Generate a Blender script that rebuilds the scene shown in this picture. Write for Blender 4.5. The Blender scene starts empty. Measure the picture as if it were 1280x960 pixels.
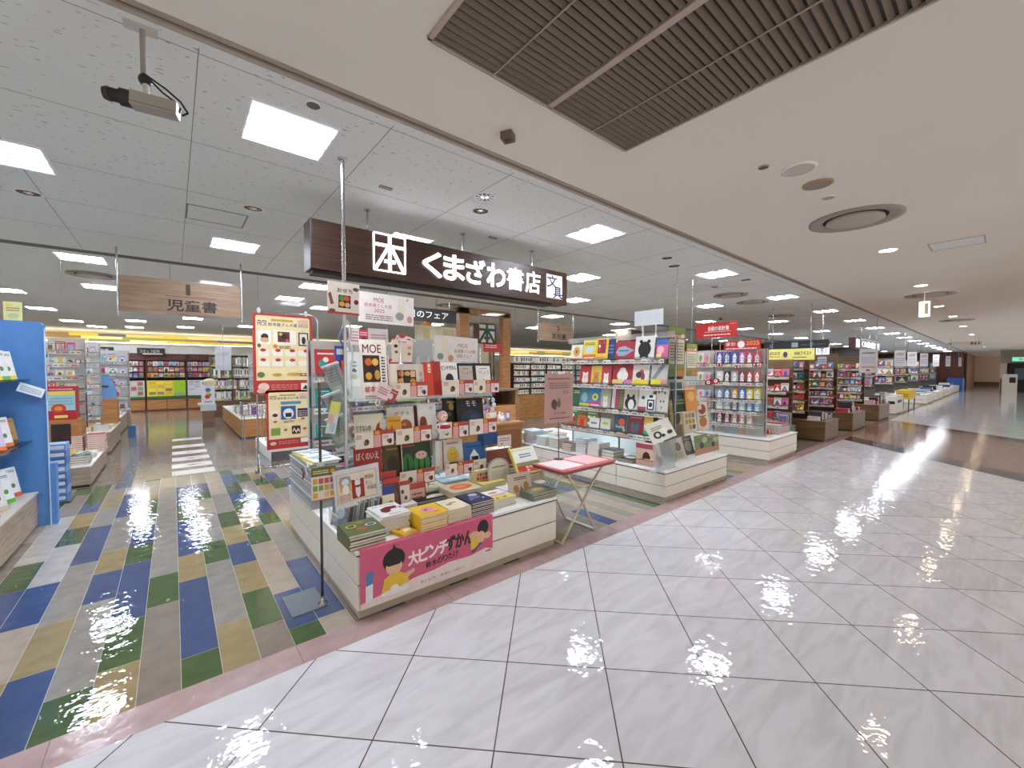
import bpy, math, random
from mathutils import Matrix, Vector, Euler
SC = bpy.context.scene
COL = SC.collection
rng = random.Random(7)
# ------------------------------------------------------------------ camera numbers
FPX, PITCH, YAW, CH = 513.0, math.atan(17/513.0), math.radians(39.55), 1.55
FW = Vector((math.sin(YAW)*math.cos(PITCH), math.cos(YAW)*math.cos(PITCH), -math.sin(PITCH)))
RT = Vector((math.cos(YAW), -math.sin(YAW), 0))
UP = RT.cross(FW)
def ray(px, py): return FW + RT*((px-640)/FPX) - UP*((py-480)/FPX)
def atZ(px, py, z=0.0):
    r = ray(px, py); t = (z-CH)/r.z; return Vector((r.x*t, r.y*t, z))
def atY(px, py, y):
    r = ray(px, py); t = y/r.y; return Vector((r.x*t, y, CH+r.z*t))
def atX(px, py, x):
    r = ray(px, py); t = x/r.x; return Vector((x, r.y*t, CH+r.z*t))

# ------------------------------------------------------------------ materials
def lin(c): return tuple(((v/12.92) if v <= .04045 else ((v+.055)/1.055)**2.4) for v in c)
def hx(s):
    s = s.lstrip('#'); return lin(tuple(int(s[i:i+2], 16)/255 for i in (0, 2, 4)))
_m = {}
def principled(name):
    m = bpy.data.materials.new(name); m.use_nodes = True
    nt = m.node_tree; return m, nt, nt.nodes['Principled BSDF']
def C(col, rough=.5, metal=0.0, var=0.03):
    """plain coloured paint / paper / plastic with a faint mottled variation"""
    k = (col, rough, metal)
    if k in _m: return _m[k]
    m, nt, b = principled('paint_'+col.strip('#'))
    c = hx(col)
    if var and not metal:
        n = nt.nodes.new('ShaderNodeTexNoise'); n.inputs['Scale'].default_value = 14
        tc = nt.nodes.new('ShaderNodeTexCoord'); nt.links.new(tc.outputs['Object'], n.inputs['Vector'])
        r = nt.nodes.new('ShaderNodeValToRGB')
        r.color_ramp.elements[0].position = .3; r.color_ramp.elements[1].position = .7
        r.color_ramp.elements[0].color = (*[max(0, v*(1-var*2)) for v in c], 1)
        r.color_ramp.elements[1].color = (*[min(1, v*(1+var)) for v in c], 1)
        nt.links.new(n.outputs['Fac'], r.inputs['Fac']); nt.links.new(r.outputs['Color'], b.inputs['Base Color'])
    else: b.inputs['Base Color'].default_value = (*c, 1)
    b.inputs['Roughness'].default_value = rough; b.inputs['Metallic'].default_value = metal
    _m[k] = m; return m
def emis(name, col, s):
    if name in _m: return _m[name]
    m, nt, b = principled(name)
    b.inputs['Base Color'].default_value = (*hx(col), 1)
    b.inputs['Emission Color'].default_value = (*hx(col), 1); b.inputs['Emission Strength'].default_value = s
    _m[name] = m; return m
def clear(name='clear', tint='#fbfdfd', gloss=.03, trans=.93):
    if name in _m: return _m[name]
    m = bpy.data.materials.new(name); m.use_nodes = True; nt = m.node_tree; nt.nodes.clear()
    o = nt.nodes.new('ShaderNodeOutputMaterial'); mx = nt.nodes.new('ShaderNodeMixShader')
    t = nt.nodes.new('ShaderNodeBsdfTransparent'); g = nt.nodes.new('ShaderNodeBsdfGlossy')
    t.inputs['Color'].default_value = (*hx(tint), 1); g.inputs['Roughness'].default_value = .06
    lw = nt.nodes.new('ShaderNodeLayerWeight'); lw.inputs['Blend'].default_value = .25
    ml = nt.nodes.new('ShaderNodeMath'); ml.operation = 'MULTIPLY_ADD'
    ml.inputs[1].default_value = .5; ml.inputs[2].default_value = gloss*.5
    nt.links.new(lw.outputs['Fresnel'], ml.inputs[0]); nt.links.new(ml.outputs[0], mx.inputs['Fac'])
    nt.links.new(t.outputs[0], mx.inputs[1]); nt.links.new(g.outputs[0], mx.inputs[2]); nt.links.new(mx.outputs[0], o.inputs['Surface'])
    _m[name] = m; return m
def film(name='film'):
    """cloudy plastic film: half seen through"""
    if name in _m: return _m[name]
    m = bpy.data.materials.new(name); m.use_nodes = True; nt = m.node_tree; nt.nodes.clear()
    o = nt.nodes.new('ShaderNodeOutputMaterial'); mx = nt.nodes.new('ShaderNodeMixShader'); mx.inputs['Fac'].default_value = .35
    t = nt.nodes.new('ShaderNodeBsdfTransparent'); t.inputs['Color'].default_value = (.92, .93, .95, 1)
    g = nt.nodes.new('ShaderNodeBsdfPrincipled'); g.inputs['Base Color'].default_value = (.75, .78, .8, 1); g.inputs['Roughness'].default_value = .12
    nt.links.new(t.outputs[0], mx.inputs[1]); nt.links.new(g.outputs[0], mx.inputs[2]); nt.links.new(mx.outputs[0], o.inputs['Surface'])
    _m[name] = m; return m
def wood(name, c1, c2, scale=(1, 12, 12), rough=.45, dist=3.0):
    if name in _m: return _m[name]
    m, nt, b = principled(name)
    tc = nt.nodes.new('ShaderNodeTexCoord'); mp = nt.nodes.new('ShaderNodeMapping'); mp.inputs['Scale'].default_value = scale
    n = nt.nodes.new('ShaderNodeTexNoise'); n.inputs['Scale'].default_value = 2.0; n.inputs['Detail'].default_value = 5; n.inputs['Distortion'].default_value = .3
    r = nt.nodes.new('ShaderNodeValToRGB'); r.color_ramp.elements[0].position = .35; r.color_ramp.elements[1].position = .68
    r.color_ramp.elements[0].color = (*hx(c1), 1); r.color_ramp.elements[1].color = (*hx(c2), 1)
    nt.links.new(tc.outputs['Object'], mp.inputs['Vector']); nt.links.new(mp.outputs[0], n.inputs['Vector'])
    nt.links.new(n.outputs['Fac'], r.inputs['Fac']); nt.links.new(r.outputs['Color'], b.inputs['Base Color'])
    b.inputs['Roughness'].default_value = rough; _m[name] = m; return m
def paperpage(): return wood('page_edges', '#d8cfbe', '#f1ebde', scale=(2, 2, 220), rough=.8)
W_CREAM = C('#efe8db', .35, 0, .012); W_WHITE = C('#f4f3f0', .3, 0, .01); CHROME = C('#b9b9bb', .22, 1.0); DARKMETAL = C('#55524f', .35, 1.0)
WD_DARK = wood('sign_wood', '#2b1810', '#45291b', (1, 14, 30), .4)
WD_MID = wood('mid_wood', '#5c442c', '#7f6141', (1.5, 1.5, 22), .4)
WD_OAK = wood('oak_wood', '#a5703c', '#c18a52', (2, 2, 14), .45)
WD_RED = wood('red_wood', '#5a2b1a', '#7a3f26', (2, 2, 14), .45)
WD_GREY = wood('grey_wood', '#9b8876', '#b7a592', (2, 2, 18), .5)
WD_PALE = wood('pale_wood', '#7a604a', '#94785e', (1.2, 1, 26), .5)

# ------------------------------------------------------------------ mesh builder
_tx = {}
def text_geo(s, bold=0.0):
    k = (s, bold)
    if k in _tx: return _tx[k]
    cu = bpy.data.curves.new('t', 'FONT'); cu.body = s; cu.size = 1.0; cu.fill_mode = 'FRONT'; cu.offset = bold
    cu.resolution_u = 3
    o = bpy.data.objects.new('t', cu); COL.objects.link(o); dg = bpy.context.evaluated_depsgraph_get(); dg.update()
    me = bpy.data.meshes.new_from_object(o.evaluated_get(dg))
    vs = [Vector((v.co.x, v.co.y)) for v in me.vertices]; fs = [tuple(p.vertices) for p in me.polygons]
    fs = [f if (vs[f[1]]-vs[f[0]]).cross(vs[f[2]]-vs[f[0]]) > 0 else tuple(reversed(f)) for f in fs]
    bpy.data.objects.remove(o); bpy.data.curves.remove(cu); bpy.data.meshes.remove(me)
    if vs:
        x0 = min(v.x for v in vs); x1 = max(v.x for v in vs); y0 = min(v.y for v in vs); y1 = max(v.y for v in vs)
        vs = [((v.x-x0)/(x1-x0), (v.y-y0)/(y1-y0)) for v in vs]
    _tx[k] = (vs, fs); return _tx[k]
def frame(o, right, up):
    """matrix that takes (u, v, out) onto a plane"""
    r = Vector(right).normalized(); u = Vector(up).normalized(); n = r.cross(u)
    return Matrix(((r.x, u.x, n.x, o[0]), (r.y, u.y, n.y, o[1]), (r.z, u.z, n.z, o[2]), (0, 0, 0, 1)))
FY = lambda x, y, z: frame((x, y, z), (1, 0, 0), (0, 0, 1))      # a plane facing -Y
FX = lambda x, y, z: frame((x, y, z), (0, -1, 0), (0, 0, 1))     # a plane facing -X
class MB:
    def __init__(s): s.v = []; s.f = []; s.mi = []; s.mats = []; s.sm = []
    def mid(s, m):
        if isinstance(m, str): m = C(m)
        if m not in s.mats: s.mats.append(m)
        return s.mats.index(m)
    def add(s, vs, fs, m, M=None, smooth=False):
        b = len(s.v); i = s.mid(m)
        for v in vs:
            v = Vector(v)
            s.v.append(M @ v if M else v)
        for f in fs: s.f.append(tuple(b+k for k in f)); s.mi.append(i); s.sm.append(smooth)
        return s
    def box(s, x0, x1, y0, y1, z0, z1, m, M=None):
        vs = [(x0, y0, z0), (x1, y0, z0), (x1, y1, z0), (x0, y1, z0), (x0, y0, z1), (x1, y0, z1), (x1, y1, z1), (x0, y1, z1)]
        return s.add(vs, [(0, 3, 2, 1), (4, 5, 6, 7), (0, 1, 5, 4), (1, 2, 6, 5), (2, 3, 7, 6), (3, 0, 4, 7)], m, M)
    def bar(s, a, b, w, t, m, M=None):
        """flat bar from a to b in a plane (u, v), width w, thickness t out of it"""
        a = Vector(a); b = Vector(b); d = (b-a).normalized(); n = Vector((-d.y, d.x))*w/2
        p = [a+n, a-n, b-n, b+n]
        return s.prism([(q.x, q.y) for q in p], 0, t, m, M)
    def prism(s, pts, z0, z1, m, M=None):
        n = len(pts)
        ar = sum(pts[i][0]*pts[(i+1) % n][1]-pts[(i+1) % n][0]*pts[i][1] for i in range(n))
        if ar < 0: pts = list(reversed(pts))
        vs = [(x, y, z0) for x, y in pts]+[(x, y, z1) for x, y in pts]
        fs = [tuple(reversed(range(n))), tuple(range(n, 2*n))]+[(i, (i+1) % n, n+(i+1) % n, n+i) for i in range(n)]
        return s.add(vs, fs, m, M)
    def flat(s, pts, z, m, M=None):
        n = len(pts)
        ar = sum(pts[i][0]*pts[(i+1) % n][1]-pts[(i+1) % n][0]*pts[i][1] for i in range(n))
        if ar < 0: pts = list(reversed(pts))
        return s.add([(x, y, z) for x, y in pts], [tuple(range(n))], m, M)
    def tube(s, a, b, r, m, n=8, M=None, r2=None):
        a = Vector(a); b = Vector(b); r2 = r if r2 is None else r2
        d = (b-a).normalized(); q = d.to_track_quat('Z', 'Y').to_matrix()
        vs = []
        for p, rr in ((a, r), (b, r2)):
            for i in range(n):
                t = 2*math.pi*i/n; vs.append(p+q @ Vector((math.cos(t)*rr, math.sin(t)*rr, 0)))
        fs = [(i, (i+1) % n, n+(i+1) % n, n+i) for i in range(n)]
        s.add(vs, fs, m, M, True)
        return s.add(vs, [tuple(reversed(range(n))), tuple(range(n, 2*n))], m, M)
    def path(s, pts, r, m, n=8, M=None):
        for i in range(len(pts)-1): s.tube(pts[i], pts[i+1], r, m, n, M)
        for p in pts[1:-1]: s.ell(p, r, r, r, m, 6, 4, M)
        return s
    def lathe(s, prof, c, m, n=24, M=None, smooth=True):
        vs = []; k = len(prof)
        for r, z in prof:
            for i in range(n):
                t = 2*math.pi*i/n; vs.append((c[0]+r*math.cos(t), c[1]+r*math.sin(t), c[2]+z))
        fs = [(j*n+i, j*n+(i+1) % n, (j+1)*n+(i+1) % n, (j+1)*n+i) for j in range(k-1) for i in range(n)]
        return s.add(vs, fs, m, M, smooth)
    def ell(s, c, rx, ry, rz, m, n=12, k=8, M=None):
        vs = [(c[0], c[1], c[2]-rz)]
        for j in range(1, k):
            ph = -math.pi/2+math.pi*j/k
            for i in range(n):
                t = 2*math.pi*i/n; vs.append((c[0]+rx*math.cos(ph)*math.cos(t), c[1]+ry*math.cos(ph)*math.sin(t), c[2]+rz*math.sin(ph)))
        vs.append((c[0], c[1], c[2]+rz)); e = len(vs)-1
        fs = [(0, 1+(i+1) % n, 1+i) for i in range(n)]
        for j in range(k-2):
            fs += [(1+j*n+i, 1+j*n+(i+1) % n, 1+(j+1)*n+(i+1) % n, 1+(j+1)*n+i) for i in range(n)]
        fs += [(1+(k-2)*n+i, 1+(k-2)*n+(i+1) % n, e) for i in range(n)]
        return s.add(vs, fs, m, M, True)
    def text(s, t, x, y, h, m, M=None, w=None, z=.0016, bold=0.0, depth=0):
        """text with its left bottom at (x, y), height h, width w"""
        vs, fs = text_geo(t)
        if not vs: return s
        if w is None: w = h*len(t)*1.05*(1 if ord(t[0]) > 1000 else .62)
        if bold:
            d = bold*h*.55
            for k in range(8): s.add([(x+a*w+d*math.cos(k*.785), y+b*h+d*math.sin(k*.785), z-.00004*(k+1)) for a, b in vs], fs, m, M)
        return s.add([(x+a*w, y+b*h, z) for a, b in vs], fs, m, M)
    def build(s, name, parent=None, origin=None, bevel=0, kind=None):
        me = bpy.data.meshes.new(name)
        o0 = Vector(origin) if origin is not None else Vector((0, 0, 0))
        me.from_pydata([tuple(v-o0) for v in s.v], [], s.f)
        for m in s.mats: me.materials.append(m)
        me.polygons.foreach_set('material_index', s.mi); me.polygons.foreach_set('use_smooth', s.sm); me.update()
        o = bpy.data.objects.new(name, me); COL.objects.link(o); o.location = o0
        if parent is not None:
            o.parent = parent
            o.matrix_parent_inverse = Matrix.Translation(-wloc(parent))
        if bevel:
            b = o.modifiers.new('edge', 'BEVEL'); b.width = bevel; b.segments = 2; b.limit_method = 'ANGLE'
        if kind: o['kind'] = kind
        return o
def wloc(o):
    p = Vector(o.location) if o.parent is None else Vector(o['_w'] if '_w' in o else (0, 0, 0))
    return p
def tag(o, label, cat, group=None):
    o['label'] = label; o['category'] = cat
    if group: o['group'] = group
    return o
def T(name, label, cat, loc, group=None):
    o = bpy.data.objects.new(name, None); COL.objects.link(o); o.location = loc; o.empty_display_size = .05
    return tag(o, label, cat, group)
def sub(mb, name, parent, **k):
    """a sub-part: built in world space under a part whose own matrix is a pure translation chain"""
    o = mb.build(name, None, **k); o.parent = parent
    t = Vector((0, 0, 0)); p = parent
    while p is not None:
        t += Vector(p.location) if p.parent is None else (Vector(p.location)+p.matrix_parent_inverse.translation)
        p = p.parent
    o.matrix_parent_inverse = Matrix.Translation(-t)
    return o

# ------------------------------------------------------------------ pictures on paper
def art(mb, M, w, h, ops, z=.0008, dz=.0004):
    """ops in unit coordinates: r rect, d disc, p polygon, t text, b bars imitating fine print, g grid of blocks"""
    for op in ops:
        k = op[0]; z += dz
        if k == 'r': _, x0, y0, x1, y1, c = op; mb.flat([(x0*w, y0*h), (x1*w, y0*h), (x1*w, y1*h), (x0*w, y1*h)], z, c, M)
        elif k == 'd':
            _, cx, cy, rx, ry, c = op; n = 20 if max(rx*w, ry*h) > .03 else 10
            mb.flat([((cx+rx*math.cos(6.2832*i/n))*w, (cy+ry*math.sin(6.2832*i/n))*h) for i in range(n)], z, c, M)
        elif k == 'p': mb.flat([(x*w, y*h) for x, y in op[1]], z, op[2], M)
        elif k == 't':
            _, x, y, tw, th, s, c = op[:7]; mb.text(s, x*w, y*h, th*h, c, M, tw*w, z, op[7] if len(op) > 7 else 0)
        elif k == 'b':
            _, x0, y0, x1, y1, n, c = op; r = random.Random(int(x0*100+y0*1000+n)); st = (y1-y0)/n
            for i in range(n):
                x = x0
                while x < x1-.01:
                    l = r.uniform(.04, .12); e = min(x+l, x1)
                    mb.flat([(x*w, (y0+st*i)*h), (e*w, (y0+st*i)*h), (e*w, (y0+st*(i+.5))*h), (x*w, (y0+st*(i+.5))*h)], z, c, M); x = e+.015
        elif k == 'g':
            _, x0, y0, x1, y1, nx, ny, cols = op; r = random.Random(nx*7+ny); sx = (x1-x0)/nx; sy = (y1-y0)/ny
            for i in range(nx):
                for j in range(ny):
                    a = x0+sx*(i+.1); b = y0+sy*(j+.12)
                    mb.flat([(a*w, b*h), ((a+sx*.8)*w, b*h), ((a+sx*.8)*w, (b+sy*.76)*h), (a*w, (b+sy*.76)*h)], z, r.choice(cols), M)
        elif k == 'f':
            _, x0, y0, x1, y1, t, c = op; ty = t*w/h
            for q in ((x0, y0, x1, y0+ty), (x0, y1-ty, x1, y1), (x0, y0, x0+t, y1), (x1-t, y0, x1, y1)):
                mb.flat([(q[0]*w, q[1]*h), (q[2]*w, q[1]*h), (q[2]*w, q[3]*h), (q[0]*w, q[3]*h)], z, c, M)
    return mb
INK = '#2a2524'
PAL = ['#c8342c', '#e8c22e', '#3a6ea8', '#4d8a4a', '#e07a30', '#d86a94', '#6d4c9a', '#2f9a9a', '#8a5a3a', '#efe6d2', '#222836', '#a8c8dc', '#f0f0ee', '#b83850']
def beast(r, cx, cy, s, c, c2):
    """a plain round animal face and body"""
    o = [('d', cx, cy-s*.55, s*.7, s*.6, c), ('d', cx, cy, s*.6, s*.5, c), ('d', cx-s*.42, cy+s*.42, s*.2, s*.22, c), ('d', cx+s*.42, cy+s*.42, s*.2, s*.22, c),
         ('d', cx-s*.2, cy+s*.05, s*.07, s*.06, c2), ('d', cx+s*.2, cy+s*.05, s*.07, s*.06, c2), ('d', cx, cy-s*.16, s*.1, s*.06, c2)]
    return o
def rand_art(r, bg):
    fg = r.choice([p for p in PAL if p != bg]); f2 = r.choice([p for p in PAL if p not in (bg, fg)])
    ink = '#f4f0e6' if bg in ('#222836', '#c8342c', '#3a6ea8', '#6d4c9a', '#8a5a3a', '#4d8a4a', '#b83850', '#2f9a9a') else INK
    o = [('b', .12, .80, .88, .92, 1, ink)]
    k = r.randrange(5)
    if k == 0: o += beast(r, .5, .45, .45, fg, ink)
    elif k == 1: o += [('r', .08, .08, .92, .5, fg), ('d', .5, .5, .3, .2, f2), ('d', .3, .3, .12, .1, ink)]
    elif k == 2: o += [('d', .35, .45, .2, .16, fg), ('d', .66, .36, .2, .16, f2), ('d', .5, .6, .14, .1, ink), ('r', 0, 0, 1, .12, f2)]
    elif k == 3: o += [('g', .1, .12, .9, .7, 3, 3, [fg, f2, '#f2ece0'])]
    else: o += [('p', [(.1, .1), (.5, .7), (.9, .1)], fg), ('d', .5, .3, .16, .14, f2), ('b', .2, .02, .8, .08, 1, ink)]
    return o
# ------------------------------------------------------------------ books
_bk = {}
def book_meshes(key, w, h, t, cover, ops, spine=None):
    if key in _bk: return _bk[key]
    sp = spine or cover; g = .0022
    a = MB()
    a.box(-w/2, w/2, -t/2, -t/2+g, 0, h, cover); a.box(-w/2, w/2, t/2-g, t/2, 0, h, cover)
    a.box(-w/2-.0005, -w/2+g, -t/2, t/2, 0, h, sp)
    art(a, FY(-w/2, -t/2, 0), w, h, ops)
    o = a.build('x'); mc = o.data; bpy.data.objects.remove(o)
    b = MB(); b.box(-w/2+g, w/2-.004, -t/2+g, t/2-g, .004, h-.004, paperpage())
    o = b.build('x'); mp = o.data; bpy.data.objects.remove(o)
    _bk[key] = (mc, mp, w, h, t); return _bk[key]
def place_book(bm, name, label, cat, group, loc, rz=0.0, lean=0.0, flat=False):
    mc, mp, w, h, t = bm
    c = bpy.data.objects.new(name, mc); COL.objects.link(c); p = bpy.data.objects.new('pages', mp); COL.objects.link(p); p.parent = c
    if flat:
        c.matrix_world = Matrix.Translation(Vector(loc)) @ Matrix.Rotation(rz, 4, 'Z') @ Matrix.Translation((0, -h/2, t/2)) @ Matrix.Rotation(-math.pi/2, 4, 'X')
    else:
        c.matrix_world = Matrix.Translation(Vector(loc)) @ Matrix.Rotation(rz, 4, 'Z') @ Matrix.Rotation(-lean, 4, 'X')
    return tag(c, label, cat, group)
ORD = ['topmost']+[w+' from top' for w in 'second third fourth fifth sixth seventh eighth ninth tenth eleventh twelfth'.split()]
def stack(kind, desc, where, n, w, d, t, cover, ops, loc, rz=0.0, cat='book', spine=None, jit=.006):
    """n books lying flat; loc = centre of the footprint on the surface"""
    bm = book_meshes((desc, where), w, d, t, cover, ops, spine)
    plain = book_meshes((desc, where, 'p'), w, d, t, cover, [], spine) if n > 1 else None
    r = random.Random(hash((desc, n)) % 999 if False else len(desc)*13+n)
    for i in range(n):
        top = (i == n-1)
        dx, dy, dr = (r.uniform(-jit, jit), r.uniform(-jit, jit), r.uniform(-.03, .03)) if i else (0, 0, 0)
        rank = ORD[n-1-i] if n-1-i < len(ORD) else 'low'
        lab = f'{desc}, {rank} of its stack' if n > 1 else f'{desc} lying {where}'
        place_book(bm if top else plain, kind, lab, cat, f'{desc}s {where}' if n > 1 else None, (loc[0]+dx, loc[1]+dy, loc[2]+i*(t+.0006)), rz+dr, flat=True)
def paper(name, label, cat, M, w, h, bg, ops, t=.0015, group=None, parent=None):
    """a thin card; M = its lower left corner frame"""
    mb = MB(); mb.box(0, w, 0, h, -t, 0, bg, M); art(mb, M, w, h, ops, .0002, .0003)
    if parent is not None: return sub(mb, name, parent)
    o = mb.build(name, origin=tuple(M.translation)); return tag(o, label, cat, group)
def boxY(x0, y0, x1, y1, Y):
    """px box on the plane Y -> (x, z of lower left, width, height)"""
    cx, cy = (x0+x1)/2, (y0+y1)/2
    a = atY(x0, cy, Y); b = atY(x1, cy, Y); t = atY(cx, y0, Y); u = atY(cx, y1, Y)
    return a.x, u.z, b.x-a.x, t.z-u.z
def boxX(x0, y0, x1, y1, X):
    cx, cy = (x0+x1)/2, (y0+y1)/2
    a = atX(x0, cy, X); b = atX(x1, cy, X); t = atX(cx, y0, X); u = atX(cx, y1, X)
    return a.y, u.z, a.y-b.y, t.z-u.z
# ================================================================== THE SHELL
def nodes(name):
    m, nt, b = principled(name)
    def N(t, **k):
        n = nt.nodes.new(t)
        for a, v in k.items(): setattr(n, a, v)
        return n
    def M_(op, a, b_=None, c_=None):
        n = nt.nodes.new('ShaderNodeMath'); n.operation = op
        for i, q in enumerate((a, b_, c_)):
            if q is None: continue
            if isinstance(q, (int, float)): n.inputs[i].default_value = q
            else: nt.links.new(q, n.inputs[i])
        return n.outputs[0]
    def mix(f, a, b_):
        n = nt.nodes.new('ShaderNodeMix'); n.data_type = 'RGBA'
        nt.links.new(f, n.inputs['Factor'])
        for s, q in (('A', a), ('B', b_)):
            i = [x for x in n.inputs if x.name == s and x.type == 'RGBA'][0]
            if isinstance(q, tuple): i.default_value = (*q, 1)
            else: nt.links.new(q, i)
        return [x for x in n.outputs if x.type == 'RGBA'][0]
    return m, nt, b, N, M_, mix
def floor_mall():
    m, nt, b, N, M_, mix = nodes('polished_mall_tile')
    g = N('ShaderNodeNewGeometry'); sp = N('ShaderNodeSeparateXYZ'); nt.links.new(g.outputs['Position'], sp.inputs[0])
    x, y = sp.outputs['X'], sp.outputs['Y']
    u = M_('SUBTRACT', x, y); v = M_('ADD', x, y); P = .7265
    du = M_('PINGPONG', M_('SUBTRACT', u, .405-P*40), P/2); dv = M_('PINGPONG', M_('SUBTRACT', v, 3.0-P*40), P/2)
    ln = M_('LESS_THAN', M_('MINIMUM', du, dv), .0042)
    iu = M_('FLOOR', M_('DIVIDE', M_('SUBTRACT', u, .405), P)); iv = M_('FLOOR', M_('DIVIDE', M_('SUBTRACT', v, 3.0), P))
    cb = N('ShaderNodeCombineXYZ'); nt.links.new(iu, cb.inputs[0]); nt.links.new(iv, cb.inputs[1])
    wn = N('ShaderNodeTexWhiteNoise'); nt.links.new(cb.outputs[0], wn.inputs['Vector'])
    # marble veining
    ns = N('ShaderNodeTexNoise'); ns.inputs['Scale'].default_value = 5; ns.inputs['Detail'].default_value = 6; ns.inputs['Distortion'].default_value = 1.2
    mp = N('ShaderNodeMapping'); mp.inputs['Scale'].default_value = (.5, 2.2, 1); mp.inputs['Rotation'].default_value = (0, 0, .6)
    nt.links.new(g.outputs['Position'], mp.inputs['Vector']); nt.links.new(mp.outputs[0], ns.inputs['Vector'])
    rp = N('ShaderNodeValToRGB'); rp.color_ramp.elements[0].position = .3; rp.color_ramp.elements[1].position = .6
    rp.color_ramp.elements[0].color = (*hx('#cfcdd1'), 1); rp.color_ramp.elements[1].color = (*hx('#dfdde2'), 1)
    nt.links.new(ns.outputs['Fac'], rp.inputs['Fac'])
    sh = M_('MULTIPLY_ADD', wn.outputs['Value'], .08, .93)
    hs = N('ShaderNodeHueSaturation'); nt.links.new(rp.outputs[0], hs.inputs['Color']); nt.links.new(sh, hs.inputs['Value'])
    col = hs.outputs[0]
    # pink beige tiles down the middle of the mall
    mid = M_('LESS_THAN', M_('SUBTRACT', iv, iu), -4.5)
    col = mix(mid, col, hx('#cbbcb6'))
    # bands across the corridor
    un = u
    b1 = M_('MULTIPLY', M_('GREATER_THAN', un, 9.25), M_('LESS_THAN', un, 14.9))
    dk = M_('ADD', M_('MULTIPLY', M_('GREATER_THAN', un, 9.25), M_('LESS_THAN', un, 9.95)), M_('MULTIPLY', M_('GREATER_THAN', un, 14.2), M_('LESS_THAN', un, 14.9)))
    nb = N('ShaderNodeTexNoise'); nb.inputs['Scale'].default_value = 3; nt.links.new(g.outputs['Position'], nb.inputs['Vector'])
    pk = mix(nb.outputs['Fac'], hx('#8a6453'), hx('#a07a68'))
    col = mix(b1, col, pk); col = mix(dk, col, hx('#38241d'))
    ln2 = M_('MULTIPLY', ln, M_('SUBTRACT', 1, M_('MULTIPLY', b1, .6)))
    col = mix(ln2, col, hx('#57504c'))
    nt.links.new(col, b.inputs['Base Color'])
    b.inputs['Roughness'].default_value = .035; b.inputs['Specular IOR Level'].default_value = .38
    n2 = N('ShaderNodeTexNoise'); n2.inputs['Scale'].default_value = 13; n2.inputs['Detail'].default_value = 2; nt.links.new(g.outputs['Position'], n2.inputs['Vector'])
    bp = N('ShaderNodeBump'); bp.inputs['Strength'].default_value = .24; bp.inputs['Distance'].default_value = .010
    nt.links.new(n2.outputs['Fac'], bp.inputs['Height']); nt.links.new(bp.outputs[0], b.inputs['Normal'])
    return m
def tilemat(name, c, rough=.04):
    m, nt, b, N, M_, mix = nodes(name)
    g = N('ShaderNodeNewGeometry'); n = N('ShaderNodeTexNoise'); n.inputs['Scale'].default_value = 9; n.inputs['Detail'].default_value = 6
    nt.links.new(g.outputs['Position'], n.inputs['Vector'])
    cc = hx(c); col = mix(n.outputs['Fac'], tuple(v*.68 for v in cc), tuple(min(1, v*1.25) for v in cc))
    # scuffs: pale worn flecks
    s = N('ShaderNodeTexNoise'); s.inputs['Scale'].default_value = 26; mp = N('ShaderNodeMapping'); mp.inputs['Scale'].default_value = (1, .25, 1); mp.inputs['Rotation'].default_value = (0, 0, .5)
    nt.links.new(g.outputs['Position'], mp.inputs['Vector']); nt.links.new(mp.outputs[0], s.inputs['Vector'])
    col = mix(M_('MULTIPLY', M_('GREATER_THAN', s.outputs['Fac'], .74), .45), col, (.7, .68, .62))
    nt.links.new(col, b.inputs['Base Color']); b.inputs['Roughness'].default_value = rough; b.inputs['Specular IOR Level'].default_value = .45
    w = N('ShaderNodeTexNoise'); w.inputs['Scale'].default_value = 14; nt.links.new(g.outputs['Position'], w.inputs['Vector'])
    bp = N('ShaderNodeBump'); bp.inputs['Strength'].default_value = .22; bp.inputs['Distance'].default_value = .012
    nt.links.new(w.outputs['Fac'], bp.inputs['Height']); nt.links.new(bp.outputs[0], b.inputs['Normal'])
    return m
F = MB(); F.box(-9, 75, -5, 2.335, -.1, 0, floor_mall()); F.build('floor_mall', kind='structure')
TB = {'b': tilemat('tile_blue', '#46557a'), 'g': tilemat('tile_green', '#4c603c'), 't': tilemat('tile_tan', '#9a8862'), 'y': tilemat('tile_grey', '#938d86'),
      'n': tilemat('tile_brown', '#8a7f74'), 'e': tilemat('tile_beige', '#aa9d8e'), 's': tilemat('tile_stone', '#7f7466'), 'l': tilemat('tile_slate', '#626a70'), 'w': tilemat('tile_white', '#b9b3ad')}
SEAM = C('#b9b2a4', .4)
F = MB(); W6 = 1/6.0
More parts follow.
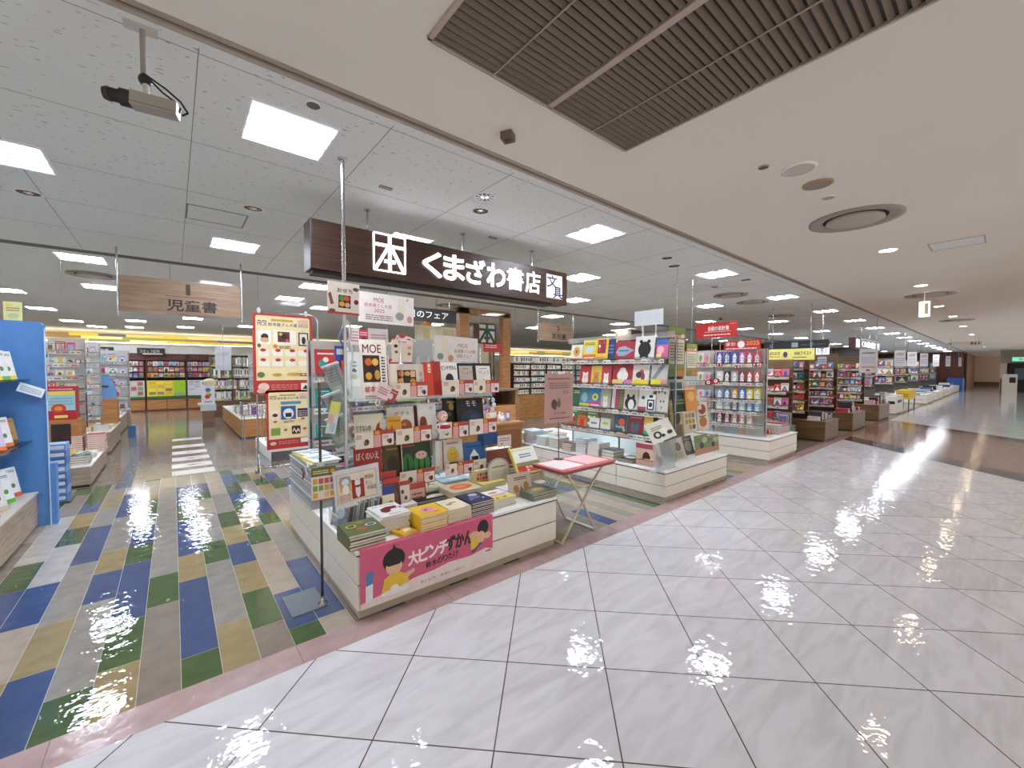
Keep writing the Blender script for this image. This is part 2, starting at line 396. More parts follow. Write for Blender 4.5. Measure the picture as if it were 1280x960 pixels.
EXP = {-1: [(3.53, 'n'), (4.04, 'g'), (7.08, 'y')], 0: [(2.784, 'g'), (3.82, 'b'), (4.35, 't'), (5.38, 'b'), (5.94, 'g'), (7.0, 'b'), (7.7, 'y')],
       1: [(3.01, 't'), (4.05, 'y'), (4.55, 'g'), (5.5, 'y'), (6.15, 'e'), (6.47, 'g'), (7.0, 'b'), (7.7, 'y')],
       2: [(2.84, 'n'), (3.35, 'g'), (3.88, 't'), (4.375, 'b'), (4.89, 't'), (5.41, 'g'), (6.3, 'y'), (7.4, 'e')],
       3: [(2.7, 'g'), (3.2, 'b'), (4.245, 'e'), (4.74, 'g'), (5.26, 't'), (5.76, 'g'), (6.27, 'b'), (6.76, 'g'), (7.29, 'b')],
       4: [(2.71, 'e'), (3.7, 'b'), (4.72, 'y'), (5.13, 'g'), (5.75, 'b'), (6.73, 'y'), (7.3, 'g')],
       5: [(3.2, 'n'), (4.2, 'y'), (4.7, 't'), (5.3, 'e'), (5.9, 'y'), (6.4, 't'), (6.8, 'g'), (7.3, 't')],
       -2: [(2.93, 't'), (3.44, 'g'), (4.44, 'b'), (4.9, 'g'), (5.46, 'b'), (6.5, 'g'), (6.8, 't'), (7.6, 'y')],
       -3: [(2.83, 'g'), (3.85, 'y'), (4.376, 'b'), (4.87, 't'), (5.93, 'y'), (6.95, 'b'), (7.5, 'y')],
       -4: [(3.13, 'b'), (3.69, 't'), (4.69, 'y'), (5.71, 'b'), (6.33, 'y'), (7.2, 't')],
       -5: [(3.13, 't'), (3.75, 'e'), (4.4, 'b'), (5.27, 'w'), (5.8, 'g'), (6.33, 't'), (6.72, 'b'), (7.3, 'g')],
       -6: [(3.2, 'b'), (4.39, 'b'), (4.95, 'g'), (6.3, 'w'), (7.3, 'n')]}
r = random.Random(3)
def tile_run(i, y0, y1, keys, segs=None):
    x0, x1 = i*W6, (i+1)*W6; y = y0; j = 0
    out = []
    if segs:
        for e, k in segs: out.append((y, e, k)); y = e
    prev = None
    while y < y1:
        L = r.choice([.51, .51, 1.02]); k = r.choice([q for q in keys if q != prev]); prev = k
        if k in 'yne': L = 1.02
        out.append((y, min(y+L, y1), k)); y += L
    for a, b_, k in out:
        F.add([(x0, a, 0), (x1, a, 0), (x1, b_, 0), (x0, b_, 0)], [(0, 1, 2, 3)], TB[k])
        F.add([(x0, a-.001, .0003), (x1, a-.001, .0003), (x1, a+.0008, .0003), (x0, a+.0008, .0003)], [(0, 1, 2, 3)], SEAM)
    F.add([(x0-.0012, y0, .0003), (x0+.0012, y0, .0003), (x0+.0012, y1, .0003), (x0-.0012, y1, .0003)], [(0, 1, 2, 3)], SEAM)
for i in range(-24, 48):
    if i in EXP:
        tile_run(i, 2.52, 7.7, 'bgtyny', EXP[i] if EXP[i][-1][0] >= 7.7 else EXP[i]+[(7.7, r.choice('yeg'))])
    else: tile_run(i, 2.52, 7.7, 'bgtyyne')
for i in range(48, 108): tile_run(i, 2.52, 7.7, 'snsn')
# beyond: stone coloured planks laid the other way, with slate borders beside the aisle
for j in range(0, 40):
    y0 = 7.7+j*.36
    x = -6.0+r.uniform(-1, 0)
    while x < 24:
        L = r.choice([.9, 1.4]); F.add([(x, y0, 0), (x+L, y0, 0), (x+L, y0+.36, 0), (x, y0+.36, 0)], [(0, 1, 2, 3)], TB[r.choice('snn')]); x += L
for xa in (-.62, 1.08): F.add([(xa, 7.4, .0006), (xa+.16, 7.4, .0006), (xa+.16, 21, .0006), (xa, 21, .0006)], [(0, 1, 2, 3)], TB['l'])
F.build('floor_store', kind='structure')
F = MB(); F.box(-9, 12.0, 2.335, 2.52, -.1, .0008, tilemat('border_pink', '#b29594', .2))
for q in range(-8, 14): F.box(q*.93+.5, q*.93+.503, 2.335, 2.52, 0, .0014, '#6f5355')
F.build('trim_floor_border', kind='structure')
F = MB(); F.box(12.0, 75, 2.335, 2.52, -.1, .0004, tilemat('border_brown', '#7a5948', .2)); F.build('trim_floor_border_far', kind='structure')
F = MB(); F.box(18.2, 75, 2.52, 7.7, -.001, .0006, tilemat('far_white_floor', '#b8b4b0', .2)); F.box(-9, 75, 7.7, 22, -.12, -.002, TB['n']); F.build('floor_beyond', kind='structure')

# ---- ceilings
HC = 3.0
def ceil_mat(name, base, speck, px=1.0):
    m, nt, b, N, M_, mix = nodes(name)
    g = N('ShaderNodeNewGeometry'); n = N('ShaderNodeTexNoise'); n.inputs['Scale'].default_value = 60; n.inputs['Detail'].default_value = 1
    mp = N('ShaderNodeMapping'); mp.inputs['Scale'].default_value = (.35, 1, 1); nt.links.new(g.outputs['Position'], mp.inputs['Vector']); nt.links.new(mp.outputs[0], n.inputs['Vector'])
    big = N('ShaderNodeTexNoise'); big.inputs['Scale'].default_value = .6; nt.links.new(g.outputs['Position'], big.inputs['Vector'])
    c = hx(base); col = mix(big.outputs['Fac'], tuple(v*.93 for v in c), tuple(v*1.05 for v in c))
    if speck: col = mix(M_('MULTIPLY', M_('GREATER_THAN', n.outputs['Fac'], .70), .55), col, hx('#5c564f'))
    nt.links.new(col, b.inputs['Base Color']); b.inputs['Roughness'].default_value = .85
    return m
CM = ceil_mat('mineral_board', '#e9edea', True); MALL = ceil_mat('mall_plaster', '#ece8dd', False)
# light openings are cut by laying the boards around them: lights hang 4 mm proud instead, in their own trays
B = MB(); B.box(-9, 75, 2.30, 22, HC, HC+.1, CM); B.build('ceiling_store', kind='structure')
B = MB()
J = C('#8b857e', .7)
for k in range(-6, 26):                                   # open joints between the boards
    B.box(.12+.92*k-.002, .12+.92*k+.002, 2.36, 7.0, HC-.0012, HC, J)
for k in range(1, 6): B.box(-9, 30, 2.40+.93*(k-1)-.0015, 2.40+.93*(k-1)+.0015, HC-.001, HC, J)
B.build('trim_ceiling_joints', kind='structure')
B = MB(); B.box(-9, 75, -5, 2.22, HC, HC+.1, MALL); B.build('ceiling_mall', kind='structure')
B = MB(); B.box(-9, 75, 2.22, 2.245, HC-.004, HC+.1, '#a89a8a'); B.box(-9, 75, 2.245, 2.275, HC+.012, HC+.1, '#5e4b3c'); B.box(-9, 75, 2.275, 2.30, HC-.008, HC+.1, '#b3a89c')
B.box(-9, 75, 2.2495, 2.2535, HC-.001, HC+.012, '#c9beb0'); B.build('trim_ceiling_channel', kind='structure')
# ---- walls
CREAM = C('#e9dcc0', .7)
B = MB(); B.box(-9, 48, 21.5, 21.7, 0, 3.1, CREAM); B.build('wall_back', kind='structure')
B = MB(); B.box(-9.2, -9, -5, 21.7, 0, 3.1, CREAM); B.build('wall_left', kind='structure')
B = MB(); B.box(64, 64.2, -5, 21.7, 0, 3.1, C('#dcc4ae', .6)); B.build('wall_far_end', kind='structure')
B = MB(); B.box(63.9, 64, -5, 4, 0, .38, '#6b5648'); B.build('baseboard_far_end', kind='structure')
# frieze of coloured bricks above the shelving on the back wall
B = MB(); r = random.Random(11)
for row in range(3):
    x = -9.0+row*.5
    while x < 30:
        L = r.choice([.75, 1.1, 1.1]); c = r.choice(['#e6c84a', '#d8b23c', '#efe0a8', '#9a7f5a', '#5f6a72', '#efe6cf', '#8f9a5c', '#e9d27a'])
        B.box(x, x+L, 21.46, 21.5, 2.62+row*.1, 2.62+row*.1+.095, c); x += L
B.build('trim_frieze', kind='structure')
B = MB(); B.box(-9, 30, 21.0, 21.5, 2.2, 2.5, W_WHITE); B.box(-9, 30, 20.95, 21.5, 2.5, 2.56, CREAM); B.build('trim_soffit', kind='structure')
t = T('cove_light', 'long hidden strip light washing the coloured frieze on the back wall', 'strip light', (5, 21.1, 2.565)); b = MB(); b.box(-9, 30, 21.05, 21.12, 2.562, 2.575, W_WHITE); sub(b, 'tray', t)
b = MB(); b.box(-9, 30, 21.06, 21.11, 2.575, 2.59, emis('cove_tube', '#fff3dc', 14)); sub(b, 'lamp_tube', t)

# ---- the lamps of the ceilings
LAMP = emis('lamp_tube', '#ecf3ff', 82.0); LGLOW = emis('lamp_tray', '#cfe0ff', .75)
def frame_part(p, x, y, w, d, near):
    b = MB(); t = .014; z0 = HC-.006
    b.box(x-w/2-t, x+w/2+t, y-d/2-t, y-d/2, z0, HC, W_WHITE); b.box(x-w/2-t, x+w/2+t, y+d/2, y+d/2+t, z0, HC, W_WHITE)
    b.box(x-w/2-t, x-w/2, y-d/2, y+d/2, z0, HC, W_WHITE); b.box(x+w/2, x+w/2+t, y-d/2, y+d/2, z0, HC, W_WHITE)
    sub(b, 'frame', p)
    b = MB(); b.box(x-w/2, x+w/2, y-d/2, y+d/2, HC-.0015, HC-.0005, LGLOW); rf = sub(b, 'reflector', p)
    for k in range(3):
        yy = y-d/2+d*(k+.5)/3; b = MB(); b.box(x-w/2+.01, x+w/2-.01, yy-.036, yy+.036, HC-.0045, HC-.0018, LAMP); sub(b, 'lamp_tube', rf)
lights = [(.58, 2.84), (3.5, 2.84), (6.35, 2.84), (9.35, 2.9), (12.35, 2.9), (15.3, 2.9), (18.5, 2.95), (21.8, 2.97), (24.9, 2.97), (28.1, 3), (31.3, 3), (34.5, 3), (37.7, 3), (41, 3), (45, 3),
          (-.86, 4.3), (4.95, 4.3), (9.35, 4.33), (13.85, 4.4), (18.5, 4.45), (24.9, 4.55), (27.9, 4.57),
          (.585, 5.77), (6.43, 5.74), (12.24, 5.78), (15.4, 5.9), (18.5, 5.95), (21.7, 5.97), (28.1, 6.1),
          (-.88, 7.69), (1.93, 7.69), (7.9, 7.85), (10.8, 7.78), (12.5, 9.03), (1.85, 9.3), (-.94, 10.12), (2.71, 10.2), (13.78, 10.4),
          (-2.3, 11.6), (-2.34, 14.45), (.46, 14.54), (4.6, 13.8), (-.8, 16.3), (1.9, 16.05), (-2.25, 17.5), (.36, 17.65), (-1.9, 19.2), (-.96, 18.75), (31.5, 6.2), (-3.3, 2.84), (-3.8, 5.75), (7.5, 13.5), (11, 16.5), (2.05, 4.35), (3.5, 5.75), (5.0, 9.1), (9.5, 10.3), (6.4, 11.6), (17, 8.0), (21, 9.0), (-3.8, 8.9), (-4, 12.5), (16, 12.5), (26, 9), (36, 6.2), (42, 6.2)]
for i, (x, y) in enumerate(lights):
    row = 'beside the mall edge of the ceiling' if y < 3.2 else ('above the first aisle of the shop' if y < 7 else 'in the deep part of the shop')
    t = T('ceiling_light', 'recessed square fluorescent ceiling light with three tubes '+row, 'ceiling light', (x, y, HC-.003), 'square fluorescent lights '+row)
    frame_part(t, x, y, .44, .46, True)
WARM = emis('downlight_glow', '#ffe3bd', 60)
for (x, y) in [(6.69, .97), (9.9, 1.0), (13.4, 1.05), (16.2, 1.0), (20, 1.0), (25, 1.0), (31, 1.0), (38, 1.0), (46, 1.0), (3.2, -2.2), (6.7, -2.2), (10, -2.2), (14, -2.2), (18, -2.2), (.2, -1.6), (-3, -2)]:
    t = T('downlight', 'small round warm downlight in the plain mall ceiling', 'downlight', (x, y, HC-.002), 'warm downlights along the mall ceiling')
    b = MB(); b.lathe([(.095, 0), (.1, -.006), (.085, -.006), (.08, -.001)], (x, y, HC), W_WHITE); sub(b, 'trim_ring', t)
    b = MB(); b.lathe([(.0, -.0015), (.08, -.0015)], (x, y, HC), WARM); sub(b, 'bulb_glass', t)
# unlit spot fittings with chrome cups
for (x, y, s) in [(2.04, 2.83, .085), (2.19, 3.1, .075), (.585, 4.35, .075), (-.88, 5.14, .075), (4.95, 2.85, .07), (5.4, 3.0, .08), (7.1, 2.72, .08), (7.3, 3.3, .07)]:
    t = T('spotlight', '', 'spotlight', (x, y, HC-.002))
    near = {(2.04, 2.83): 'round chrome spotlight recessed above the brown sign, larger of the pair', (2.19, 3.1): 'round chrome spotlight recessed just over the brown sign, smaller of the pair',
            (.585, 4.35): 'round unlit spotlight beside the square ceiling hatch', (-.88, 5.14): 'round unlit spotlight alone over the tiled aisle'}.get((x, y))
    tag(t, near or 'small dark unlit spotlight between the square lights', 'spotlight', None if near else 'unlit spotlights past the sign')
    b = MB(); b.lathe([(s*1.15, 0), (s*1.18, -.005), (s, -.006), (s*.95, -.001)], (x, y, HC), W_WHITE); sub(b, 'trim_ring', t)
    b = MB(); b.lathe([(s*.95, -.001), (s*.4, -.0012)], (x, y, HC), C('#3c3a38', .2, 1.0)); b.lathe([(s*.4, -.004), (0, -.006)], (x, y, HC), C('#d8d4cc', .2, 1.0))
    for k in range(5):
        a = k*math.pi/5; b.box(-s*.9, s*.9, -.004, .004, -.004, -.002, CHROME, Matrix.Translation((x, y, HC)) @ Matrix.Rotation(a, 4, 'Z'))
    sub(b, 'reflector', t)
# louvred air grille above the mall
gx0, gx1, gy0, gy1, gm = .90, 2.31, -.15, 1.63, 1.625
t = T('air_grille', 'large brown louvred air grille in the mall ceiling', 'air vent', (1.6, .8, HC-.004))
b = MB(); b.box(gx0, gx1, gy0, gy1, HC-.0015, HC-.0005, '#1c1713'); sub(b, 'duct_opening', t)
LV = C('#75695b', .5)
b = MB()
for (a, c) in ((gx0, 1.59), (1.635, gx1)):
    y = gy0
    while y < gy1: b.add([(a, y, HC-.004), (c, y, HC-.004), (c, y+.022, HC-.016), (a, y+.022, HC-.016), (a, y+.002, HC-.001), (c, y+.002, HC-.001), (c, y+.024, HC-.013), (a, y+.024, HC-.013)], [(0, 1, 2, 3), (7, 6, 5, 4), (3, 2, 6, 7), (0, 3, 7, 4), (1, 5, 6, 2)], LV); y += .037
sub(b, 'louver_slat', t)
b = MB()
for (a, c) in ((gx0-.02, gx0), (gx1, gx1+.012), (1.595, 1.63)): b.box(a, c, gy0-.01, gy1+.01, HC-.018, HC, '#b9a99a')
b.box(gx0-.02, gx1+.012, gy1, gy1+.012, HC-.018, HC, '#b9a99a'); b.box(gx0-.02, gx1+.012, gy0-.012, gy0, HC-.018, HC, '#b9a99a'); sub(b, 'frame', t)
for xx in (1.23, 1.97):
    b = MB(); b.box(xx-.004, xx+.004, gy0, gy1, HC-.019, HC-.015, '#a39584'); sub(b, 'cross_rod', t)
# other ceiling fittings
def ring_vent(x, y, r0, label, group=None):
    t = T('ring_diffuser', label, 'air vent', (x, y, HC-.002), group)
    b = MB(); b.lathe([(r0, 0), (r0, -.012), (r0*.86, -.018), (r0*.70, -.004), (r0*.68, 0)], (x, y, HC), C('#9a928a', .45), 36); sub(b, 'outer_ring', t)
    b = MB(); b.lathe([(r0*.70, -.001), (r0*.6, -.001)], (x, y, HC), C('#14110f', .8), 36); sub(b, 'gap', t)
    b = MB(); b.lathe([(r0*.6, 0), (r0*.62, -.022), (r0*.5, -.03), (0, -.032)], (x, y, HC), C('#b4aca2', .5), 36); sub(b, 'disc', t)
ring_vent(5.07, .98, .36, 'wide round ring-shaped air diffuser in the plain mall ceiling, largest and nearest')
ring_vent(11.2, 1.0, .36, 'round ring-shaped air diffuser above the hanging white exit lamp')
ring_vent(17.5, 1.0, .36, 'round ring-shaped air diffuser far along the mall ceiling')
for x, y in [(9.5, 3.5), (8.3, 3.45), (-.9, 8.9), (.45, 9.3), (4.8, 8.0), (12.5, 3.9)]:
    ring_vent(x, y, .3, 'flat round ring-shaped air diffuser in the shop ceiling', 'ring diffusers in the shop ceiling')
def plate(name, label, cat, x, y, r0, c, c2, cn='cover_disc'):
    t = T(name, label, cat, (x, y, HC-.002)); b = MB(); b.lathe([(r0, 0), (r0*1.0, -.008), (r0*.86, -.010)], (x, y, HC), c, 28); sub(b, 'trim_ring', t)
    b = MB(); b.lathe([(r0*.86, -.009), (0, -.010)], (x, y, HC), c2, 28); sub(b, cn, t)
plate('blank_downlight', 'white round blanked downlight beside the beige round speaker', 'downlight', 3.5, 1.0, .11, W_WHITE, '#cfc7bd')
plate('ceiling_speaker', 'round ceiling speaker with a grey face and a tan rim', 'speaker', 3.9, .985, .10, '#b39064', '#8d857c', 'speaker_mesh')
plate('heat_detector', 'small round detector beyond the beige ceiling speaker', 'detector', 4.26, 1.0, .05, W_WHITE, '#a39b92')
plate('sprinkler', 'tiny round sprinkler before the white blanked downlight', 'sprinkler', 3.27, 1.15, .035, '#b5ada3', '#5c554e')
plate('smoke_detector', 'round white detector beside the square light over the aisle', 'detector', .62, 2.45, .04, W_WHITE, '#6c6862')
t = T('sensor_box', 'small brown square sensor box on the mall ceiling by the shop edge', 'sensor', (1.61, 1.99, HC-.02))
b = MB(); b.box(-.035, .035, -.035, .035, -.045, 0, '#6e5c4c', Matrix.Translation((1.61, 1.99, HC)) @ Matrix.Rotation(.5, 4, 'Z')); sub(b, 'casing', t)
b = MB(); b.box(-.018, .018, -.018, .018, -.05, -.045, '#3b322b', Matrix.Translation((1.61, 1.99, HC)) @ Matrix.Rotation(.5, 4, 'Z')); sub(b, 'lens', t)
def hatch(name, label, x0, x1, y0, y1, c='#8d8985'):
    t = T(name, label, 'ceiling hatch', ((x0+x1)/2, (y0+y1)/2, HC-.002)); b = MB(); e = .014
    b.box(x0, x1, y0, y0+e, HC-.003, HC, c); b.box(x0, x1, y1-e, y1, HC-.003, HC, c); b.box(x0, x0+e, y0, y1, HC-.003, HC, c); b.box(x1-e, x1, y0, y1, HC-.003, HC, c); sub(b, 'frame', t)
    b = MB(); b.box(x0+e, x1-e, y0+e, y1-e, HC-.0015, HC-.0003, CM); sub(b, 'panel', t)
hatch('ceiling_hatch', 'square grey-framed access hatch in the shop ceiling', .12, .58, 4.58, 5.02)
hatch('ceiling_hatch', 'square access hatch in the plain mall ceiling', 6.72, 7.15, .2, .64, '#b5a99c')
for i, (x, y) in enumerate([(1.33, 3.18), (2.72, 3.62)]):
    t = MB(); t.box(x-.05, x+.05, y-.018, y+.018, HC-.012, HC, '#9c8a78'); tag(t.build('ceiling_socket', origin=(x, y, HC)), 'flat beige ceiling socket '+('near the tall chrome pole' if i == 0 else 'behind the two chrome spotlights'), 'socket')
# smoke curtain of clear glass with its rail
t = T('smoke_curtain', 'long clear glass smoke curtain hanging from a grey ceiling rail', 'smoke curtain', (3, 7.15, HC-.02))
b = MB(); b.box(-9, 34, 7.13, 7.17, HC-.03, HC, '#716c66'); sub(b, 'rail', t)
b = MB(); b.add([(-9, 7.15, HC-.45), (34, 7.15, HC-.45), (34, 7.15, HC-.03), (-9, 7.15, HC-.03)], [(0, 1, 2, 3)], clear()); sub(b, 'glass_pane', t)
b = MB()
for k in range(-8, 34): b.box(k*1.0-.003, k*1.0+.003, 7.143, 7.155, HC-.5, HC-.03, '#a9a49e')
sub(b, 'joint_strip', t)
# security camera
t = T('security_camera', 'grey box security camera on a white ceiling bracket with black cable', 'security camera', (-.07, 2.38, HC-.02))
b = MB(); b.box(-.13, -.02, 2.35, 2.41, HC-.006, HC, '#c9c6c0'); sub(b, 'ceiling_plate', t)
b = MB(); b.tube((-.07, 2.38, HC), (-.07, 2.38, HC-.20), .010, '#98938c'); sub(b, 'pole', t)
b = MB(); b.ell((-.065, 2.375, HC-.215), .024, .024, .026, '#1f1d1c'); b.tube((-.065, 2.375, HC-.22), (-.06, 2.36, HC-.29), .012, '#cfcac3'); b.tube((-.08, 2.37, HC-.285), (-.05, 2.37, HC-.285), .012, '#1f1d1c'); sub(b, 'swivel', t)
CMx = Matrix.Translation((-.055, 2.345, HC-.325)) @ Matrix.Rotation(-.25, 4, 'Z') @ Matrix.Rotation(.06, 4, 'Y')
b = MB(); b.box(-.055, .10, -.032, .032, -.028, .028, '#a19b92', CMx); b.box(-.055, .10, -.033, .033, -.02, -.016, '#6d6862', CMx); cb = sub(b, 'camera_body', t, bevel=.004)
b = MB(); b.tube((-.055, 0, 0), (-.09, 0, 0), .034, '#262321', 14, CMx); b.tube((-.09, 0, 0), (-.125, 0, 0), .026, '#1b1918', 14, CMx); b.tube((-.125, 0, 0), (-.145, 0, -.002), .03, '#3a2b26', 14, CMx, .022); sub(b, 'camera_lens', cb)
b = MB(); b.path([(-.07, 2.37, HC-.19), (.0, 2.36, HC-.23), (.05, 2.35, HC-.27), (.075, 2.33, HC-.32), (.055, 2.325, HC-.34)], .004, '#141312')
b.path([(-.065, 2.37, HC-.195), (-.01, 2.36, HC-.25), (.035, 2.35, HC-.28), (.05, 2.335, HC-.31), (.045, 2.33, HC-.33)], .004, '#141312'); sub(b, 'cable', t)
# ================================================================== SIGNS, POLES, THE NEAR ISLAND
GLOW = emis('sign_glow', '#fbf6ff', 3.2)
# ---- the brown shop sign
SY = 3.60
SX0, SX1, SZ0, SZ1 = .875, 3.88, 2.375, 2.775
t = T('shop_sign', 'long dark wood shop sign with glowing white lettering hung from the ceiling', 'sign', (2.4, SY+.1, SZ0))
b = MB(); b.box(SX0, SX1, SY, SY+.2, SZ0, SZ1, WD_DARK); sub(b, 'sign_box', t, bevel=.004)
b = MB(); b.box(SX0+.02, SX1-.25, SY+.03, SY+.17, SZ0-.03, SZ0, '#191210'); sub(b, 'under_channel', t)
b = MB(); b.box(SX0-.004, SX0, SY, SY+.2, SZ0, SZ1, '#3b2d25'); sub(b, 'end_cap', t)
for x in (1.385, 2.405, 3.39):
    b = MB(); b.tube((x, SY+.13, SZ1), (x, SY+.13, HC), .011, CHROME); b.lathe([(.03, -.008), (.03, 0)], (x, SY+.13, HC), CHROME); sub(b, 'hanger_rod', t)
b = MB(); b.path([(1.35, 3.75, SZ1), (1.45, 3.76, SZ1+.05), (1.65, 3.78, SZ1+.05), (1.78, 3.75, SZ1)], .012, '#1b1817'); sub(b, 'cable', t)
def px_sign(x0, y0, x1, y1):
    a = atY(x0, (y0+y1)/2, SY); c = atY(x1, (y0+y1)/2, SY); return a.x, atY((x0+x1)/2, y1, SY).z, c.x-a.x, atY((x0+x1)/2, y0, SY).z-atY((x0+x1)/2, y1, SY).z
def logo(mb, M, w, h, c, th, t=.012):
    for (a, bb) in (((0, 0), (0, 1)), ((1, 0), (1, 1)), ((0, 0), (1, 0)), ((0, 1), (1, 1))):
        mb.bar((a[0]*w, a[1]*h), (bb[0]*w, bb[1]*h), th, t, c, M)
    mb.bar((.03*w, .70*h), (.97*w, .70*h), th*2.2, t+.001, c, M)
    mb.bar((.5*w, 0), (.5*w, 1*h), th*2.4, t+.002, c, M)
    mb.bar((.46*w, .68*h), (.04*w, .02*h), th*2.2, t+.003, c, M); mb.bar((.54*w, .68*h), (.96*w, .02*h), th*2.2, t+.004, c, M)
    mb.bar((.33*w, .27*h), (.67*w, .27*h), th*2.4, t+.005, c, M)
x, z, w_, h_ = px_sign(467, 293, 506, 341)
b = MB(); logo(b, FY(x, SY, z+.01), w_, h_-.02, GLOW, .011); sub(b, 'book_emblem', t)
x, z, w_, h_ = px_sign(527, 321, 673, 359); xs = [527, 553, 581, 607, 632, 655, 676]; ys = [(320, 343), (321, 347), (326, 352), (332, 355), (336, 360), (340, 365)]
for i, ch in enumerate('くまざわ書店'):
    x, z, w_, h_ = px_sign(xs[i]+1, ys[i][0], xs[i+1]-2, ys[i][1]); b = MB(); hh = .245; zc = SZ0+.085
    M = FY(x, SY-.012, zc); b.text(ch, 0, 0, hh if ch != 'く' else .235, GLOW, M, w_, .004, .055 if i < 4 else .022)
    sub(b, 'sign_letter', t)
x, z, w_, h_ = px_sign(683, 343, 702, 374)
b = MB(); M = FY(x, SY, SZ0+.06); w2, h2 = w_, .29; b.prism([(0, 0), (w2, 0), (w2, h2), (0, h2)], 0, .012, emis('tile_glow', '#d8e2f4', 1.0), M)
b.text('文', .02*w2, .45*h2, .5*h2, '#3a1c1c', M, .62*w2, .014, .06); b.text('具', .4*w2, .03*h2, .46*h2, '#3a1c1c', M, .56*w2, .014, .06)
for q in ((0, 0, w2, .008), (0, h2-.008, w2, h2), (0, 0, .008, h2), (w2-.008, 0, w2, h2)): b.flat([(q[0], q[1]), (q[2], q[1]), (q[2], q[3]), (q[0], q[3])], .0135, '#5a2326', M)
sub(b, 'stationery_emblem', t)
# ---- tall chrome pole at the aisle corner of the island
PX, PY = .925, 2.945
t = T('display_pole', 'tall chrome pole running from the near book island up to the ceiling', 'pole', (PX, PY, .43))
b = MB(); b.tube((PX, PY, .43), (PX, PY, HC), .0125, CHROME, 12); sub(b, 'tube', t)
b = MB(); b.lathe([(.03, 0), (.03, -.006), (.016, -.012)], (PX, PY, HC), CHROME, 14); sub(b, 'ceiling_flange', t)
b = MB(); b.lathe([(.035, 0), (.035, .006), (.016, .012)], (PX, PY, .432), CHROME, 14); sub(b, 'foot_flange', t)
# ---- numbered wooden aisle signs
def aisle_sign(label, n, txt, x0, x1, z0, z1, Y):
    t = T('aisle_sign', label, 'sign', ((x0+x1)/2, Y, z0)); b = MB(); b.box(x0, x1, Y-.012, Y+.012, z0, z1, WD_PALE); wb = sub(b, 'wood_board', t)
    w, h = x1-x0, z1-z0; M = FY(x0, Y-.012, z0)
    b = MB(); b.text(n, .52*w, .60*h, .30*h, '#2c211b', M, (.028 if n == '1' else .05)*w, .002, .08); sub(b, 'aisle_number', wb)
    b = MB(); b.text(txt, .36*w, .10*h, .34*h, '#1f1611', M, .42*w, .002, .04); sub(b, 'section_title', wb)
    b = MB(); b.box(x0+.34*w, x0+.78*w, Y-.0135, Y-.012, z0+.52*h, z0+.535*h, '#3c2d24'); sub(b, 'rule_line', wb)
    for x in (x0-.012, x1+.012):
        b = MB(); b.tube((x, Y, z0-.05), (x, Y, HC), .011, CHROME); sub(b, 'hanger_rod', t)
p0 = atY(148, 343, 6.7); p1 = atY(148, 388, 6.7); p2 = atY(300, 358, 6.7)
aisle_sign('pale wooden hanging sign numbered 1 for children\'s books', '1', '児童書', p0.x, p2.x, p1.z, p0.z, 6.7)
p0 = atY(673, 403, 6.82); p1 = atY(673, 425, 6.82); p2 = atY(716, 408, 6.82)
aisle_sign('pale wooden hanging sign numbered 3 for practical books', '3', '実用書', p0.x, p2.x, p1.z, p0.z, 6.82)
# ---- islands -------------------------------------------------------
def island(name, label, x0, x1, y0, y1, h, nx, ny, body=W_WHITE, top=W_WHITE, kick='#b9ab98', cat='display island'):
    t = T(name, label, cat, ((x0+x1)/2, (y0+y1)/2, 0)); e = .006
    b = MB(); b.box(x0+e, x1-e, y0+e, y1-e, .05, h-.03, '#8b8274'); sub(b, 'carcass', t)  # coloured darker than the panels to paint shade into the gaps between them
    b = MB(); b.box(x0+.015, x1-.015, y0+.015, y1-.015, 0, .05, kick); sub(b, 'plinth', t)
    b = MB(); b.box(x0-.008, x1+.008, y0-.008, y1+.008, h-.022, h, top); sub(b, 'worktop', t, bevel=.004)
    b = MB(); b.box(x0+.002, x1-.002, y0+.002, y1-.002, h-.034, h-.022, '#4a433d'); sub(b, 'shade_strip', t)  # dark colour paints in the shade under the worktop edge
    zs = [(.055, .055+(h-.095)*.46), (.055+(h-.095)*.49, h-.036)]
    for i in range(nx):
        a = x0+(x1-x0)*i/nx; c = x0+(x1-x0)*(i+1)/nx
        for z0, z1 in zs:
            b = MB(); b.box(a+.004, c-.004, y0, y0+.012, z0, z1, body); sub(b, 'drawer_front', t, bevel=.002)
    for i in range(ny):
        a = y0+(y1-y0)*i/ny; c = y0+(y1-y0)*(i+1)/ny
        for z0, z1 in zs:
            b = MB(); b.box(x0, x0+.012, a+.004, c-.004, z0, z1, body); sub(b, 'side_panel', t, bevel=.002)
    return t
AH = .43
island('display_island', 'white drawer island with a pink banner, carrying the picture books', .85, 2.60, 2.53, 4.45, AH, 2, 3, W_CREAM, W_WHITE)
island('display_island', 'white drawer island in the middle, behind the folding table', 4.42, 6.06, 2.53, 6.0, .362, 1, 5, W_CREAM, W_WHITE)
island('display_island', 'white drawer island under the red account book posters', 7.60, 8.98, 2.50, 5.2, .40, 1, 3, W_CREAM, W_WHITE)
